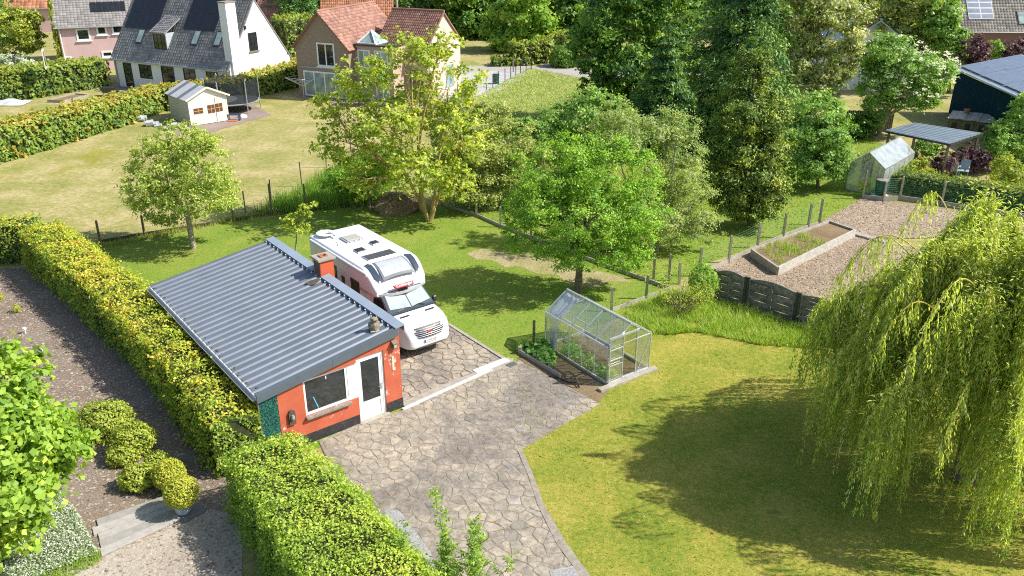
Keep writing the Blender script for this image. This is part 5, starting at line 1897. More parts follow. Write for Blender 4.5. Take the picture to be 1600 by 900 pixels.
k = 0
for (px, py, lab) in ((822, 548, 'broad leaved plant nearest the dark post by the greenhouse'), (838, 556, 'broad leaved plant in the middle of the bed outside the greenhouse'), (853, 563, 'broad leaved plant at the right end of the bed outside the greenhouse'), (846, 546, 'broad leaved plant tucked against the rear glass of the greenhouse bed')):
    c = P(px, py); veg('vegetable_plant', lab, c, .38, .42, 130, .20, 40 + k, 'vegetable plants outside the greenhouse'); k += 1
for i, (x, y, lab) in enumerate(((.38, 2.45, 'tall leafy plant beside the white fleece inside the greenhouse'), (.40, 2.1, 'leafy plant in the second bay inside the greenhouse'), (.38, 1.45, 'leafy plant in the middle bay inside the greenhouse'), (.36, .85, 'leafy plant in the fourth bay inside the greenhouse'), (.42, .35, 'leafy plant behind the front corner pane inside the greenhouse'))):
    c = GH.w(x, y); veg('tomato_plant', lab, c, .30, .62 - .06 * i, 260, .085, 60 + i, 'plants inside the near greenhouse')
# timber edging board and its little post, dark post
t = thing('timber_edging', 'grey board on edge between the terrace and the vegetable bed', 'edging', P(812, 553))
mb = MB(); a, b = P(812, 553), P(875, 591); o = Vector(a)
mb.beam(Vector((0, 0, .09)), b - a + Vector((0, 0, .07)), .045, .18); mb.build('board', M['plank'], t)
mb = MB(); mb.box(-.06, .06, -.06, .06, 0, .30); mb.build('stake', M['concpost'], t, bevel=.01)
t = thing('garden_post', 'dark timber post standing at the rear left corner of the greenhouse', 'post', P(834, 540))
mb = MB(); mb.box(-.05, .05, -.05, .05, 0, 1.02); mb.build('post', M['oldpost'], t, bevel=.01)
# hose
mb = MB()
hp_ = [P(862, 590, .03), P(880, 596, .03), P(898, 598, .05), P(903, 601, .30), P(898, 590, .45), P(888, 580, .40), P(884, 580, .10)]
mb.tube([P(858, 588, .04), P(872, 590, .05), P(888, 597, .05), P(900, 598, .08), P(904, 604, .06)], .022, 7)
mb.tube([P(884, 581, .05), P(890, 581, .28), P(898, 588, .34), P(903, 597, .22), P(905, 606, .03)], .022, 7)
tag(mb.build('garden_hose', M['hose'], smooth=True), 'black hose looped on the bare earth beside the greenhouse', 'hose')
# drain cover
t = thing('drain_cover', 'small grey drain grid set in the paving at the end of the white kerb', 'drain cover', P(800, 571) + Vector((0, 0, .035)), GF.a)
mb = MB(); mb.box(-.17, .17, -.13, .13, 0, .014); mb.build('frame', M['galv'], t)
for i in range(6):
    mb = MB(); mb.box(-.15, .15, -.11 + i * .04, -.095 + i * .04, .014, .022); mb.build('bar', M['blackplastic'], t)
# small fallen leaf on the lawn
t = P(848, 714)
mb = MB(); mb.add([(t.x - .08, t.y + .08, .07), (t.x - .01, t.y + .02, .09), (t.x + .10, t.y - .06, .07), (t.x - .0, t.y - .02, .10)], [(0, 1, 2), (0, 2, 3)])
tag(mb.build('dry_leaf', plain('dry leaf', (.52, .38, .18), .8)), 'single dry brown leaf on the lawn beside the terrace', 'leaf')

# ------------------------------------------------------------------ concrete post fences
def post_mesh(h, w_=.10, d=.10, mat='concpost'):
    mb = MB()
    v = []
    for (z, s) in ((0, 1), (h - .04, .94), (h, .70)):
        for (i, j) in ((-1, -1), (1, -1), (1, 1), (-1, 1)): v.append((i * w_ / 2 * s, j * d / 2 * s, z))
    f = [(0, 3, 2, 1), (8, 9, 10, 11)]
    for r_ in (0, 4):
        for k in range(4): f.append((r_ + k, r_ + (k + 1) % 4, r_ + 4 + (k + 1) % 4, r_ + 4 + k))
    mb.add(v, f)
    return mb.mesh('post', M[mat])


def wire_fence(name, label, pts, h, mat='concpost', kerb=.16, wires=5, mesh=None, w_=.10, hs=None, group=None, wm='wiregrey', kerbm='concrete', rzp=0.0, wr=.002):
    pts = [Vector((p[0], p[1], 0)) for p in pts]
    t = thing(name, label, 'fence', pts[0], 0, group)
    me = {}
    rg = random.Random(int(pts[0].x * 100))
    for i, p in enumerate(pts):
        hh = hs[i] if hs else h
        if hh <= 0: continue
        if hh not in me: me[hh] = post_mesh(hh, w_, w_, mat)
        o = link('post', me[hh], None, t, p - pts[0])
        o.rotation_euler = (rg.uniform(-.03, .03), rg.uniform(-.03, .03), rzp + rg.uniform(-.1, .1))
    for a, b in zip(pts[:-1], pts[1:]):
        if kerb:
            d = (b - a).normalized()
            mb = MB(); mb.beam(a - pts[0] + d * .055 + Vector((0, 0, kerb / 2)), b - pts[0] - d * .055 + Vector((0, 0, kerb / 2)), .05, kerb)
            mb.build('kerb_board', M[kerbm], t)
    if wires:
        mb = MB()
        for a, b in zip(pts[:-1], pts[1:]):
            for k in range(wires):
                z = kerb + (h - kerb - .06) * (k + 1) / wires
                m = (a + b) / 2 - pts[0]
                mb.tube([a - pts[0] + Vector((0, 0, z)), m + Vector((0, 0, z - .02)), b - pts[0] + Vector((0, 0, z))], wr, 4, cap=False)
        mb.build('wire', M[wm], t)
    if mesh:
        mb = MB()
        for a, b in zip(pts[:-1], pts[1:]):
            a_, b_ = a - pts[0], b - pts[0]
            mb.add([a_ + Vector((0, 0, kerb)), b_ + Vector((0, 0, kerb)), b_ + Vector((0, 0, h - .05)), a_ + Vector((0, 0, h - .05))], [(0, 1, 2, 3)])
        mb.build('netting', M[mesh], t)
    return t


wgreen = plain('green coated wire', (.05, .22, .14), .5)
M['wgreen'] = wgreen
wire_fence('post_fence', 'concrete kerb and posts running from the walnut tree past the round tree', [P(*p) for p in ((690, 320), (709, 327), (744, 338), (782, 355), (830, 373), (880, 392), (945, 417), (1010, 440), (1048, 454))], 1.12, kerb=.17, wires=4, hs=[1.1, 1.1, 1.1, 1.1, 1.1, 1.1, 0, 0, 0], kerbm='concrete')
wire_fence('post_fence', 'two short concrete posts on a kerb between greenhouse and shrub', [P(*p) for p in ((955, 487), (1009, 467), (1052, 451))], 1.08, kerb=.15, wires=4, hs=[1.08, 1.08, 0])
wire_fence('post_fence', 'three weathered posts clustered left of the climbing rose', [P(*p) for p in ((1021, 436), (1045, 439), (1061, 444))], 1.12, kerb=0, wires=3, hs=[1.18, 1.25, 1.0], wr=.003)
wire_fence('post_fence', 'concrete posts with green wire along the top edge of the dug plot', [P(*p) for p in ((1092, 432), (1138, 411), (1183, 388), (1223, 372), (1262, 357), (1279, 352))], 1.30, kerb=.20, wires=9, hs=[1.38, 1.32, 1.30, 1.28, 1.32, 1.42], wm='wgreen', wr=.003)
wire_fence('post_fence', 'kerbed concrete post fence with green netting before the low trimmed hedge', [P(*p) for p in ((1347, 311), (1380, 315), (1405, 313), (1470, 322), (1541, 333), (1625, 346))], 1.35, kerb=.28, wires=8, wm='wgreen', wr=.003, hs=[1.62, 1.1, 1.38, 1.38, 1.38, 1.38], mesh='net_green')
# rear boundary: low brown kerb with old timber and iron posts
wire_fence('wire_fence', 'crooked old timber posts on a low brown kerb behind the small apple tree', [P(*p) for p in ((157, 380), (226, 368), (365, 346), (425, 336), (478, 330), (560, 322))], .98, 'oldpost', kerb=.16, wires=3, w_=.085, hs=[1.15, 1.05, .95, 1.72, 1.5, 1.2], kerbm='dirt', wr=.003)
wire_fence('wire_fence', 'thin wooden stakes crossing the dry lawn toward the long grass', [P(*p) for p in ((384, 334), (425, 322), (472, 292), (510, 262), (548, 236))], 1.3, 'oldpost', kerb=0, wires=3, w_=.06, hs=[1.25, 1.5, 1.5, 1.5, 1.5], wr=.0025)
# thin steel posts along the gravel yard
wire_fence('wire_fence', 'thin dark steel posts lining the gravel yard up to the road', [P(*p) for p in ((715, 151), (728, 148), (739, 145), (760, 141), (770, 137), (779, 133), (789, 128), (798, 124), (806, 119), (813, 115), (822, 112), (830, 109))], 1.25, 'darkframe', kerb=0, wires=3, w_=.07, wr=.006)
t = thing('waste_bin', 'dark green bin standing by the thin steel fence posts', 'bin', P(775, 131))
mb = MB(); mb.lathe([(.24, 0), (.30, .75), (.33, .77), (.33, .82), (.0, .86)], 12); mb.build('barrel', M['greenfar'], t)
mb = MB(); mb.box(-.3, .3, -.04, .04, .86, .92); mb.build('lid_handle', M['greenfar'], t)
t = thing('gate_pillar', 'narrow white letterbox pillar beside the dark clipped bush', 'pillar', P(894, 104))
mb = MB(); mb.box(-.28, .28, -.2, .2, 0, 1.35); mb.build('pillar', M['render_white'], t, bevel=.02)
mb = MB(); mb.box(-.2, .2, -.215, -.202, .85, 1.12); mb.box(-.2, .2, -.215, -.202, .45, .7); mb.build('slot', M['greyplastic'], t)
t = thing('road_post', 'pale post standing at the roadside behind the steel fence', 'post', P(802, 113))
mb = MB(); mb.box(-.06, .06, -.06, .06, 0, 1.5); mb.build('post', M['concpost'], t)

# ------------------------------------------------------------------ black arched board fence
bf = thing('board_fence', 'black stained fence of arched slatted panels in front of the dug plot', 'fence', P(1112, 466))
o0 = Vector(bf.location)
fp = [P(1112, 466), P(1163, 479), P(1242, 505), P(1330, 536), P(1425, 570)]
me = MB(); me.box(-.05, .05, -.05, .05, 0, 1.30)
pm = me.mesh('post', M['blackpost'], bevel=.01)
for i, p in enumerate(fp):
    d = (fp[min(i + 1, 4)] - fp[max(i - 1, 0)]).normalized()
    a = math.atan2(d.y, d.x)
    for s in (-.062, .062) if 0 < i < 4 else (0,):
        o = link('post', pm, None, bf, (p - o0) + d * s); o.rotation_euler = (0, 0, a)
rg = random.Random(9)
for i in range(4):
    a, b = fp[i] - o0, fp[i + 1] - o0
    d = (b - a).normalized(); a = a + d * .13; b = b - d * .13
    L = (b - a).length
    nrm = Vector((d.y, -d.x, 0))
    hA = 1.24
    def ztop(t): return hA + .14 * math.sin(math.pi * t)
    nb = 7
    for k in range(nb):
        z0, z1 = .07 + k * .168, .07 + k * .168 + .188
        for half in (0, 1):
            t0, t1 = half * .5 + .01, half * .5 + .49
            off = nrm * (.018 if (k + half) % 2 else -.018)
            mb = MB(); p, q = a + d * L * t0 + off, a + d * L * t1 + off
            bulge = off * 1.6
            m_ = (p + q) / 2 + bulge
            zz = (z0 + z1) / 2
            mb.beam(p + Vector((0, 0, zz)), m_ + Vector((0, 0, zz)), .012, z1 - z0, tint=rg.uniform(.2, .8))
            mb.beam(m_ + Vector((0, 0, zz)), q + Vector((0, 0, zz)), .012, z1 - z0, tint=rg.uniform(.2, .8))
            mb.build('board', M['blackboard'], bf)
    mb = MB()
    N = 10
    for j in range(N):
        t0, t1 = j / N, (j + 1) / N
        p, q = a + d * L * t0, a + d * L * t1
        mb.add([p + nrm * .028 + Vector((0, 0, 1.21)), q + nrm * .028 + Vector((0, 0, 1.21)), q + nrm * .028 + Vector((0, 0, ztop(t1))), p + nrm * .028 + Vector((0, 0, ztop(t0))),
                p - nrm * .028 + Vector((0, 0, 1.21)), q - nrm * .028 + Vector((0, 0, 1.21)), q - nrm * .028 + Vector((0, 0, ztop(t1))), p - nrm * .028 + Vector((0, 0, ztop(t0)))],
               [(0, 1, 2, 3), (7, 6, 5, 4), (3, 2, 6, 7), (0, 4, 5, 1)])
    mb.build('arched_top', M['blackboard'], bf)
    for t_ in (0.01, .5, .99):
        mb = MB(); p = a + d * L * t_ + nrm * .035; mb.obox(p + Vector((0, 0, .65)), d * .03, nrm * .012, Vector((0, 0, .60))); mb.build('batten', M['blackboard'], bf)
    mb = MB(); mb.beam(a + Vector((0, 0, .04)), b + Vector((0, 0, .04)), .05, .07); mb.build('bottom_rail', M['blackboard'], bf)

# ------------------------------------------------------------------ raised concrete bed and path slabs
c_ = [P(1173, 394), P(1216, 420), P(1335, 364), P(1294, 350)]
h_ = .42
c_ = [P(1173, 402), P(1214, 431), P(1334, 371), P(1294, 357)]
bed = thing('raised_bed', 'long raised bed of whitish worn concrete with grass growing in it', 'raised bed', c_[0])
for i in range(4):
    a, b = c_[i] - c_[0], c_[(i + 1) % 4] - c_[0]
    mb = MB(); mb.beam(a + Vector((0, 0, h_ / 2)), b + Vector((0, 0, h_ / 2)), .10, h_ + .004 * (i % 2)); mb.build('wall', plain('lime streaked concrete', (.42, .40, .35), .9, var=.25, scale=6, col2=(.62, .60, .55), bump=.4) if i == 1 else M['concrete'], bed)
mb = MB(); mb.add([(p - c_[0]) + Vector((0, 0, h_ - .10)) for p in c_], [(0, 1, 2, 3)]); mb.build('soil', M['g_dirt'], bed)
mid = [c_[0].lerp(c_[3], .08), c_[1].lerp(c_[2], .06), c_[1].lerp(c_[2], .62), c_[0].lerp(c_[3], .62)]
grass('bed_grass', 'bright grass tufts sprouting inside the raised concrete bed', mid, 1500, .26, .035, 'tallblade', 77, z=h_ - .1, base_t=.55, clumpy=.8)
sl = thing('garden_path', 'narrow concrete slab path between the two dug plots', 'path', P(1333, 366))
a, b = P(1333, 366), P(1385, 381)
for i in range(4):
    p, q = (b - a) * (i / 4 + .01), (b - a) * ((i + 1) / 4 - .01)
    mb = MB(); mb.beam(p + Vector((0, 0, .07)), q + Vector((0, 0, .07)), .42, .10); mb.build('slab', M['concrete'], sl, bevel=.01)

# ------------------------------------------------------------------ second greenhouse, barrel
a, b = P(1322, 300), P(1370, 303)
ang = math.atan2((b - a).y, (b - a).x)
e_a, e_b = P(1369, 252, 1.6), P(1433, 231, 1.6)
ang = math.atan2((e_b - e_a).y, (e_b - e_a).x) - math.pi / 2
ang = R(-42); G2 = Frame(P(1321, 297), ang)
G2L = (e_b - e_a).length

gh2, e0, e1, zg2 = glasshouse('greenhouse', 'larger dusty old greenhouse with greyish roof glass behind the water barrel', G2, 1.95, G2L, 1.60, 2.35, 6, M['glass_old'], M['galv'])
mb = MB(); mb.box(.55, .95, 1.2, 1.6, 2.05, 2.07); mb.build('patch_pane', M['whitecloth'], gh2)
t = thing('water_barrel', 'dark green water barrel on a pale stand before the old greenhouse', 'barrel', P(1374, 310))
mb = MB(); mb.lathe([(.26, .22), (.31, .5), (.33, .8), (.33, 1.0), (.35, 1.02), (.35, 1.06), (.30, 1.06)], 18); mb.build('barrel', M['greenbarrel'], t, smooth=True)
mb = MB(); mb.lathe([(.30, 1.04), (.31, 1.07), (.0, 1.09)], 18); mb.build('lid', plain('brownish lid', (.32, .26, .2), .8), t)
mb = MB(); mb.box(-.38, .38, -.25, .25, .14, .22)
for x in (-.33, .27):
    mb.box(x, x + .06, -.22, -.16, 0, .14); mb.box(x, x + .06, .16, .22, 0, .14)
mb.build('stand', M['white'], t)
# carport roof of corrugated sheet
def cor_roof(parent, p, mat, nrib, h=.05, name='roof'):
    """corrugated sheet over four corners p0..p3 (ribs run p0->p3 direction)"""
    p = [Vector(q) for q in p]
    mb = MB(); n = nrib * 4; v, f = [], []
    for i in range(n + 1):
        s = i / n; z = h * (1 if i % 4 in (1, 2) else 0)
        a = p[0].lerp(p[1], s); b = p[3].lerp(p[2], s)
        v += [(a.x, a.y, a.z + z), (b.x, b.y, b.z + z)]
    for i in range(n): f.append((2 * i, 2 * i + 2, 2 * i + 3, 2 * i + 1))
    mb.add(v, f)
    o = mb.build(name, mat, parent)
    m_ = o.modifiers.new('t', 'SOLIDIFY'); m_.thickness = .012
    return o


cp = [P(1384, 204, 2.3), P(1431, 192, 2.5), P(1536, 208, 2.5), P(1485, 225, 2.3)]
ct = thing('shelter', 'open shelter with blue grey corrugated roof beyond the old greenhouse', 'shelter', (cp[0].x, cp[0].y, 0))
oo = Vector((cp[0].x, cp[0].y, 0))
q = [p - oo for p in cp]
cor_roof(ct, [q[0], q[1], q[2], q[3]], M['bluesheet'], 9, .05)
for i, p in enumerate(q):
    c0_ = sum(q, Vector()) / 4
    pp = p.lerp(c0_, .08)
    mb = MB(); mb.box(pp.x - .06, pp.x + .06, pp.y - .06, pp.y + .06, 0, p.z - .02); mb.build('post', M['oldpost'], ct)
mb = MB(); mb.beam(q[0] - Vector((0, 0, .06)), q[3] - Vector((0, 0, .06)), .05, .12); mb.beam(q[3] - Vector((0, 0, .06)), q[2] - Vector((0, 0, .06)), .05, .12); mb.build('beam', M['darkframe'], ct)
# hutches
a, b = P(1473, 208), P(1600, 224)
ha = math.atan2((b - a).y, (b - a).x)
HF = Frame(P(1478, 208), ha)
Lh = (b - a).length
ht = thing('rabbit_hutches', 'low row of mossy hutches under loose cement sheets before the dark barn', 'hutch', HF.o, HF.a)
mb = MB(); mb.box(0, Lh, 0, 1.3, .1, 1.1); mb.build('cabinet', M['hutch'], ht)
for i in range(6):
    x0 = Lh * i / 6 + .1
    mb = MB(); mb.box(x0, x0 + Lh / 6 - .2, -.05, -.002, .25, 1.0); d_ = mb.build('hatch', M['hutch'], ht)
    mb = MB(); mb.box(x0 + .15, x0 + Lh / 6 - .35, -.06, -.051, .4, .85); mb.build('mesh_front', M['darkframe'], d_)
rg = random.Random(14)
for i in range(11):
    x0 = Lh * i / 11 - .05
    mb = MB(); z = 1.12 + (i % 2) * .03
    mb.add([(x0, -.35, z), (x0 + Lh / 11 + .1, -.35, z + rg.uniform(-.02, .03)), (x0 + Lh / 11 + .1, 1.5, z + .22), (x0, 1.5, z + .2),
            (x0, -.35, z + .03), (x0 + Lh / 11 + .1, -.35, z + .04), (x0 + Lh / 11 + .1, 1.5, z + .25), (x0, 1.5, z + .23)], [(0, 3, 2, 1), (4, 5, 6, 7), (0, 1, 5, 4), (1, 2, 6, 5), (2, 3, 7, 6), (3, 0, 4, 7)], rg.uniform(.1, .9))
    mb.build('roof_sheet', M['oldsheet'], ht)
for (x, lab) in ((.9, 'left terracotta pot on the hutch roof'), (Lh * .62, 'right terracotta pot on the hutch roof')):
    w_ = HF.w(x, 1.1, 1.30)
    t = thing('flower_pot', lab, 'pot', w_); mb = MB(); mb.lathe([(.13, 0), (.19, .26), (.22, .27), (.22, .34), (.17, .34), (.16, .28), (.0, .27)], 12); mb.build('pot', M['terracotta'], t)
# patio chairs beyond the low hedge
t = thing('garden_chair', 'pale grey garden chair standing behind the low trimmed hedge', 'chair', P(1504, 277), R(-30))
mb = MB(); mb.box(-.26, .26, -.26, .24, .40, .44); mb.build('seat', M['bluepot'], t)
mb = MB(); mb.extrude([(-.26, .22, .44), (-.26, .26, .44), (-.26, .42, .98), (-.26, .38, .98)], (.52, 0, 0)); mb.build('backrest', M['bluepot'], t)
for x in (-.25, .21):
    for y in (-.25, .2):
        mb = MB(); mb.box(x, x + .04, y, y + .04, 0, .40); mb.build('leg', M['bluepot'], t)
    mb = MB(); mb.box(x, x + .04, -.24, .28, .62, .66); mb.build('armrest', M['bluepot'], t)
t2 = copy_tree(t); t2.location = P(1488, 276); t2.rotation_euler = (0, 0, R(140)); t2['label'] = 'grey garden chair turned away at the left of the other chair'

# ------------------------------------------------------------------ planks, pot and topiary in the left garden
A0, A1, B0, B1 = P(146, 815), P(160, 870), P(253, 778), P(286, 812)
dk = thing('plank_path', 'four silvered planks laid across the mulch below the blue pot', 'planks', A0)
rg = random.Random(2)
for i in range(5):
    s0, s1 = i / 5 + .006, (i + 1) / 5 - .006
    a0, a1, b0, b1 = A0.lerp(A1, s0), A0.lerp(A1, s1), B0.lerp(B1, s0), B0.lerp(B1, s1)
    e = (b0 - a0).normalized() * rg.uniform(-.08, .08)
    z = .045 + rg.uniform(0, .008)
    mb = MB(); v = [p - A0 + Vector((0, 0, 0)) for p in (a0 + e, b0 + e, b1 + e, a1 + e)] + [p - A0 + Vector((0, 0, z)) for p in (a0 + e, b0 + e, b1 + e, a1 + e)]
    mb.add(v, [(0, 3, 2, 1), (4, 5, 6, 7), (0, 1, 5, 4), (1, 2, 6, 5), (2, 3, 7, 6), (3, 0, 4, 7)], rg.uniform(0, 1))
    mb.build('plank', M['plank'], dk, bevel=.006)
sv = thing('slate_slab', 'dark slate slab lying under the blue pot beside the hedge', 'slab', P(302, 806))
mb = MB(); v = [P(*p) - P(302, 806) for p in ((278, 806), (312, 784), (322, 800), (286, 820))]
mb.prism([(p.x, p.y) for p in v], .0, .05); mb.build('slab', plain('slate slab', (.16, .16, .17), .7), sv)
pt = thing('plant_pot', 'blue grey pot holding the nearest clipped box ball', 'pot', P(288, 803) + Vector((0, 0, .05)))
mb = MB(); mb.lathe([(.14, 0), (.19, .06), (.235, .30), (.26, .38), (.27, .42), (.27, .46), (.23, .46), (.22, .40), (.0, .39)], 20); mb.build('pot', M['bluepot'], pt, smooth=False)
mb = MB(); mb.lathe([(.225, .39), (.0, .405)], 16); mb.build('potting_soil', M['dirt'], pt)
blob('box_ball', 'yellow green box ball growing in the blue grey pot', 'topiary', at(283, 769, P(288, 803).y), (.44, .44, .42), 'box', 5200, .055, 71, .02, lump=.04)
blob('box_ball', 'yellow green box ball planted just behind the potted one', 'topiary', at(264, 742, P(264, 765).y), (.43, .43, .44), 'box', 5200, .055, 72, .02, lump=.05)
t = thing('garden_light', 'tiny white ground lamp standing in the mulch bed', 'lamp', P(40, 521))
mb = MB(); mb.lathe([(.03, 0), (.03, .16), (.07, .17), (.07, .24), (.0, .27)], 10); mb.build('lamp_head', M['white'], t)
t = thing('mulch_stick', 'pale stick lying on the mulch near the leafy tree', 'stick', P(66, 548))
mb = MB(); mb.tube([(-.15, .12, .05), (0, 0, .06), (.12, -.16, .04)], .018, 5); mb.build('stick', M['white'], t)
# ------------------------------------------------------------------ far houses
def tiles(parent, p0, ex, ey, nx, ny, mat, name='roof_tiles', lift=.02, seed=1, course=.035):
    """overlapping roof tiles on the plane p0 + s*ex + t*ey; each a shallow curved pan"""
    rg = np.random.default_rng(seed)
    p0, ex, ey = map(Vector, (p0, ex, ey))
    n = ex.cross(ey).normalized()
    if n.z < 0: n = -n
    V, Fq, T = [], [], []
    for j in range(ny):
        for i in range(nx):
            t = rg.uniform(0, 1)
            b = len(V)
            for (dj, h) in ((0, course), (1.08, 0)):
                for (di, hh) in ((0, 0.0), (.5, course * .9), (1.0, 0.0)):
                    q = p0 + ex * ((i + di) / nx) + ey * (min(ny, j + dj) / ny) + n * (lift + h + hh)
                    V.append(tuple(q))
            q0 = p0 + ex * (i / nx) + ey * (j / ny)
            V.append(tuple(q0)); V.append(tuple(p0 + ex * ((i + 1) / nx) + ey * (j / ny)))
            Fq += [(b, b + 1, b + 4, b + 3), (b + 1, b + 2, b + 5, b + 4), (b + 6, b + 7, b + 1, b)]
            T += [t, t, t]
    o = link(name, np_mesh(name, V, Fq, T, mat), None, parent)
    o['kind'] = 'stuff'
    return o


def slab(mb, a, b, c, d, th=.12):
    a, b, c, d = map(Vector, (a, b, c, d))
    n = (b - a).cross(d - a).normalized() * th
    if n.z > 0: n = -n
    mb.add([a, b, c, d, a + n, b + n, c + n, d + n], [(0, 1, 2, 3), (7, 6, 5, 4), (0, 4, 5, 1), (1, 5, 6, 2), (2, 6, 7, 3), (3, 7, 4, 0)])


def window(parent, axis, pos, u0, u1, z0, z1, fm, pm, nu=2, nz=1, fw=.07, proud=.05, bar=.045, name='window', out=-1, sill=None):
    """axis 'x': lies in the plane y=pos, u runs along x; axis 'y': plane x=pos. out = which way it faces"""
    w = thing(name, None, None, (0, 0, 0)); w.parent = parent
    def bx(mb, a, b, c, d, p, q):
        lo, hi_ = sorted((pos + out * p, pos + out * q))
        if axis == 'x': mb.box(a, b, lo, hi_, c, d)
        else: mb.box(lo, hi_, a, b, c, d)
    mb = MB()
    bx(mb, u0, u1, z0, z0 + fw, 0, proud); bx(mb, u0, u1, z1 - fw, z1, 0, proud)
    bx(mb, u0, u0 + fw, z0 + fw, z1 - fw, 0, proud); bx(mb, u1 - fw, u1, z0 + fw, z1 - fw, 0, proud)
    for i in range(1, nu):
        u = u0 + (u1 - u0) * i / nu; bx(mb, u - bar / 2, u + bar / 2, z0 + fw, z1 - fw, 0, proud * .9)
    for i in range(1, nz):
        z = z0 + (z1 - z0) * i / nz; bx(mb, u0 + fw, u1 - fw, z - bar / 2, z + bar / 2, 0, proud * .8)
    mb.build('frame', fm, w)
    mb = MB(); bx(mb, u0 + fw * .5, u1 - fw * .5, z0 + fw * .5, z1 - fw * .5, .001, .016); mb.build('pane', pm, w)
    if sill is not None:
        mb = MB(); bx(mb, u0 - .1, u1 + .1, z0 - .09, z0 - .001, 0, proud + .08); mb.build('sill', sill, w)
    return w


def gable_house(parent, L, D, he, hr, wallm, roofm, tm=None, over=.3, nx=40, ny=18, ov_e=.25, seed=1, back=False, gx=None, gutter=M['galv']):
    """ridge along local x; front wall y=0"""
    mb = MB(); mb.box(0, L, 0, .3, 0, he - .02); mb.build('wall', wallm, parent)
    mb = MB(); mb.box(0, L, D - .3, D, 0, he - .02); mb.build('wall', wallm, parent)
    for x in (0, L):
        x0, x1 = (x, x + .3) if x == 0 else (x - .3, x)
        mb = MB(); mb.extrude([(x0, .302, 0), (x0, D - .302, 0), (x0, D - .302, he - .02 + (hr - he) * .302 / (D / 2)), (x0, D / 2, hr - .06), (x0, .302, he - .02 + (hr - he) * .302 / (D / 2))], (.3, 0, 0))
        mb.build('gable_wall', wallm, parent)
    s = (hr - he) / (D / 2)
    mb = MB()
    slab(mb, (-over, -ov_e, he - ov_e * s), (L + over, -ov_e, he - ov_e * s), (L + over, D / 2, hr), (-over, D / 2, hr), .10)
    slab(mb, (-over, D / 2 + .002, hr), (L + over, D / 2 + .002, hr), (L + over, D + ov_e, he - ov_e * s), (-over, D + ov_e, he - ov_e * s), .10)
    mb.build('roof', roofm, parent)
    tiles(parent, (-over, -ov_e, he - ov_e * s), (L + 2 * over, 0, 0), (0, D / 2 + ov_e, hr - he + ov_e * s), nx, ny, roofm, seed=seed)
    if back: tiles(parent, (-over, D + ov_e, he - ov_e * s), (L + 2 * over, 0, 0), (0, -(D / 2 + ov_e), hr - he + ov_e * s), nx, ny, roofm, seed=seed + 1)
    mb = MB(); mb.tube([(-over, D / 2, hr + .05), (L + over, D / 2, hr + .05)], .11, 8); mb.build('ridge_tiles', roofm, parent)
    if gutter is not None:
        mb = MB(); mb.tube([(-over, -ov_e - .07, he - ov_e * s - .02), (L + over, -ov_e - .07, he - ov_e * s - .02)], .065, 6); mb.build('gutter', gutter, parent)
    return s


def on_slope(parent, fr, D, he, hr, quadpx, lift, name, mat, th=.05, oy=0.0):
    """a panel lying on the front roof slope, between two surveyed corners (px of lower-left and upper-right)"""
    s = (hr - he) / (D / 2)
    n = (0, -s, 1)
    a = fr.hit(*quadpx[0], (0, 0, he), n); b = fr.hit(*quadpx[1], (0, 0, he), n)
    return a, b, s


def slopebox(mb, x0, x1, y0, y1, he, s, l0, l1):
    nrm = Vector((0, -s, 1)).normalized()
    v = []
    for l in (l0, l1):
        for (x, y) in ((x0, y0), (x1, y0), (x1, y1), (x0, y1)):
            v.append(Vector((x, y, he + y * s)) + nrm * l)
    mb.add(v, [(0, 3, 2, 1), (4, 5, 6, 7), (0, 1, 5, 4), (1, 2, 6, 5), (2, 3, 7, 6), (3, 0, 4, 7)])


def solar_array(parent, x0, x1, y0, y1, he, s, cols, rows, cellm=None, edge=None, lift=.10):
    for i in range(cols):
        for j in range(rows):
            a, b = x0 + (x1 - x0) * i / cols + .012, x0 + (x1 - x0) * (i + 1) / cols - .012
            c, d = y0 + (y1 - y0) * j / rows + .012, y0 + (y1 - y0) * (j + 1) / rows - .012
            mb = MB(); slopebox(mb, a, b, c, d, he, s, lift, lift + .04)
            p = mb.build('solar_panel', edge or M['darkframe'], parent)
            mb = MB(); slopebox(mb, a + .03, b - .03, c + .025, d - .025, he, s, lift + .0405, lift + .044)
            mb.build('cells', cellm or M['solar'], p)


def rooflight(parent, fr, px, he, s, w_=.75, h_=.85, pane='pane_pale'):
    c = fr.hit(*px, (0, 0, he), (0, -s, 1))
    mb = MB(); slopebox(mb, c.x - w_ / 2, c.x + w_ / 2, c.y - h_ / 2, c.y + h_ / 2, he, s, .03, .16); o = mb.build('rooflight', M['darkframe'], parent)
    mb = MB(); slopebox(mb, c.x - w_ / 2 + .08, c.x + w_ / 2 - .08, c.y - h_ / 2 + .08, c.y + h_ / 2 - .08, he, s, .161, .17); mb.build('pane', M[pane], o)


# white house
WH = Frame((-35.7, 77.35, 0), R(-27))
wh = thing('white_house', 'white rendered house with steep grey tiled roof, dormer and black solar panels', 'house', WH.o, WH.a)
WL, WD, WE, WR = 13.9, 7.4, 2.75, 7.8
ws = gable_house(wh, WL, WD, WE, WR, M['render_white'], M['slate'], over=.05, nx=50, ny=24, seed=4)
def whit(px, py, y=0.0): return WH.hit(px, py, (0, y, 0), (0, 1, 0))
xs = [whit(p, 120).x for p in (196, 208, 220, 238.5, 254, 273, 288, 306, 323, 341)]

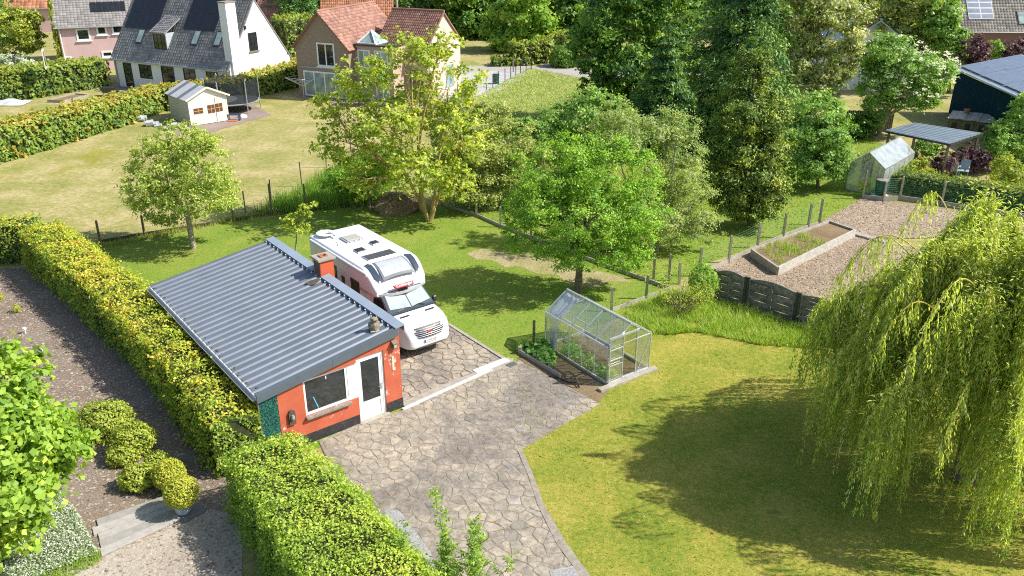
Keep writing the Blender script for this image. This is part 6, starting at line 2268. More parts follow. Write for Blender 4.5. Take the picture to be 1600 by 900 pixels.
window(wh, 'x', 0, xs[0], xs[1], .05, 2.15, M['darkframe'], M['pane_dark'], 1, 3, name='door')
window(wh, 'x', 0, xs[2], xs[3], .95, 2.15, M['darkframe'], M['pane_dark'], 3, 2, sill=M['render_white'])
window(wh, 'x', 0, xs[4], xs[5], .05, 2.2, M['darkframe'], M['pane_dark'], 2, 3, name='french_window')
window(wh, 'x', 0, xs[6], xs[7], .05, 2.2, M['darkframe'], M['pane_dark'], 2, 3, name='french_window')
window(wh, 'x', 0, xs[8], xs[9], .9, 2.15, M['darkframe'], M['pane_dark'], 3, 2, sill=M['render_white'])
mb = MB(); mb.box(xs[6] - .8, xs[9] + .3, -.22, -.001, 2.32, 2.5); mb.build('awning_case', M['white'], wh)
mb = MB(); mb.tube([(.25, -.1, 0), (.25, -.1, 2.4), (.1, -.3, 2.55)], .06, 6); mb.build('downpipe', M['greyplastic'], wh)
# arrays
for (q0, q1, cols) in (((196, 44), (262, 3), 5), ((287, 47), (352, 8), 5)):
    a, b, _ = on_slope(wh, WH, WD, WE, WR, (q0, q1), 0, '', None)
    y0, y1 = min(a.y, b.y), max(a.y, b.y)
    yt = WH.hit(q1[0], 2, (0, 0, WE), (0, -ws, 1)).y
    solar_array(wh, min(a.x, b.x), max(a.x, b.x), y0, min(WD / 2 - .15, yt + .1), WE, ws, cols, 2)
for p in ((221, 57.5), (308, 60), (343, 62)): rooflight(wh, WH, p, WE, ws)
# dormer
c = WH.hit(250, 78, (0, 0, WE), (0, -ws, 1)); d2 = WH.hit(285, 22, (0, 0, WE), (0, -ws, 1))
dm = thing('dormer', None, None, (0, 0, 0)); dm.parent = wh
dx0, dx1, dy0 = c.x - .7, c.x + .95, c.y - .0
zb = WE + dy0 * ws
zt = zb + 1.45
dyb = (zt + .9 - WE) / ws
mb = MB()
mb.add([(dx0, dy0, zb - .2), (dx1, dy0, zb - .2), (dx1, dy0, zt), (dx0, dy0, zt), (dx0, (zt - WE) / ws, zt), (dx1, (zt - WE) / ws, zt)], [(0, 1, 2, 3), (0, 3, 4), (1, 5, 2)])
mb.build('cheeks', M['lead'], dm)
mb = MB(); ytop = (zt + 1.2 - WE) / ws
v = [(dx0 - .12, dy0 - .2, zt), (dx1 + .12, dy0 - .2, zt), (dx1 + .12, ytop, zt + 1.2), (dx0 - .12, ytop, zt + 1.2)]
slab(mb, v[0], v[1], v[2], v[3], .10); mb.build('roof', M['slate'], dm)
tiles(dm, v[0], Vector(v[1]) - Vector(v[0]), Vector(v[3]) - Vector(v[0]), 7, 10, M['slate'], seed=9)
window(dm, 'x', dy0, dx0 + .12, dx1 - .12, zb + .05, zt - .08, M['darkframe'], M['pane_dark'], 3, 3)
# gable: window, lamp, chimney breast
g0 = WH.hit(395, 65, (WL, 0, 0), (1, 0, 0))
window(wh, 'y', WL, g0.y - .5, g0.y + .5, g0.z - .75, g0.z + .75, M['darkframe'], M['pane_dark'], 3, 4, out=1, sill=M['stonegrey'])
g1 = WH.hit(382, 43, (WL, 0, 0), (1, 0, 0))
mb = MB(); mb.box(WL, WL + .12, g1.y - .1, g1.y + .1, g1.z - .14, g1.z + .14); mb.build('wall_lamp', M['darkframe'], wh)
ca, cb = WH.hit(355, 110, (WL, 0, 0), (1, 0, 0)).y, WH.hit(374, 105, (WL, 0, 0), (1, 0, 0)).y

ck = thing('chimney', None, None, (0, 0, 0)); ck.parent = wh
mb = MB(); mb.box(WL - .55, WL + .22, ca + .5, ca + 1.6, 0, 7.7); mb.build('stack', M['render_white'], ck)
mb = MB(); mb.box(WL - .56, WL - .551, ca + .5, ca + 1.6, 4.2, 7.55); mb.build('lead_cladding', M['lead'], ck)
mb = MB(); mb.box(WL - .6, WL + .27, ca + .45, ca + 1.65, 7.7, 7.8); mb.build('cap', M['stonegrey'], ck)

# pink house
_p = P(88, 40, 4.35); PK = Frame((_p.x, _p.y, 0), R(22))
pk = thing('pink_house', 'pink rendered house with weathered grey roof and ivy over its left gable', 'house', PK.o, PK.a)
PL_, PD, PE, PR = 15, 9.5, 4.35, 8.6
ps_ = gable_house(pk, PL_, PD, PE, PR, M['pink'], M['greytile'], over=.3, nx=50, ny=22, seed=6)
def phit(px, py, y=0.0): return PK.hit(px, py, (0, y, 0), (0, 1, 0))

for (a, b) in (((121, 64), (139, 44)), ((152, 55), (165.5, 40)), ((176, 53), (192, 38)), ((160, 90), (176, 79)), ((100, 101), (112, 88))):
    p, q = phit(*a), phit(*b)
    window(pk, 'x', 0, p.x, q.x, p.z, q.z, M['upvc'], M['pane_dark'], 1, 1, fw=.16, sill=M['upvc'])
mb = MB(); mb.tube([(.15, -.1, 0), (.15, -.1, 4.2)], .06, 6); mb.build('downpipe', M['white'], pk)
g_ = PK.hit(70, 93, (0, 0, 0), (1, 0, 0))
window(pk, 'y', 0, g_.y - .6, g_.y + .6, max(.3, g_.z - .7), max(.3, g_.z - .7) + 1.5, M['upvc'], M['pane_dark'], 1, 1, out=-1, fw=.12)
a, b, _ = on_slope(pk, PK, PD, PE, PR, ((142, 20), (198, 3)), 0, '', None)

solar_array(pk, a.x, b.x - .2, a.y, b.y, PE, ps_, 6, 2)
# ivy on the gable
rg = np.random.default_rng(12)
n = 9000
yy, zz = rg.uniform(-.3, PD, n), rg.uniform(0, PR, n)
keep = (zz < PE + (PR - PE) * (1 - np.abs(yy - PD / 2) / (PD / 2)) + .4) & (wob(yy * .8, zz * .8) > -.62 + (yy < 2) * .3)
pos = np.stack([-.08 - rg.uniform(0, .4, n) * (1 + .6 * wob(yy, zz)), yy, zz], 1)[keep]
iv = thing('ivy', 'yellow green ivy climbing the left gable of the pink house', 'climber', PK.w(0, 4, 0), PK.a)
pos[:, 1] -= 4
m_ = len(pos)
vv, qq, tt = leaves(pos, np.tile([-1.0, -.4, .5], (m_, 1)) + rg.normal(size=(m_, 3)) * .5, .26 * rg.uniform(.6, 1.3, m_), np.clip(rg.normal(.6, .2, m_), 0, 1), .8, None, .15, rg)
o = link('foliage', np_mesh('foliage', vv, qq, tt, M['ivy']), None, iv); o['kind'] = 'stuff'

# brown gabled house with two wings
BF = Frame((-18.15, 72.75, 0), R(-24))
bh = thing('brown_house', 'tan brick house with two steep gabled wings and red brown tiled roofs', 'house', BF.o, BF.a)
def bhit(px, py, y=0.0): return BF.hit(px, py, (0, y, 0), (0, 1, 0))
bw = bhit(545.5, 100).x

bE, bR_ = 4.25, 6.95
BDp = 8.0
mb = MB()
mb.extrude([(0, 0, 0), (bw, 0, 0), (bw, 0, bE), (bw / 2, 0, bR_), (0, 0, bE)], (0, .3, 0)); mb.build('gable_wall', M['tanbrick'], bh)
mb = MB(); mb.box(0, .3, .302, BDp, 0, bE - .02); mb.build('wall', M['tanbrick'], bh)
mb = MB(); mb.box(bw - .3, bw, .302, BDp, 0, bE - .02); mb.build('wall', M['tanbrick'], bh)
mb = MB(); mb.extrude([(0, BDp, 0), (bw, BDp, 0), (bw, BDp, bE), (bw / 2, BDp, bR_), (0, BDp, bE)], (0, .3, 0)); mb.build('gable_wall', M['tanbrick'], bh)
sl_ = (bR_ - bE) / (bw / 2)
for s in (0, 1):
    mb = MB()
    xe, xr = (-.25, bw / 2) if s == 0 else (bw + .25, bw / 2)
    ze = bE - .25 * sl_
    slab(mb, (xe, -.25, ze + .06), (xe, BDp + .4, ze + .06), (xr, BDp + .4, bR_ + .06), (xr, -.25, bR_ + .06), .10) if s else slab(mb, (xe, -.25, ze + .06), (xr - .002, -.25, bR_ + .06), (xr - .002, BDp + .4, bR_ + .06), (xe, BDp + .4, ze + .06), .10)
    rf = mb.build('roof', M['redtile'], bh)
    tiles(bh, (xe, -.25, ze + .06), (0, BDp + .65, 0), (xr - xe, 0, bR_ - ze), 30, 14, M['redtile'], seed=20 + s)
mb = MB(); mb.tube([(bw / 2, -.25, bR_ + .1), (bw / 2, BDp + .4, bR_ + .1)], .11, 8); mb.build('ridge_tiles', M['redtile'], bh)
a, b = bhit(497.5, 103), bhit(521.5, 68)
window(bh, 'x', 0, a.x, b.x, a.z, b.z, M['upvc'], M['pane_dark'], 2, 1, fw=.12, bar=.10, sill=M['upvc'])
a, b = bhit(478, 150), bhit(540, 116)
window(bh, 'x', 0, a.x, b.x, .1, 2.2, M['upvc'], M['pane_pale'], 4, 1, fw=.12, bar=.10, name='patio_door')
mb = MB(); mb.box(0.3, bw, -.06, -.001, 2.45, 2.56); mb.build('ledge', M['greyplastic'], bh)
# link block with flat roof and glazed pyramid
lx0, lx1 = bw + .002, bw + 3.6
mb = MB(); mb.box(lx0, lx1, .9, 3.19, 0, 4.4); mb.build('link_wall', plain('peach brick', (.50, .36, .28), .85), bh)
mb = MB(); mb.box(lx0, lx1 + .1, .75, 3.19, 4.402, 4.52); mb.build('flat_roof', M['darkframe'], bh)
mb = MB(); cx = lx0 + .95
mb.add([(cx - .8, 1.1, 4.53), (cx + 1.0, 1.1, 4.53), (cx + 1.0, 2.9, 4.53), (cx - .8, 2.9, 4.53), (cx + .1, 2.0, 5.5)], [(0, 1, 4), (1, 2, 4), (2, 3, 4), (3, 0, 4)])
py_ = mb.build('glass_lantern', M['pane_pale'], bh)
mb = MB()
cs_ = [Vector(p) for p in ((cx - .8, 1.1, 4.55), (cx + 1.0, 1.1, 4.55), (cx + 1.0, 2.9, 4.55), (cx - .8, 2.9, 4.55))]; ap = Vector((cx + .1, 2.0, 5.52))
for i in range(4):
    mb.beam(cs_[i], cs_[(i + 1) % 4], .12, .12); mb.beam(cs_[i], ap, .10, .10)
for t_ in (.33, .66): mb.beam(cs_[3].lerp(cs_[0], t_), ap.lerp(cs_[0], .1), .08, .08)
mb.build('glazing_bar', M['upvc'], py_)
for (x0, x1, z0, z1) in ((lx0 + .3, lx0 + 1.5, 2.6, 4.1), (lx0 + 1.9, lx0 + 3.2, 2.6, 4.1), (lx0 + .4, lx0 + 1.6, .1, 2.2), (lx0 + 1.9, lx0 + 3.2, .1, 2.2)):
    window(bh, 'x', .9, x0, x1, z0, z1, M['upvc'], M['pane_pale'], 2, 1, fw=.12, bar=.1)
# right wing, ridge along x, gable faces right
R0 = BF.l(at(607, 60, 76)); rx0 = 6.0
rrx = BF.hit(688, 17, (0, 6.0, 0), (0, 1, 0)).x

rw = thing('right_wing', None, None, (rx0, 3.2, 0)); rw.parent = bh
RWL = 4.75
PB = plain('pale peach brick', (.62, .50, .42), .85, scale=5)
# children directly under the house: sub-parts stay one level below this wing
gable_house(rw, RWL, 6.0, 4.2, 6.75, PB, M['redtile'], over=.15, nx=26, ny=15, seed=31)
window(rw, 'y', RWL, 2.0, 2.6, 3.4, 5.2, M['greyplastic'], M['pane_dark'], 1, 1, out=1) if False else None
for (u0, u1, z0, z1) in ((1.9, 2.5, 3.4, 5.0), (3.2, 4.6, .4, 2.3)):
    mb = MB(); mb.box(RWL, RWL + .05, u0, u1, z0, z1); mb.build('side_pane', M['pane_pale'], rw)
for (u0, u1, z0, z1) in ((3.1, 4.3, .1, 2.3), (3.2, 4.2, 3.0, 4.0)):
    mb = MB(); mb.box(u0, u1, -.05, 0, z0, z1); mb.build('front_pane', M['pane_dark'], rw)

# orange roofed house behind
OR = Frame(P(506, 66), R(4))
oh = thing('orange_roof_house', 'house with bright orange clay tiled roof behind the tan gabled house', 'house', OR.o, OR.a)
gable_house(oh, 8.3, 8.5, 3.0, 8.2, M['brownbrick'], M['orangetile'], over=.2, nx=34, ny=18, seed=41)
mb = MB(); mb.box(6.9, 7.7, 1.6, 2.4, 4.0, 7.6); mb.build('chimney', M['brownbrick'], oh)
for x in (2.4, 4.0):
    mb = MB(); slopebox(mb, x, x + .6, 3.0, 3.6, 3.0, 5.2 / 4.25, .02, .14); mb.build('rooflight', M['white'], oh)
# distant brown roofs between the conifer and the white house
DR = Frame(P(398, 62), R(-12))
dh = thing('distant_house', 'distant house with brown tiled roof between white house and conifer', 'house', DR.o, DR.a)
gable_house(dh, 8.0, 7.0, 2.6, 5.4, M['brownbrick'], M['redtile'], over=.2, nx=26, ny=12, seed=43)
mb = MB(); slopebox(mb, 4.4, 5.1, 1.2, 1.9, 2.6, .8, .02, .14); mb.build('rooflight', M['white'], dh)
DR2 = Frame(P(0, 66) + Vector((-6, 8, 0)), R(10))
dh2 = thing('distant_house', 'distant orange roofed house peeping over the ivy at the far left', 'house', DR2.o, DR2.a)
gable_house(dh2, 9.0, 7.0, 3.2, 6.4, M['pink'], M['orangetile'], over=.2, nx=20, ny=10, seed=44)

# dark barn with solar roof at the right
def thit(px, py, z): return P(px, py, z)
a, b = P(1497, 105, 3.5), P(1600, 150, 3.5)

ba = math.atan2((b - a).y, (b - a).x)
BA = Frame((a.x, a.y, 0), ba)
bn_ = thing('dark_barn', 'dark petrol blue clad barn with pale solar panels over its roof', 'barn', BA.o, BA.a)
Lb, Db, He = 16.0, 8.0, 3.45
c_ = BA.l(P(1542, 92, 4.5))
Db = max(4.5, c_.y)
mb = MB()
nb_ = 40
for i in range(nb_):
    mb.box(Lb * i / nb_ + .004, Lb * (i + 1) / nb_ - .004, -.0 - (.006 if i % 2 else 0), .2, 0, He)
mb.build('cladding', M['petrol'], bn_, kind='stuff')
for x in (0, Lb - .2):
    mb = MB(); mb.extrude([(x, .201, 0), (x, Db, 0), (x, Db, He + 1.0), (x, .201, He)], (.2, 0, 0)); mb.build('end_wall', M['petrol'], bn_)
mb = MB(); slab(mb, (-.2, -.25, He + .0), (Lb + .2, -.25, He + .0), (Lb + .2, Db, He + 1.05), (-.2, Db, He + 1.05), .14); mb.build('roof', M['bluesheet'], bn_)
sb = 1.05 / (Db + .25)
mb = MB(); mb.tube([(-.2, -.33, He - .02), (Lb + .2, -.33, He - .02)], .08, 6); mb.build('gutter', M['alu'], bn_)
for i in range(8):
    for j in range(3):
        x0, x1 = .15 + i * 1.9, .15 + (i + 1) * 1.9 - (.10 if i % 2 else .03)
        y0, y1 = .15 + j * (Db - .4) / 3, .15 + (j + 1) * (Db - .4) / 3 - .03
        mb = MB(); slopebox(mb, x0, x1, y0, y1, He + .25 * sb, sb, .06, .10); p_ = mb.build('solar_panel', M['alu'], bn_)
        mb = MB(); slopebox(mb, x0 + .04, x1 - .04, y0 + .03, y1 - .03, He + .25 * sb, sb, .1005, .104); mb.build('cells', M['solarblue'], p_)
# little flat white roof behind it
t = thing('white_canopy', 'small white flat canopy roof standing behind the dark barn', 'canopy', P(1590, 115))
z0 = 2.6
o0 = t.location.copy()
q = [P(1568, 95, z0) - o0, P(1600, 84, z0) - o0, P(1640, 90, z0) - o0, P(1640, 97, z0) - o0]
for p in q: p.z = z0
mb = MB(); mb.add([p for p in q] + [p + Vector((0, 0, .12)) for p in q], [(3, 2, 1, 0), (4, 5, 6, 7), (0, 1, 5, 4), (1, 2, 6, 5), (2, 3, 7, 6), (3, 0, 4, 7)]); mb.build('roof', M['white'], t)
for p in q: mb = MB(); mb.box(p.x - .06, p.x + .06, p.y - .06, p.y + .06, 0, z0 - .003); mb.build('post', M['darkframe'], t)
# house top right
TR = Frame((47.6, 92.5, 0), R(-2))
th_ = thing('brick_house', 'brown brick house with large tiled roof and solar panels at the top right', 'house', TR.o, TR.a)
ts = gable_house(th_, 18, 11, 3.1, 9.6, M['brownbrick'], M['slate2'], over=.15, nx=60, ny=26, seed=51)
a, b, _ = on_slope(th_, TR, 11, 3.1, 9.6, ((1513, 31), (1548, 2)), 0, '', None)
solar_array(th_, a.x, b.x, a.y, min(5.3, b.y + .3), 3.1, ts, 2, 4, M['solarblue'], M['alu'])
rooflight(th_, TR, (1597, 29), 3.1, ts, 1.0, 1.0, 'pane_pale')
# pale blue roofed house behind the trees
_S = Vector((36.2, 97.5, 0)); LB = Frame((_S.x - .978 * 4.4, _S.y + .208 * 4.4, 0), R(-102))
lb = thing('blue_roof_house', 'long pale blue sheet roof and clay tiled ridge half hidden behind trees', 'house', LB.o, LB.a)
gable_house(lb, 23, 8.8, 2.8, 6.0, M['render_white'], plain('pale blue sheet roof', (.42, .50, .58), .5), over=.3, nx=30, ny=6, seed=61)
mb = MB(); slopebox(mb, 9, 23.2, 3.3, 4.35, 2.8, 3.2 / 4.4, .12, .2); mb.build('clay_ridge_band', M['orangetile'], lb)
# low house fragment behind gravel
# power pole and lines
t = thing('utility_pole', 'concrete utility pole rising behind the tan house roof', 'pole', P(624, 80))
mb = MB(); mb.tube([(0, 0, 0), (0, 0, 9.0)], [.17, .10], 8); mb.build('pole', M['concrete'], t)
mb = MB(); mb.box(-.9, .9, -.06, .06, 8.2, 8.32); mb.build('crossarm', M['galv'], t)
mb = MB()
for s in (-.8, 0, .8):
    mb.tube([(s + (i / 12) * 45, i * .2, 8.4 - 1.2 * math.sin(math.pi * i / 12)) for i in range(13)], .02, 4, cap=False)
mb.build('cable', M['greyplastic'], t)

# ------------------------------------------------------------------ cream shed
sa = P(299, 198)
SF = Frame(sa, R(42))
SW = 2.95
def shit(px, py): return SF.hit(px, py, (0, 0, 0), (0, 1, 0))

sh = thing('garden_shed', 'cream wooden garden shed with pale sheet roof and small brown windows', 'shed', SF.o, SF.a)
SD, SE, SR = 3.0, 1.95, 2.65
sbk = SF.l(P(248, 175, 1.9)); SD = 3.7

rg = random.Random(6)
npk = 14
for k in range(13):
    z0, z1 = .05 + k * .15, .05 + k * .15 + .14
    mb = MB(); mb.box(0, SW, 0, .03, z0, z1, rg.random()); mb.build('front_board', M['cream'], sh)
    mb = MB(); mb.box(0, .03, .031, SD, z0, z1, rg.random()); mb.build('side_board', M['creamshade'], sh)
mb = MB(); mb.box(SW - .03, SW, .031, SD, .05, SE + .03); mb.build('side_wall', M['cream'], sh)
mb = MB(); mb.extrude([(0, 0, SE + .05), (SW, 0, SE + .05), (SW / 2, 0, SR + .02)], (0, .03, 0)); mb.build('gable_board', M['cream'], sh)
mb = MB(); mb.extrude([(0, SD - .03, .05), (SW, SD - .03, .05), (SW, SD - .03, SE), (SW / 2, SD - .03, SR), (0, SD - .03, SE)], (0, .03, 0)); mb.build('rear_wall', M['cream'], sh)
srs = (SR - SE) / (SW / 2)
for s in (0, 1):
    nsh = 7
    for k in range(nsh):
        y0, y1 = -.18 + (SD + .3) * k / nsh, -.18 + (SD + .3) * (k + 1) / nsh - .015
        xe, xr = (-.2, SW / 2) if s == 0 else (SW + .2, SW / 2)
        ze = SE + .06 - .2 * srs
        mb = MB(); slab(mb, (xe, y0, ze), (xe, y1, ze), (xr, y1, SR + .06), (xr, y0, SR + .06), .03); mb.build('roof_sheet', M['feltdark'] if (k in (2, 5) and s == 0) else M['felt'], sh)
    mb = MB(); mb.beam((xe, -.2, ze), (xr, -.2, SR + .05), .03, .12); mb.build('barge_board', M['cream'], sh)
for (a, b) in (((303.5, 178.5), (316.5, 168)), ((325.5, 177), (334.5, 163)), ((337.5, 174.5), (346.5, 160.5))):
    p, q = shit(*a), shit(*b)
    w = thing('window', None, None, (0, 0, 0)); w.parent = sh
    mb = MB(); mb.box(p.x, q.x, -.03, -.001, p.z, q.z); mb.build('pane', M['brownframe'], w)
    mb = MB(); mx, mz = (p.x + q.x) / 2, (p.z + q.z) / 2; mb.box(mx - .02, mx + .02, -.045, -.031, p.z, q.z); mb.box(p.x, q.x, -.046, -.0305, mz - .02, mz + .02); mb.build('glazing_bar', M['goldbar'], w)
p = shit(340, 190)
mb = MB(); mb.box(p.x - .015, p.x + .015, -.012, -.001, .1, 1.9); mb.build('door_gap', M['darkframe'], sh)
for (x, w__) in ((.0, .08), (SW - .08, .08)):
    mb = MB(); mb.box(x, x + w__, -.02, -.0005, .05, SE + .05); mb.build('corner_trim', M['cream'], sh)

# trampoline
tc = P(366, 172)

tp = thing('trampoline', 'round trampoline with tall dark safety net behind the cream shed', 'trampoline', tc)
rr = 2.0
mb = MB(); mb.tube([(rr * math.cos(6.2832 * i / 24), rr * math.sin(6.2832 * i / 24), .75) for i in range(25)], .04, 6, cap=False); mb.build('frame', M['galv'], tp)
mb = MB(); mb.lathe([(.0, .74), (rr - .25, .745), (rr - .25, .75), (.0, .75)], 24); mb.build('mat', M['blackplastic'], tp)
mb = MB(); mb.lathe([(rr - .25, .76), (rr + .06, .77), (rr + .06, .79), (rr - .25, .79)], 24); mb.build('pad', M['greyplastic'], tp)
for i in range(6):
    a = 6.2832 * (i + .3) / 6
    x, y = (rr + .05) * math.cos(a), (rr + .05) * math.sin(a)
    mb = MB(); mb.tube([(x, y, 0), (x, y, 2.5), (x * 1.06, y * 1.06, 2.62)], .04, 6); mb.build('net_post', M['galv'], tp)
mb = MB(); N = 48; v = []
for i in range(N):
    a = 6.2832 * i / N
    k = 1 - .05 * abs(math.sin((a - .3 * 6.2832 / 6) * 3))
    sag = .12 * abs(math.sin((a - .3 * 6.2832 / 6) * 3))
    v += [((rr - .05) * k * math.cos(a), (rr - .05) * k * math.sin(a), .78), ((rr - .02) * k * math.cos(a), (rr - .02) * k * math.sin(a), 2.5 - sag)]
mb.add(v, [(2 * i, 2 * ((i + 1) % N), 2 * ((i + 1) % N) + 1, 2 * i + 1) for i in range(N)]); mb.build('safety_net', M['net_dark'], tp)

# rotary clothes dryer
ta = P(475, 153)
t = thing('rotary_dryer', 'rotary clothes dryer with blue white arms on the terrace of the tan house', 'clothes dryer', ta)
mb = MB(); mb.tube([(0, 0, 0), (0, 0, 1.6)], .03, 6); mb.build('pole', M['alu'], t)
for i in range(4):
    a = 6.2832 * i / 4 + .25
    mb = MB(); mb.beam((0, 0, 1.0), (1.35 * math.cos(a), 1.35 * math.sin(a), 1.75), .07, .05); mb.build('arm', plain('pale blue arm', (.55, .66, .72), .4) if i == 0 else bpy.data.materials['pale blue arm'], t)
mb = MB()
for k in (.5, .75, 1.0):
    pts = [(1.35 * k * math.cos(6.2832 * i / 4 + .25), 1.35 * k * math.sin(6.2832 * i / 4 + .25), 1.0 + .75 * k) for i in range(5)]
    mb.tube(pts, .012, 4, cap=False)
mb.build('line', M['white'], t)

# small things on the neighbours' lawns
t = thing('vegetable_bed', 'low timber edged bed on the lawn before the white house', 'garden bed', P(85, 160))
q = [P(75, 160) - P(85, 160), P(100, 161) - P(85, 160), P(139, 152) - P(85, 160), P(118, 150) - P(85, 160)]
for i in range(4):
    mb = MB(); mb.beam(q[i] + Vector((0, 0, .12)), q[(i + 1) % 4] + Vector((0, 0, .12)), .08, .24 + .004 * i); mb.build('board', M['concpost'], t)
mb = MB(); mb.add([p + Vector((0, 0, .15)) for p in q], [(0, 1, 2, 3)]); mb.build('soil', M['g_dirt'], t)
t = thing('wheelbarrow', 'dark wheelbarrow parked by the far end of the timber bed', 'wheelbarrow', P(170, 150), R(20))
mb = MB(); mb.add([(-.4, -.3, .35), (.4, -.25, .35), (.4, .25, .35), (-.4, .3, .35), (-.6, -.42, .75), (.65, -.38, .7), (.65, .38, .7), (-.6, .42, .75)], [(0, 3, 2, 1), (0, 1, 5, 4), (1, 2, 6, 5), (2, 3, 7, 6), (3, 0, 4, 7)]); mb.build('tray', M['blackplastic'], t)
mb = MB(); mb.tube([(.75, -.06, .2), (.75, .06, .2)], .2, 12); mb.build('wheel', M['rubber'], t)
for s in (-1, 1):
    mb = MB(); mb.tube([(.75, s * .1, .2), (-.3, s * .28, .35), (-1.0, s * .35, .6)], .03, 5); mb.build('handle', M['greenfar'], t)
    mb = MB(); mb.tube([(-.35, s * .28, .36), (-.45, s * .28, 0)], .025, 5); mb.build('leg', M['greenfar'], t)
t = thing('tarpaulin', 'crumpled pale tarpaulin lying on the lawn at the far left edge', 'tarpaulin', P(12, 162))
rg = np.random.default_rng(8); mb = MB(); v, f = [], []
for i in range(9):
    for j in range(9):
        x, y = (i / 8 - .5) * 3.2, (j / 8 - .5) * 2.0
        v.append((x, y, .03 + max(0, .45 * (1 - (x / 1.6) ** 2) * (1 - (y / 1.0) ** 2)) * (0.6 + .4 * float(wob(np.array(x * 2), np.array(y * 2)))) + rg.uniform(0, .05)))
for i in range(8):
    for j in range(8): f.append((i * 9 + j, i * 9 + j + 1, i * 9 + j + 10, i * 9 + j + 9))
mb.add(v, f); mb.build('cover', plain('pale tarpaulin', (.50, .54, .55), .5), t)
for i, (px, py, s_, lab) in enumerate(((214, 189, .5, 'white sack dumped at the foot of the long hedge'), (243, 197, .5, 'pale rubble heap left of the cream shed'), (275, 203, .6, 'pale rubble heap in front of the cream shed side'))):
    t = thing('rubble_heap', lab, 'heap', P(px, py)); rg = random.Random(i)
    for k in range(7):
        mb = MB(); c = Vector((rg.uniform(-s_, s_), rg.uniform(-s_ * .5, s_ * .5), rg.uniform(.08, .3)))
        mb.obox(c, Vector((rg.uniform(.15, .3), rg.uniform(-.1, .1), .03)), Vector((-.05, rg.uniform(.1, .2), .05)), Vector((0, -.04, rg.uniform(.06, .14)))); mb.build('lump', M['felt'], t)
t = thing('play_slide', 'dark blue and orange toy bench standing beside the shed patio', 'toy', P(367, 188))
mb = MB(); mb.box(-.6, .5, -.2, .2, .42, .48); mb.build('seat', plain('dark blue plastic', (.03, .06, .12), .4), t)
for x in (-.5, .35): mb = MB(); mb.box(x, x + .08, -.18, .18, 0, .42); mb.build('leg', bpy.data.materials['dark blue plastic'], t)
mb = MB(); mb.box(-.4, .3, -.5, -.25, 0, .07); mb.build('orange_tray', plain('orange plastic', (.65, .20, .08), .5), t)
t = thing('parasol_base', 'white round stand on the patio beside the trampoline', 'stand', P(379, 183))
mb = MB(); mb.lathe([(.36, 0), (.34, .12), (.15, .22), (.0, .24)], 14); mb.build('base', M['white'], t)
# compost heap behind the walnut
cpt = thing('compost_heap', 'heap of compost and cut branches inside rough poles behind the walnut tree', 'compost heap', P(620, 328))
rg = np.random.default_rng(17)
mb = MB(); N, v, f = 20, [], []
for j in range(6):
    r0 = 1.35 * (1 - (j / 5) ** 1.8 * .75)
    for i in range(N):
        a = 6.2832 * i / N
        k = r0 * (1 + .12 * math.sin(3 * a + j) + rg.uniform(-.08, .08)); v.append((k * math.cos(a), k * .75 * math.sin(a), .85 * j / 5))
for j in range(5):
    for i in range(N): f.append((j * N + i, j * N + (i + 1) % N, (j + 1) * N + (i + 1) % N, (j + 1) * N + i))
f.append(tuple(5 * N + i for i in range(N))); mb.add(v, f); mb.build('heap', M['straw'], cpt)
mb = MB()
for i in range(420):
    a, r0 = rg.uniform(0, 6.28), rg.uniform(.2, 1.3)
    p = Vector((r0 * math.cos(a), r0 * .75 * math.sin(a), .9 * (1 - (r0 / 1.5) ** 2) + .05))
    d = Vector((rg.normal(), rg.normal(), rg.normal() * .35)).normalized() * rg.uniform(.15, .55)
    mb.tube([p - d / 2, p + d / 2], [.012, .006], 3, cap=False)
mb.build('branches', M['twig'], cpt, kind='stuff')
for (x, y) in ((-1.35, -.4), (1.3, -.5), (1.2, .7), (-1.2, .7)):
    mb = MB(); mb.tube([(x, y, 0), (x + .03, y, 1.35)], .045, 6); mb.build('pole', M['oldpost'], cpt)
mb = MB(); mb.tube([(-1.4, -.4, 1.2), (1.35, -.5, 1.05)], .035, 5); mb.build('rail', M['concpost'], cpt)
t = thing('brush_pile', 'dead branches piled between the bush and the old greenhouse', 'brush pile', P(1338, 262)); mb = MB()
for i in range(260):
    p = Vector((rg.normal() * .7, rg.normal() * .6, abs(rg.normal()) * .35)); d = Vector((rg.normal(), rg.normal(), rg.normal() * .6)).normalized() * rg.uniform(.2, .7)
    mb.tube([p - d / 2, p + d / 2], [.02, .008], 3, cap=False)
mb.build('branches', M['twig'], t, kind='stuff')
# ------------------------------------------------------------------ hedges
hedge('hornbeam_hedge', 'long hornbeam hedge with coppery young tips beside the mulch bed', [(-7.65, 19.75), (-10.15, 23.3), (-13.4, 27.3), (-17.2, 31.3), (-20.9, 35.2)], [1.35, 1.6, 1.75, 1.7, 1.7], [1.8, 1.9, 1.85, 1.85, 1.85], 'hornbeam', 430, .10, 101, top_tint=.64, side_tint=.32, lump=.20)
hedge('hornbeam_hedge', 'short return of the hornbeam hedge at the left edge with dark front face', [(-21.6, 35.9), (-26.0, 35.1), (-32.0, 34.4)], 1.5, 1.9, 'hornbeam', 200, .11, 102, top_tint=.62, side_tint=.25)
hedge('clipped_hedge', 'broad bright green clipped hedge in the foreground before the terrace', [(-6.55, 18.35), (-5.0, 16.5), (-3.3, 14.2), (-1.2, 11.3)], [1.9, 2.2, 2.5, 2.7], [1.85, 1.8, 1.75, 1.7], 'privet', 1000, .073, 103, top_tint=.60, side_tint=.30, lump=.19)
hedge('boundary_hedge', 'very long green hedge running from the left edge behind the cream shed', [P(-120, 283), P(60, 232), P(190, 192), P(245, 172), P(330, 165), P(470, 131)], [2.0] * 6, [2.3, 2.2, 1.95, 1.85, 1.85, 2.1], 'farhedge', 75, .24, 104, top_tint=.80, side_tint=.35, lump=.15)
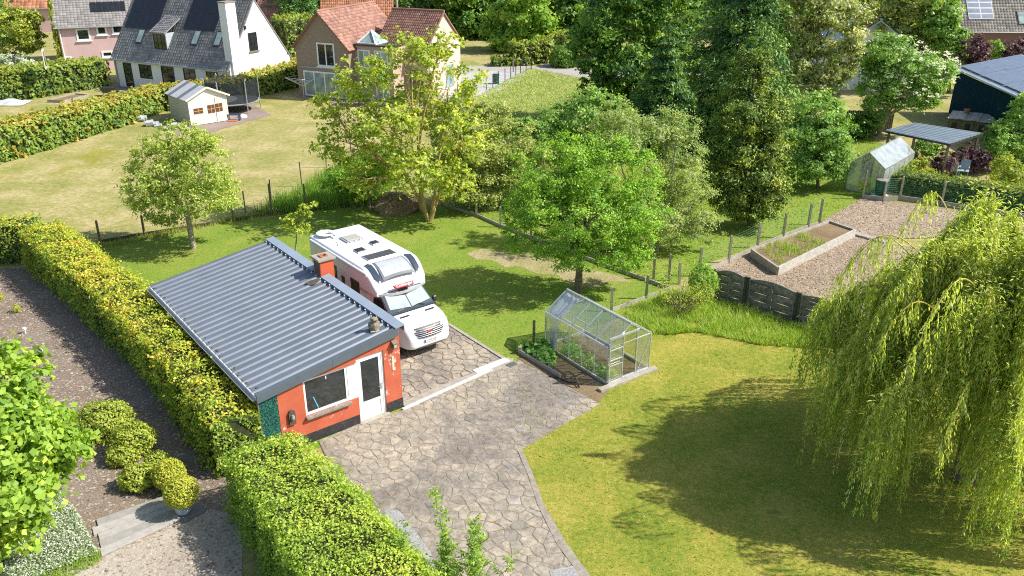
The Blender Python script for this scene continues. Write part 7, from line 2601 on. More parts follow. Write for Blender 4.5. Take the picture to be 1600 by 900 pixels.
hedge('boundary_hedge', 'wide dark green hedge before the pink house at the left', [P(-60, 166), P(60, 148), P(160, 132)], [3.0, 3.0, 2.6], [2.6, 2.5, 2.3], 'farhedge', 55, .24, 105, top_tint=.62, side_tint=.25, lump=.2)
hedge('low_hedge', 'low trimmed hedge with bright flat top behind the netted post fence', [P(1400, 301) + Vector((.2, .6, 0)), P(1470, 313) + Vector((0, .6, 0)), P(1560, 326) + Vector((0, .8, 0)), P(1660, 343) + Vector((0, .8, 0))], 1.5, 1.15, 'farhedge', 150, .12, 106, top_tint=.5, side_tint=.2, lump=.1)
hedge('road_hedge', 'bright hedge lining the far driveway below the lime green tree', [P(800, 101), P(850, 98), P(868, 88), P(885, 80)], 2.0, 2.2, 'farhedge', 30, .3, 107, top_tint=.6, side_tint=.5)
hedge('road_hedge', 'hedge along the far side of the road behind the letterbox pillar', [P(905, 99), P(1000, 101), P(1150, 101)], 2.0, 1.6, 'farhedge', 25, .3, 108, top_tint=.6, side_tint=.5)
hedge('road_hedge', 'low green hedge edging the road behind the gravel yard', [P(770, 103), P(800, 102), P(828, 101)], 1.4, .8, 'farhedge', 40, .25, 109, top_tint=.5, side_tint=.35)
hedge('house_hedge', 'leafy hedge between the white gable and the tan house', [P(440, 88), P(470, 84), P(480, 80)], 3.0, 4.0, 'farhedge', 26, .28, 110, top_tint=.6, side_tint=.35, lump=.3)
blob('round_bush', 'dark clipped rounded bush left of the letterbox pillar', 'bush', at(882, 92, P(882, 104).y), (1.5, 1.4, 1.4), 'dark', 2600, .22, 111)

# ------------------------------------------------------------------ garden trees
tree('apple_tree', 'small round apple tree on the back lawn left of the motorhome', 'tree', P(302, 388),
     px_lobes([(255, 255, 62, 42, .4), (320, 262, 52, 48, -.4), (228, 300, 42, 32, -.5), (305, 312, 62, 32, -.9), (285, 218, 58, 26, .6), (255, 325, 50, 26, .9), (340, 300, 32, 38, .5)], P(302, 388).y),
     'apple', 21000, .105, 'barkpale', .13, .3, 201, clump=.26)
W0 = P(670, 346)
t = tree('walnut_tree', 'tall airy walnut tree with golden forked stems in the middle of the photo', 'tree', W0,
         px_lobes([(640, 85, 58, 38, 0), (570, 128, 58, 42, .5), (700, 140, 58, 50, 1), (605, 188, 66, 42, -1.2), (540, 222, 52, 42, 0), (722, 215, 42, 55, 0), (650, 262, 60, 42, -1.2), (515, 165, 34, 28, 1), (560, 285, 42, 24, -.5), (712, 285, 40, 26, -1), (655, 165, 50, 48, 1.5), (600, 250, 40, 40, 1.8), (690, 70, 36, 26, .5)], W0.y, .8),
         'walnut', 10500, .18, 'barkgold', .125, .3, 202, clump=.27, stems=[(-1.0, .2, 2.3), (-.3, -.1, 3.0), (.55, .1, 2.8), (.75, .5, 2.2)], twigs=16, shell=.2, hi=1.2)
tree('round_tree', 'dense fresh green tree with dark trunk behind the near greenhouse', 'tree', P(903, 455),
     px_lobes([(872, 262, 72, 48, 0), (955, 268, 72, 52, .4), (835, 320, 45, 50, -.3), (915, 335, 82, 50, -.9), (995, 330, 50, 55, 0), (880, 385, 58, 34, -.6), (960, 392, 55, 34, -.4), (905, 300, 60, 60, .8), (1000, 380, 32, 35, .4), (810, 350, 26, 40, 0)], P(903, 455).y),
     'midgreen', 44000, .088, 'bark', .15, .3, 203, clump=.24)
tree('plum_tree', 'pale green spreading fruit tree behind the round tree, its limbs near the ground', 'tree', P(1025, 392),
     px_lobes([(1010, 225, 62, 45, 0), (960, 200, 50, 36, .8), (1055, 255, 52, 45, 0), (1080, 315, 36, 42, -.3), (1020, 320, 55, 42, -.3), (1060, 200, 30, 26, 0), (1100, 355, 24, 24, 0), (1035, 365, 50, 20, 0)], P(1025, 392).y),
     'pale', 30000, .085, 'barkpale', .11, .25, 204, clump=.26, hi=1.25)
tree('orchard_tree', 'upright green shrub tree rising behind the two greenhouse side trees', 'tree', P(905, 300),
     px_lobes([(900, 190, 48, 40, 0), (935, 175, 42, 30, 0), (880, 235, 55, 36, 0), (960, 205, 50, 32, 0)], P(905, 300).y),
     'bush', 17000, .13, 'bark', .12, .3, 205, clump=.28, hi=1.25)
for i, (bx, by, lobes_, lab, mk) in enumerate((
        ((745, 330), None, [(735, 250, 50, 40), (755, 290, 42, 26), (720, 285, 40, 28)], 'yellowish olive shrub touching the walnut crown behind the kerbed fence', 'olive'),
        ((800, 322), None, [(790, 225, 46, 44), (825, 250, 40, 40), (770, 270, 36, 30), (810, 285, 40, 26)], 'broad pale olive shrub left of the round tree', 'olive'),
        ((740, 255), None, [(730, 185, 44, 34), (775, 195, 40, 30), (700, 215, 32, 26)], 'feathery olive shrub at the edge of the rough meadow', 'olive'),
        ((850, 270), None, [(845, 215, 44, 28), (815, 205, 30, 24)], 'green shrub between meadow and orchard', 'bush'))):
    tree('orchard_shrub', lab, 'shrub', P(*bx), px_lobes(lobes_, P(*bx).y), mk, 12000, .12, 'barkpale', .07, .2, 210 + i, clump=.3, group='shrubs along the meadow edge', hi=1.25)
tree('sapling', 'slender young tree with yellow green leaves left of the motorhome roof', 'tree', P(462, 392),
     px_lobes([(455, 345, 16, 12), (478, 328, 14, 12), (468, 355, 20, 9), (492, 318, 6, 5)], P(462, 392).y),
     'walnut', 650, .12, 'barkpale', .035, .2, 220, clump=.35, twigs=4)
tree('hazel_bush', 'leafy bush growing through the long grass beneath the walnut tree', 'bush', P(570, 318),
     px_lobes([(560, 290, 45, 22), (600, 268, 36, 22), (525, 285, 26, 18)], P(570, 318).y), 'midgreen', 7000, .11, 'bark', .05, .2, 221, clump=.3)
t = thing('climbing_rose', 'sparse rose shrub with reddish tips before the black board fence', 'rose', P(1062, 490))
rg = np.random.default_rng(222)
mb = MB(); tips = []
for i in range(34):
    a = rg.uniform(0, 6.28); L = rg.uniform(.8, 1.6)
    e = np.array([math.cos(a) * L * .65, math.sin(a) * L * .5, L * rg.uniform(.6, 1.0)])
    if i > 20: e[0] = abs(e[0]) + .5
    pts = limb(mb, (rg.normal() * .08, rg.normal() * .08, 0), e, .018, .005, rg, .12, 4, 5); tips.append(e); tips.append(np.array(pts[4]))
mb.build('canes', M['twig'], t)
tips = np.array(tips); idx = rg.integers(0, len(tips), 1500)
pos = tips[idx] + rg.normal(0, .13, (1500, 3)); pos[:, 2] = np.abs(pos[:, 2])
leaf_obj('leaves', M['walnut'], pos + np.array(t.location), rg.normal(size=(1500, 3)) + [0, 0, .8], .065, np.clip(rg.normal(.5, .25, 1500), 0, 1), t, .6, rg=rg, kind='stuff')
blob('rose_bush', 'bright leafy bush overhanging the left end of the black board fence', 'bush', at(1098, 440, P(1098, 476).y), (.55, .5, .75), 'midgreen', 3200, .085, 223, core=False, lump=.25)

# evergreens and big trees on the right
def conic(name, label, cat, base, h, r, leafm, n, leaf, seed, layers=14, droop=.25, aspect=.35, top=.03, barkm='bark', z0=.3, per=11, lump=.25, group=None, up=.5):
    """conifer: whorls of boughs, each bough carrying its own spray of foliage"""
    rg = np.random.default_rng(seed)
    base = Vector(base)
    t = thing(name, label, cat, base, 0, group)
    mb = MB(); mb.tube([(0, 0, -.1), (0, 0, h * .5), (0, 0, h * .98)], [r * .09, r * .055, .02], 8)
    PP, NN, TT, DD = [], [], [], []
    tot = sum(((1 - i / layers) + .08) for i in range(layers)) * per
    for i in range(layers):
        u = i / layers
        z = z0 + (h - z0) * u
        R0 = r * ((1 - u) ** .85 + top)
        for k in range(per):
            a = 6.2832 * (k + rg.uniform(-.4, .4)) / per + i * .7
            L = R0 * rg.uniform(1 - lump, 1 + lump * .6)
            m = max(6, int(n * ((1 - u) + .08) / tot))
            s = rg.uniform(.18, 1.0, m) ** .8
            zz = z + L * .18 * s - droop * L * s ** 2 + rg.normal(0, .05 * L + .03, m)
            w_ = (.20 * L * (1 - .6 * s) + .05)
            off = rg.normal(0, 1, m) * w_
            x = np.cos(a) * L * s - np.sin(a) * off
            y = np.sin(a) * L * s + np.cos(a) * off
            PP.append(np.stack([x, y, zz], 1))
            d = np.array([math.cos(a), math.sin(a), -.25])
            NN.append(unit(rg.normal(size=(m, 3)) * .5 + [0.25 * math.cos(a), .25 * math.sin(a), up]))
            DD.append(d[None] + rg.normal(size=(m, 3)) * .45)
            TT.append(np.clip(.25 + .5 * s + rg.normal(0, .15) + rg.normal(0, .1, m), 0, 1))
            mb.tube([(0, 0, z), (math.cos(a) * L * .8, math.sin(a) * L * .8, z + L * .14 - droop * L * .6)], [r * .018, .008], 4, cap=False)
    pos = np.concatenate(PP)
    pos[:, 2] = np.maximum(pos[:, 2], .05)
    leaf_obj('crown', M[leafm], pos + np.array(base), np.concatenate(NN), leaf * rg.uniform(.6, 1.3, len(pos)), np.concatenate(TT), t, aspect, np.concatenate(DD), rg=rg, kind='stuff')
    mb.build('trunk', M[barkm], t)
    return t


C0 = P(1172, 352)
tree('golden_cypress', 'bushy cypress with gold and bronze tips in front of the tall dark spruce', 'conifer', C0,
     px_lobes([(1180, 90, 24, 26, .4), (1172, 128, 34, 32, .2), (1160, 172, 48, 36, 0), (1192, 185, 40, 40, 0), (1150, 225, 50, 36, 0), (1195, 240, 44, 40, 0), (1165, 280, 58, 40, 0), (1200, 300, 34, 34, -.4), (1140, 310, 36, 26, -.4), (1175, 325, 46, 22, -.6), (1125, 265, 26, 30, 0)], C0.y, .9),
     'cypress', 62000, .12, 'bark', .16, .15, 230, clump=.30, aspect=.45, hi=1.15)
S0 = P(1130, 205)
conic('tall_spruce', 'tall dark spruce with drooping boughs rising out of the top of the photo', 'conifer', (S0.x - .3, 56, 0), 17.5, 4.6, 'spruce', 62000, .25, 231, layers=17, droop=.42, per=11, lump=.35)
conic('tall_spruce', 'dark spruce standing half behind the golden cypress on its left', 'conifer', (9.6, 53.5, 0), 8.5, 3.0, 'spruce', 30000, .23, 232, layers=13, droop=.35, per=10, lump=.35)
D0 = P(1000, 190)
tree('dark_elm', 'large dark green broadleaf tree hanging over the rough meadow', 'tree', D0,
     px_lobes([(960, 30, 60, 50, 0), (1030, 40, 60, 60, 0), (930, 85, 40, 30, -1), (985, 100, 70, 50, -1), (1050, 110, 60, 55, 0), (1010, 160, 60, 40, -1), (940, 130, 36, 30, -1.5), (960, 170, 44, 28, -2), (1060, 185, 40, 40, -1), (1000, -20, 70, 50, 0), (905, 60, 24, 20, -1)], D0.y, .8),
     'dark', 44000, .21, 'bark', .3, .3, 233, clump=.30)
B0_ = P(1278, 294)
tree('laurel_bush', 'big rounded bright green bush left of the old greenhouse', 'bush', B0_,
     px_lobes([(1275, 180, 42, 40, .3), (1255, 215, 38, 40, 0), (1300, 215, 32, 40, 0), (1275, 250, 46, 34, -.3), (1245, 262, 28, 24, -.4), (1305, 255, 24, 26, 0)], B0_.y, .95),
     'bush', 32000, .12, 'bark', .09, .2, 234, clump=.25)
V0 = (19.8, 58.0, 0)
tree('variegated_tree', 'tall cream speckled tree between the spruce and the pale blue roof', 'tree', V0,
     px_lobes([(1250, 25, 60, 50), (1300, 50, 48, 55), (1230, 90, 44, 44), (1285, 115, 48, 42), (1240, 150, 42, 34), (1320, 95, 24, 30), (1270, -30, 60, 40), (1215, 45, 34, 40)], 58.0, .8),
     'variegated', 40000, .17, 'barkpale', .2, .3, 235, clump=.27)
E0 = P(1372, 212)
tree('elder_tree', 'elder tree with flat cream blossoms before the dark barn', 'tree', E0,
     px_lobes([(1400, 95, 46, 36, 0), (1375, 85, 34, 34, 0), (1440, 118, 40, 34, -.5), (1375, 130, 34, 40, 0), (1420, 145, 42, 30, -.8), (1468, 110, 26, 28, 0), (1372, 170, 24, 30, 0), (1450, 155, 24, 16, -.5)], E0.y, .9),
     'bush', 30000, .14, 'barkpale', .14, .3, 236, clump=.26)
rg = np.random.default_rng(237)
lb_ = px_lobes([(1400, 95, 46, 36, 0), (1440, 118, 40, 34, -.5), (1375, 130, 34, 40, 0), (1420, 145, 42, 30, -.8), (1468, 110, 26, 28, 0)], E0.y, .9)
pp = []
for c, r in lb_:
    d = unit(rg.normal(size=(46, 3)) + [-.1, -.7, .5])
    q = np.array(c) + d * np.array(r) * 1.03
    for x in q: pp.append(x + rg.normal(0, .09, (16, 3)) * [1, 1, .4])
pp = np.concatenate(pp)
elder = [o for o in COL.objects if o.name.startswith('elder_tree')][0]
leaf_obj('blossom', M['blossom'], pp, rg.normal(size=pp.shape) * .3 + [0, -.2, 1], .085, .6, elder, .8, rg=rg, kind='stuff')
for i, (base, Y, lobes_, mk, n, lf, lab) in enumerate((
        ((33, 76, 0), 76, [(1420, 30, 50, 40), (1380, 25, 36, 40), (1450, 60, 36, 34), (1400, 70, 40, 30), (1430, -10, 50, 30)], 'olive', 17000, .24, 'yellow green tree behind the elder beside the pale blue roof'),
        ((38, 74, 0), 74, [(1480, 60, 26, 36), (1470, 25, 30, 34), (1490, 90, 20, 22)], 'bush', 10000, .22, 'mid green tree just left of the purple shrub'),
        ((40.5, 72, 0), 72, [(1522, 78, 22, 24), (1530, 98, 18, 12)], 'purple', 5200, .17, 'rounded purple leaved shrub under the brick house wall'),
        ((45.5, 74, 0), 74, [(1556, 75, 12, 16), (1552, 92, 12, 8)], 'bush', 2600, .17, 'narrow green shrub between the two purple shrubs'),
        ((49, 74, 0), 74, [(1585, 80, 24, 16), (1610, 78, 20, 18)], 'purple', 4800, .17, 'spreading purple shrub at the right edge under the brick wall'))):
    tree('garden_tree', lab, 'tree' if i < 2 else 'shrub', base, px_lobes(lobes_, Y), mk, n, lf, 'bark', .14 if i < 2 else .06, .3, 240 + i, clump=.3)
# plants round the shelter
for i, (base, lobes_, mk, n, lf, lab) in enumerate((
        (P(1430, 285), [(1432, 262, 24, 13)], 'box', 2600, .10, 'yellow green mound at the left end of the low hedge'),
        (P(1475, 280), [(1475, 256, 18, 14)], 'purple', 2200, .10, 'small purple mound behind the low hedge'),
        (P(1518, 272), [(1515, 245, 24, 18), (1530, 252, 18, 16)], 'purple', 3800, .11, 'larger reddish purple bush right of the shelter'),
        (P(1560, 268), [(1562, 225, 22, 34), (1552, 250, 14, 16)], 'bush', 4200, .12, 'green shrub growing against the hutches'),
        (P(1592, 262), [(1594, 205, 24, 40), (1600, 170, 20, 26)], 'bush', 5200, .13, 'tall green shrub at the right edge before the dark barn'),
        (P(1572, 298), [(1570, 268, 24, 24), (1590, 275, 20, 22)], 'shrub', 3200, .11, 'loose green shrub on the lawn right of the chairs'))):
    tree('garden_shrub', lab, 'shrub', base, px_lobes(lobes_, base.y, .9), mk, n, lf, 'bark', .05, .2, 250 + i, clump=.3)
tree('garden_shrub', 'leafy plants under the shelter roof beside the old greenhouse', 'shrub', P(1445, 250), px_lobes([(1448, 232, 26, 12), (1420, 240, 14, 10)], P(1445, 250).y), 'dark', 3000, .12, 'bark', .05, .2, 257, clump=.3)

# ------------------------------------------------------------------ far trees along the top
conic('thuja', 'dense upright thuja standing between the white and the tan house', 'conifer', P(478, 62) + Vector((0, 0, 0)), 10.5, 2.9, 'thuja', 20000, .26, 260, layers=20, droop=-.25, per=14, lump=.10, z0=.2, top=.25)
far = [
    # px of crown lobes, depth, material, leaves, leaf size, base px-x, label
    ([(815, 25, 46, 34), (790, 60, 34, 28), (845, 55, 34, 34), (815, 78, 40, 16), (820, -15, 50, 30)], 98, 'lightgreen', 21000, .32, 'large lime green tree standing by the far driveway'),
    ([(735, 20, 40, 40), (700, 45, 30, 40), (745, 65, 34, 30), (715, -15, 50, 36), (760, 85, 24, 20)], 108, 'dark', 17000, .34, 'dark leafy tree left of the lime green tree'),
    ([(890, 15, 34, 36), (905, 50, 28, 34), (880, 70, 22, 18), (900, -20, 40, 26)], 108, 'wood_far', 13000, .34, 'mid green tree right of the lime green tree'),
    ([(935, 45, 26, 24), (950, 75, 26, 18), (925, 20, 24, 18)], 92, 'lightgreen', 9000, .28, 'yellowish tree at the roadside left of the dark elm'),
    ([(655, 10, 34, 30), (640, -15, 40, 30), (690, 0, 30, 26)], 112, 'wood_far', 11000, .34, 'tree behind the right wing of the tan house'),
    ([(600, 5, 26, 22), (575, -8, 30, 24)], 118, 'dark', 8000, .34, 'dark tree behind the orange roofed house'),
    ([(450, 15, 26, 30), (430, -5, 30, 24)], 118, 'wood_far', 9000, .34, 'tree between the distant brown roof and the thuja'),
    ([(350, -12, 40, 14), (400, -14, 40, 14)], 130, 'wood_far', 7000, .38, 'tree tops behind the white house ridge'),
    ([(55, -6, 36, 14), (10, -4, 36, 16)], 122, 'wood_far', 8000, .36, 'tree behind the pink house at the top left'),
    ([(1360, -5, 40, 24), (1420, -8, 40, 20), (1480, 5, 34, 24)], 105, 'wood_far', 12000, .32, 'tree behind the pale blue roof'),
    ([(1480, 18, 24, 20), (1500, -5, 24, 20)], 98, 'lightgreen', 6000, .28, 'light tree touching the left gable of the brick house'),
]
for i, (lb__, Y, mk, n, lf, lab) in enumerate(far):
    bx = lb__[0][0]
    c = at(bx, 60, Y)
    tree('far_tree', lab, 'tree', (c.x, Y, 0), px_lobes(lb__, Y, .8), mk, n, lf, 'bark', .28, .3, 300 + i, clump=.3, group='trees along the far side of the road', twigs=3)
tree('understory_bush', 'dark bush filling the gap behind the old greenhouse', 'bush', P(1352, 215), px_lobes([(1350, 195, 24, 16), (1335, 210, 20, 14)], P(1352, 215).y), 'dark', 3500, .14, 'bark', .06, .2, 390, clump=.3)  # added to keep the hollow behind the old greenhouse dark
# woodland mass beyond everything
rg = np.random.default_rng(400)
PP, NN, TT, SS = [], [], [], []
wt_ = thing('woodland', 'mass of woodland closing the view beyond the road and the houses', 'woodland', (0, 140, 0)); wt_['kind'] = 'stuff'
def blocked(x, y):
    for (x0, x1, y0, y1) in ((44, 80, 86, 108), (27, 42, 68, 104), (-52, -22, 76, 112), (-24, -6, 68, 116), (-60, -44, 80, 120)):
        if x0 < x < x1 and y0 < y < y1: return True
    return False


cnt = 0
while cnt < 110:
    x = rg.uniform(-70, 90); Y = rg.uniform(99, 134)
    if blocked(x, Y): continue
    cnt += 1
    h = rg.uniform(6, 11)
    lob = [((x + rg.normal() * 1.4, Y + rg.normal() * 1.4, h * rg.uniform(.12, .75)), (rg.uniform(2.2, 3.6), rg.uniform(2.2, 3.6), rg.uniform(2.4, 4.0))) for _ in range(4)]
    p, n_, t_, _ = crown_points(lob, 2300, rg, .30)
    PP.append(p); NN.append(n_); TT.append(np.clip(t_ + rg.normal(0, .18), 0, 1))
pos = np.concatenate(PP)
v, q, tt = leaves(pos - np.array([0, 140, 0]), np.concatenate(NN), .55 * rg.uniform(.6, 1.3, len(pos)), np.concatenate(TT), .75, None, .15, rg, tri=True)
wd = link('foliage', np_mesh('foliage', v, q, tt, M['wood_far']), None, wt_); wd['kind'] = 'stuff'
for (bp, lob, mk, lab) in ((P(112, 102), [(112, 75, 16, 16), (104, 90, 14, 10)], 'walnut', 'young bright tree in front of the pink house wall'),
                           (P(14, 108), [(22, 38, 32, 26), (48, 58, 18, 28), (20, 72, 26, 16), (55, 30, 12, 10)], 'ivy', 'yellow green climber mass burying the left gable of the pink house'),
                           (P(40, 112), [(40, 100, 24, 12), (15, 95, 20, 14)], 'silver', 'grey green shrub at the foot of the ivy'),
                           (P(560, 165), [(585, 120, 18, 14)], 'bush', 'low shrub on the terrace of the tan house')):
    tree('house_shrub', lab, 'shrub', bp, px_lobes(lob, bp.y), mk, 9000 if mk == 'ivy' else 2600, .2, 'bark', .06, .2, int(bp.x * 7) % 97 + 500, clump=.3)

# ------------------------------------------------------------------ left foreground
LT = Vector((-12.6, 17.2, 0))
tree('young_maple', 'bright large leaved tree filling the left edge of the photo', 'tree', LT,
     [((-12.9, 17.3, 3.6), (2.2, 2.1, 1.7)), ((-12.1, 16.2, 2.6), (1.9, 1.8, 1.5)), ((-13.8, 16.6, 2.3), (2.1, 1.9, 1.6)), ((-11.7, 17.0, 2.7), (1.5, 1.5, 1.5)), ((-12.4, 15.6, 1.6), (1.6, 1.4, 1.1))],
     'maple', 21000, .16, 'bark', .09, .25, 601, clump=.24, aspect=.8, hi=1.05)
SILV = pxs([(-60, 775), (40, 770), (88, 762), (120, 800), (155, 866), (110, 885), (60, 908), (-100, 930)])
rg = np.random.default_rng(602)
q = poly_sample(SILV, 15000, rg)
h = .16 + .07 * wob(q[:, 0] * 2, q[:, 1] * 2)
pos = np.column_stack([q, h * rg.uniform(.3, 1.1, len(q))])
v, qq, tt = leaves(pos, rg.normal(size=pos.shape) * .6 + [0, 0, 1], .062 * rg.uniform(.6, 1.3, len(pos)), np.clip(rg.normal(.42, .26, len(pos)), 0, 1), .5, None, .15, rg)
o = link('ground_cover', np_mesh('ground_cover', v, qq, tt, M['silver']))
tag(o, 'silvery ground cover carpeting the corner beneath the large leaved tree', 'ground cover', kind='stuff')
sheet('cover_soil', SILV, 0.016, plain('ground cover stems', (.12, .16, .06), .9, var=.4, scale=10))
grass('edge_grass', 'bright grass fringe round the silvery ground cover', pxs([(120, 862), (157, 862), (160, 880), (100, 908), (60, 925), (50, 905)]), 1800, .12, .02, 'tallblade', 603)
for i, (px, py, rx, rz, mk, n, lab) in enumerate(((165, 655, .85, .55, 'shrub', 5200, 'wide low shrub at the upper left of the shrub row by the hedge'), (212, 684, .62, .52, 'shrub', 4200, 'shrub beside the hedge with dense yellow green leaves'), (195, 700, .45, .32, 'shrub', 2000, 'small low shrub in the middle of the shrub row'), (218, 738, .50, .36, 'shrub', 2800, 'low rounded shrub left of the box balls'), (248, 716, .38, .34, 'shrub', 1800, 'small shrub tucked between the hedge and the box balls'))):
    b = P(px, py + 22)
    blob('low_shrub', lab, 'shrub', (b.x, b.y, rz * .8), (rx, rx * .9, rz), mk, n, .075, 610 + i, core=True, lump=.22, group='low shrubs beside the long hedge')
for i, (px, py) in enumerate(((27, 488), (0, 470))):
    b = P(px, py)
    blob('seedling', ('tiny green seedling alone on the mulch', 'tiny green seedling at the left edge of the mulch')[i], 'plant', (b.x, b.y, .17), (.16, .16, .2), 'box', 260, .06, 620 + i, core=False)
tf = thing('gap_filler_boards', 'dark upright board fence between the big bush and the elder tree', 'fence', P(1318, 206))  # boards added to stand for a dark hollow between the crowns
fa, fb = P(1318, 206) - P(1318, 206), P(1392, 208) - P(1318, 206)
for k in range(26):
    p, q = fa.lerp(fb, k / 26 + .002), fa.lerp(fb, (k + 1) / 26 - .002)
    mb = MB(); mb.beam(p + Vector((0, 0, .8)), q + Vector((0, 0, .8)), .03, 1.5 + .04 * math.sin(k * 2.3)); mb.build('board', M['oldpost'], tf)
# upright shoots beside the terrace in the foreground
for i, (bx, by, h, lx, lab) in enumerate(((688, 880, 3.2, .0, 'tallest leafy shoot standing before the flagstones'), (735, 890, 2.5, .06, 'leaning leafy shoot at the right of the foreground shoots'), (648, 885, 2.3, -.05, 'short leafy shoot next to the clipped hedge'), (712, 905, 2.1, .02, 'low leafy shoot at the bottom edge between taller ones'))):
    rg = np.random.default_rng(630 + i)
    b = P(bx, by + 60)
    t = thing('leafy_shoot', lab, 'plant', b, 0, 'leafy shoots in the foreground')
    mb = MB(); pos, dirs = [], []
    for k in range(5 if i < 3 else 4):
        top_ = np.array([lx * h + (0 if k == 0 else rg.normal() * .42), (0 if k == 0 else rg.normal() * .42), h * (1 if k == 0 else rg.uniform(.45, .82))])
        pts = np.array(limb(mb, (0, 0, 0), top_, .016, .004, rg, .05, 4, 8))
        for _ in range(int(30 * top_[2] / 2)):
            s = rg.uniform(.25, 1.0)
            p0 = np.array([np.interp(s * 8, range(9), pts[:, j]) for j in range(3)])
            ang = rg.uniform(0, 6.28)
            d = unit(np.array([[math.cos(ang), math.sin(ang), rg.uniform(.35, 1.1)]]))[0]
            L = rg.uniform(.18, .42) * (1.25 - s * .75)
            mb.tube([p0, p0 + d * L], [.005, .002], 3, cap=False)
            m = max(5, int(L / .028))
            u = np.linspace(.15, 1.05, m)[:, None]
            sd = np.cross(d, [0, 0, 1.0]); sd = sd / (np.linalg.norm(sd) + 1e-6)
            alt = np.where(np.arange(m) % 2 == 0, 1.0, -1.0)[:, None]
            pos.append(p0 + d * L * u + sd * alt * .035); dirs.append(sd * alt * .9 + d * .7 + rg.normal(0, .15, (m, 3)))
    pos = np.concatenate(pos); dirs = np.concatenate(dirs)
    leaf_obj('leaves', M['lightgreen'], pos + np.array(b), unit(rg.normal(size=dirs.shape) * .4 + [0, 0, 1.0]), .105 * rg.uniform(.7, 1.2, len(pos)), np.clip(rg.normal(.55, .2, len(pos)), 0, 1), t, .42, dirs, rg=rg, kind='stuff')
    mb.build('stems', M['bark'], t)
# gap-filling weeds along joints at the terrace edge
grass('joint_weeds', 'small weeds growing in the paving joints near the garden edging', pxs([(812, 590), (880, 640), (935, 632), (860, 660), (820, 690), (800, 620)]), 260, .06, .03, 'tallblade', 640, z=.03, clumpy=.9)

grass('joint_weeds', 'tiny weeds and moss dotted along the paving joints of the terrace', TERR, 2600, .035, .03, 'tallblade', 641, z=.028, clumpy=1.2, lean=1.2)
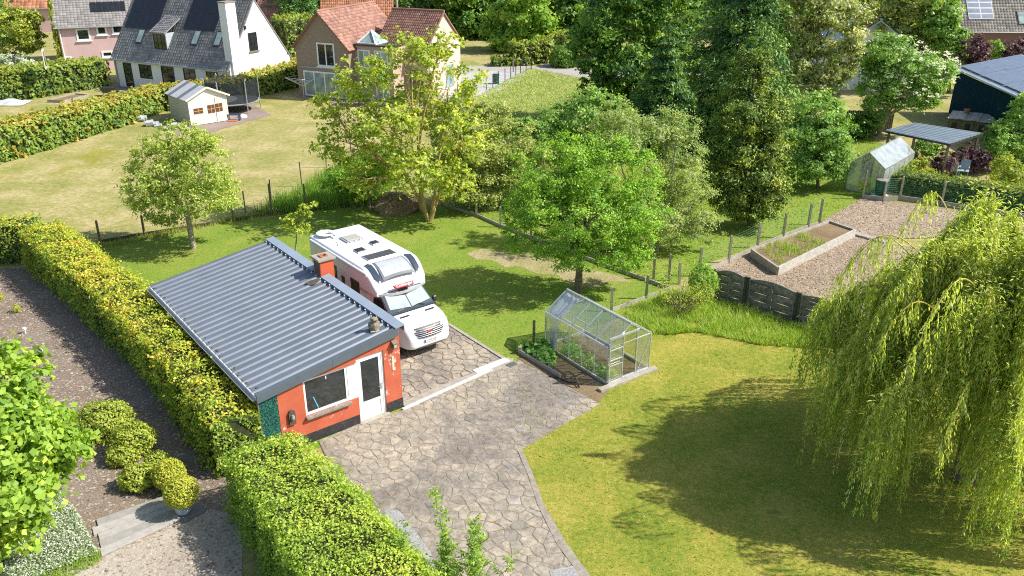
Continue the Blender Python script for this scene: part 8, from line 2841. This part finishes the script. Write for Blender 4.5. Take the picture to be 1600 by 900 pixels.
# ------------------------------------------------------------------ weeping willow
rg = np.random.default_rng(700)
WB = Vector((12.75, 19.45, 0))
wl_ = thing('weeping_willow', 'huge weeping willow with hanging yellow green strands filling the right side', 'tree', WB)
mb = MB()
mb.tube([(0, 0, -.1), (.0, 0, .2), (-.1, .1, 1.6), (-.2, .1, 3.0)], [.48, .36, .30, .27], 12, cap=False)
PPs, DDs, TTs, NNs, SZ = [], [], [], [], []
tw = MB()
n_l = 62
for i in range(n_l):
    a = 6.2832 * i / n_l * 1.0 + rg.uniform(-.12, .12)
    ring = i % 3
    reach = (4.35, 3.1, 1.7)[ring] * rg.uniform(.85, 1.15)
    peak = (5.0, 6.5, 7.35)[ring] * rg.uniform(.9, 1.06)
    endz = peak - (2.0, 1.2, .6)[ring] * rg.uniform(.6, 1.2)
    pts, rad = [], []
    K = 12
    for k in range(K + 1):
        u = k / K
        r_ = reach * (u ** 1.05)
        z = 2.8 + (peak - 2.8) * math.sin(min(1, u * 1.35) * math.pi / 2) - (peak - endz) * max(0, (u - .62) / .38) ** 1.6
        aa = a + .18 * math.sin(u * 4 + i)
        pts.append(np.array([r_ * math.cos(aa) - .2, r_ * math.sin(aa) + .1, z]) + rg.normal(0, .05, 3))
        rad.append(.085 * (1 - u) ** 1.6 + .008)
    mb.tube(pts, rad, 6, cap=False)
    pts = np.array(pts)
    m = 420                                   # short leafy shoots standing along the limb
    u = rg.uniform(.25, 1.0, m)
    c = np.stack([np.interp(u * K, range(K + 1), pts[:, j]) for j in range(3)], 1)
    e = rg.normal(0, .22, (m, 3)) + [0, 0, .16]
    PPs.append(c + e); DDs.append(e + rg.normal(0, .2, (m, 3)) + [0, 0, -.25]); NNs.append(unit(rg.normal(0, .6, (m, 3)) + [0, 0, 1])); TTs.append(np.clip(rg.normal(.6, .15, m), 0, 1))
    ns = (80, 70, 48)[ring]
    for s in range(ns):
        u = rg.uniform(.32, 1.0) ** .8
        p0 = np.array([np.interp(u * K, range(K + 1), pts[:, j]) for j in range(3)])
        out = np.array([math.cos(a), math.sin(a), 0])
        side = np.array([-math.sin(a), math.cos(a), 0])
        spread = out * rg.uniform(.0, .7) + side * rg.normal(0, .36)
        zend = max(.12, rg.uniform(.1, 2.2) if ring == 0 else rg.uniform(.8, 3.6) + (ring == 2) * 1.0)
        L = min(p0[2] - zend, rg.uniform(1.3, 3.9) if ring else rg.uniform(1.8, 4.3))
        if L < .5: continue
        m = int(L * 31)
        t = np.sort(rg.uniform(0, 1, m))
        f = (1 - np.exp(-3.2 * t))[:, None]
        sway = rg.normal(0, .10, 3) * [1, 1, 0]
        p0 = p0 + [0, 0, rg.uniform(0, .38)]
        c = p0 + spread * f * .9 + np.outer(t, [0, 0, -L]) + np.array([0, 0, .12]) * np.sin(t * 3.1)[:, None] + sway * (t ** 2)[:, None]
        ang = rg.uniform(0, 6.2832, m)
        rad_d = np.stack([np.cos(ang), np.sin(ang), np.zeros(m)], 1)
        d = rad_d * .55 + [0, 0, -1.0] + rg.normal(0, .2, (m, 3))
        PPs.append(c + rad_d * .045 + [0, 0, -.03]); DDs.append(d)
        NNs.append(unit(rad_d + [0, 0, .35] + rg.normal(0, .45, (m, 3))))
        st = rg.normal(0, .14)
        TTs.append(np.clip(.42 + st + .12 * (1 - t) + rg.normal(0, .15, m), 0, 1))
        if s % 3 == 0:
            idx = [0, m // 4, m // 2, m - 1]
            tw.tube([c[j] for j in idx], [.010, .008, .006, .004], 3, cap=False)
mb.build('trunk', M['bark'], wl_, smooth=True)
tw.build('twigs', M['willowtwig'], wl_, kind='stuff')
# a few bare golden shoots arching out of the crown
for (a, z, L) in ((2.6, 6.2, 1.6), (2.9, 5.2, 1.8), (3.5, 5.6, 1.7), (4.0, 4.2, 2.0), (4.3, 5.2, 2.0), (1.9, 7.0, 1.4), (3.0, 6.7, 1.7), (3.3, 4.1, 1.8), (4.6, 6.2, 2.2), (3.8, 6.6, 2.2)):
    r0 = 2.6
    pts = [(math.cos(a) * (r0 + L * u), math.sin(a) * (r0 + L * u), z + .45 * math.sin(u * 3.0) - 1.0 * u ** 3) for u in [k / 8 for k in range(9)]]
    gs = MB(); gs.tube(pts, [.020 - .0018 * k for k in range(9)], 5, cap=False); gs.build('bare_shoot', M['willowtwig'], wl_)
    for k in range(3, 9):
        for _ in range(3):
            m = 22; t = np.linspace(0, 1, m); Ls = rg.uniform(.5, 1.1)
            p0 = np.array(pts[k]); sp = rg.normal(0, .16, 3) * [1, 1, 0]
            c = p0 + np.outer(t, sp) + np.outer(t, [0, 0, -Ls])
            ang = rg.uniform(0, 6.2832, m); rd = np.stack([np.cos(ang), np.sin(ang), np.zeros(m)], 1)
            PPs.append(c + rd * .04); DDs.append(rd * .6 + [0, 0, -1.0]); NNs.append(unit(rd + [0, 0, .4])); TTs.append(np.clip(rg.normal(.62, .15, m), 0, 1))
pos = np.concatenate(PPs); N_ = len(pos)

v, qq, tt = leaves(pos, np.concatenate(NNs), .13 * rg.uniform(.6, 1.25, N_), np.concatenate(TTs), .23, np.concatenate(DDs), .08, rg)
o = link('crown', np_mesh('crown', v, qq, tt, M['willow']), None, wl_); o['kind'] = 'stuff'

_n = sum(len(o.data.loops) - 2 * len(o.data.polygons) for o in COL.objects if o.type == 'MESH')
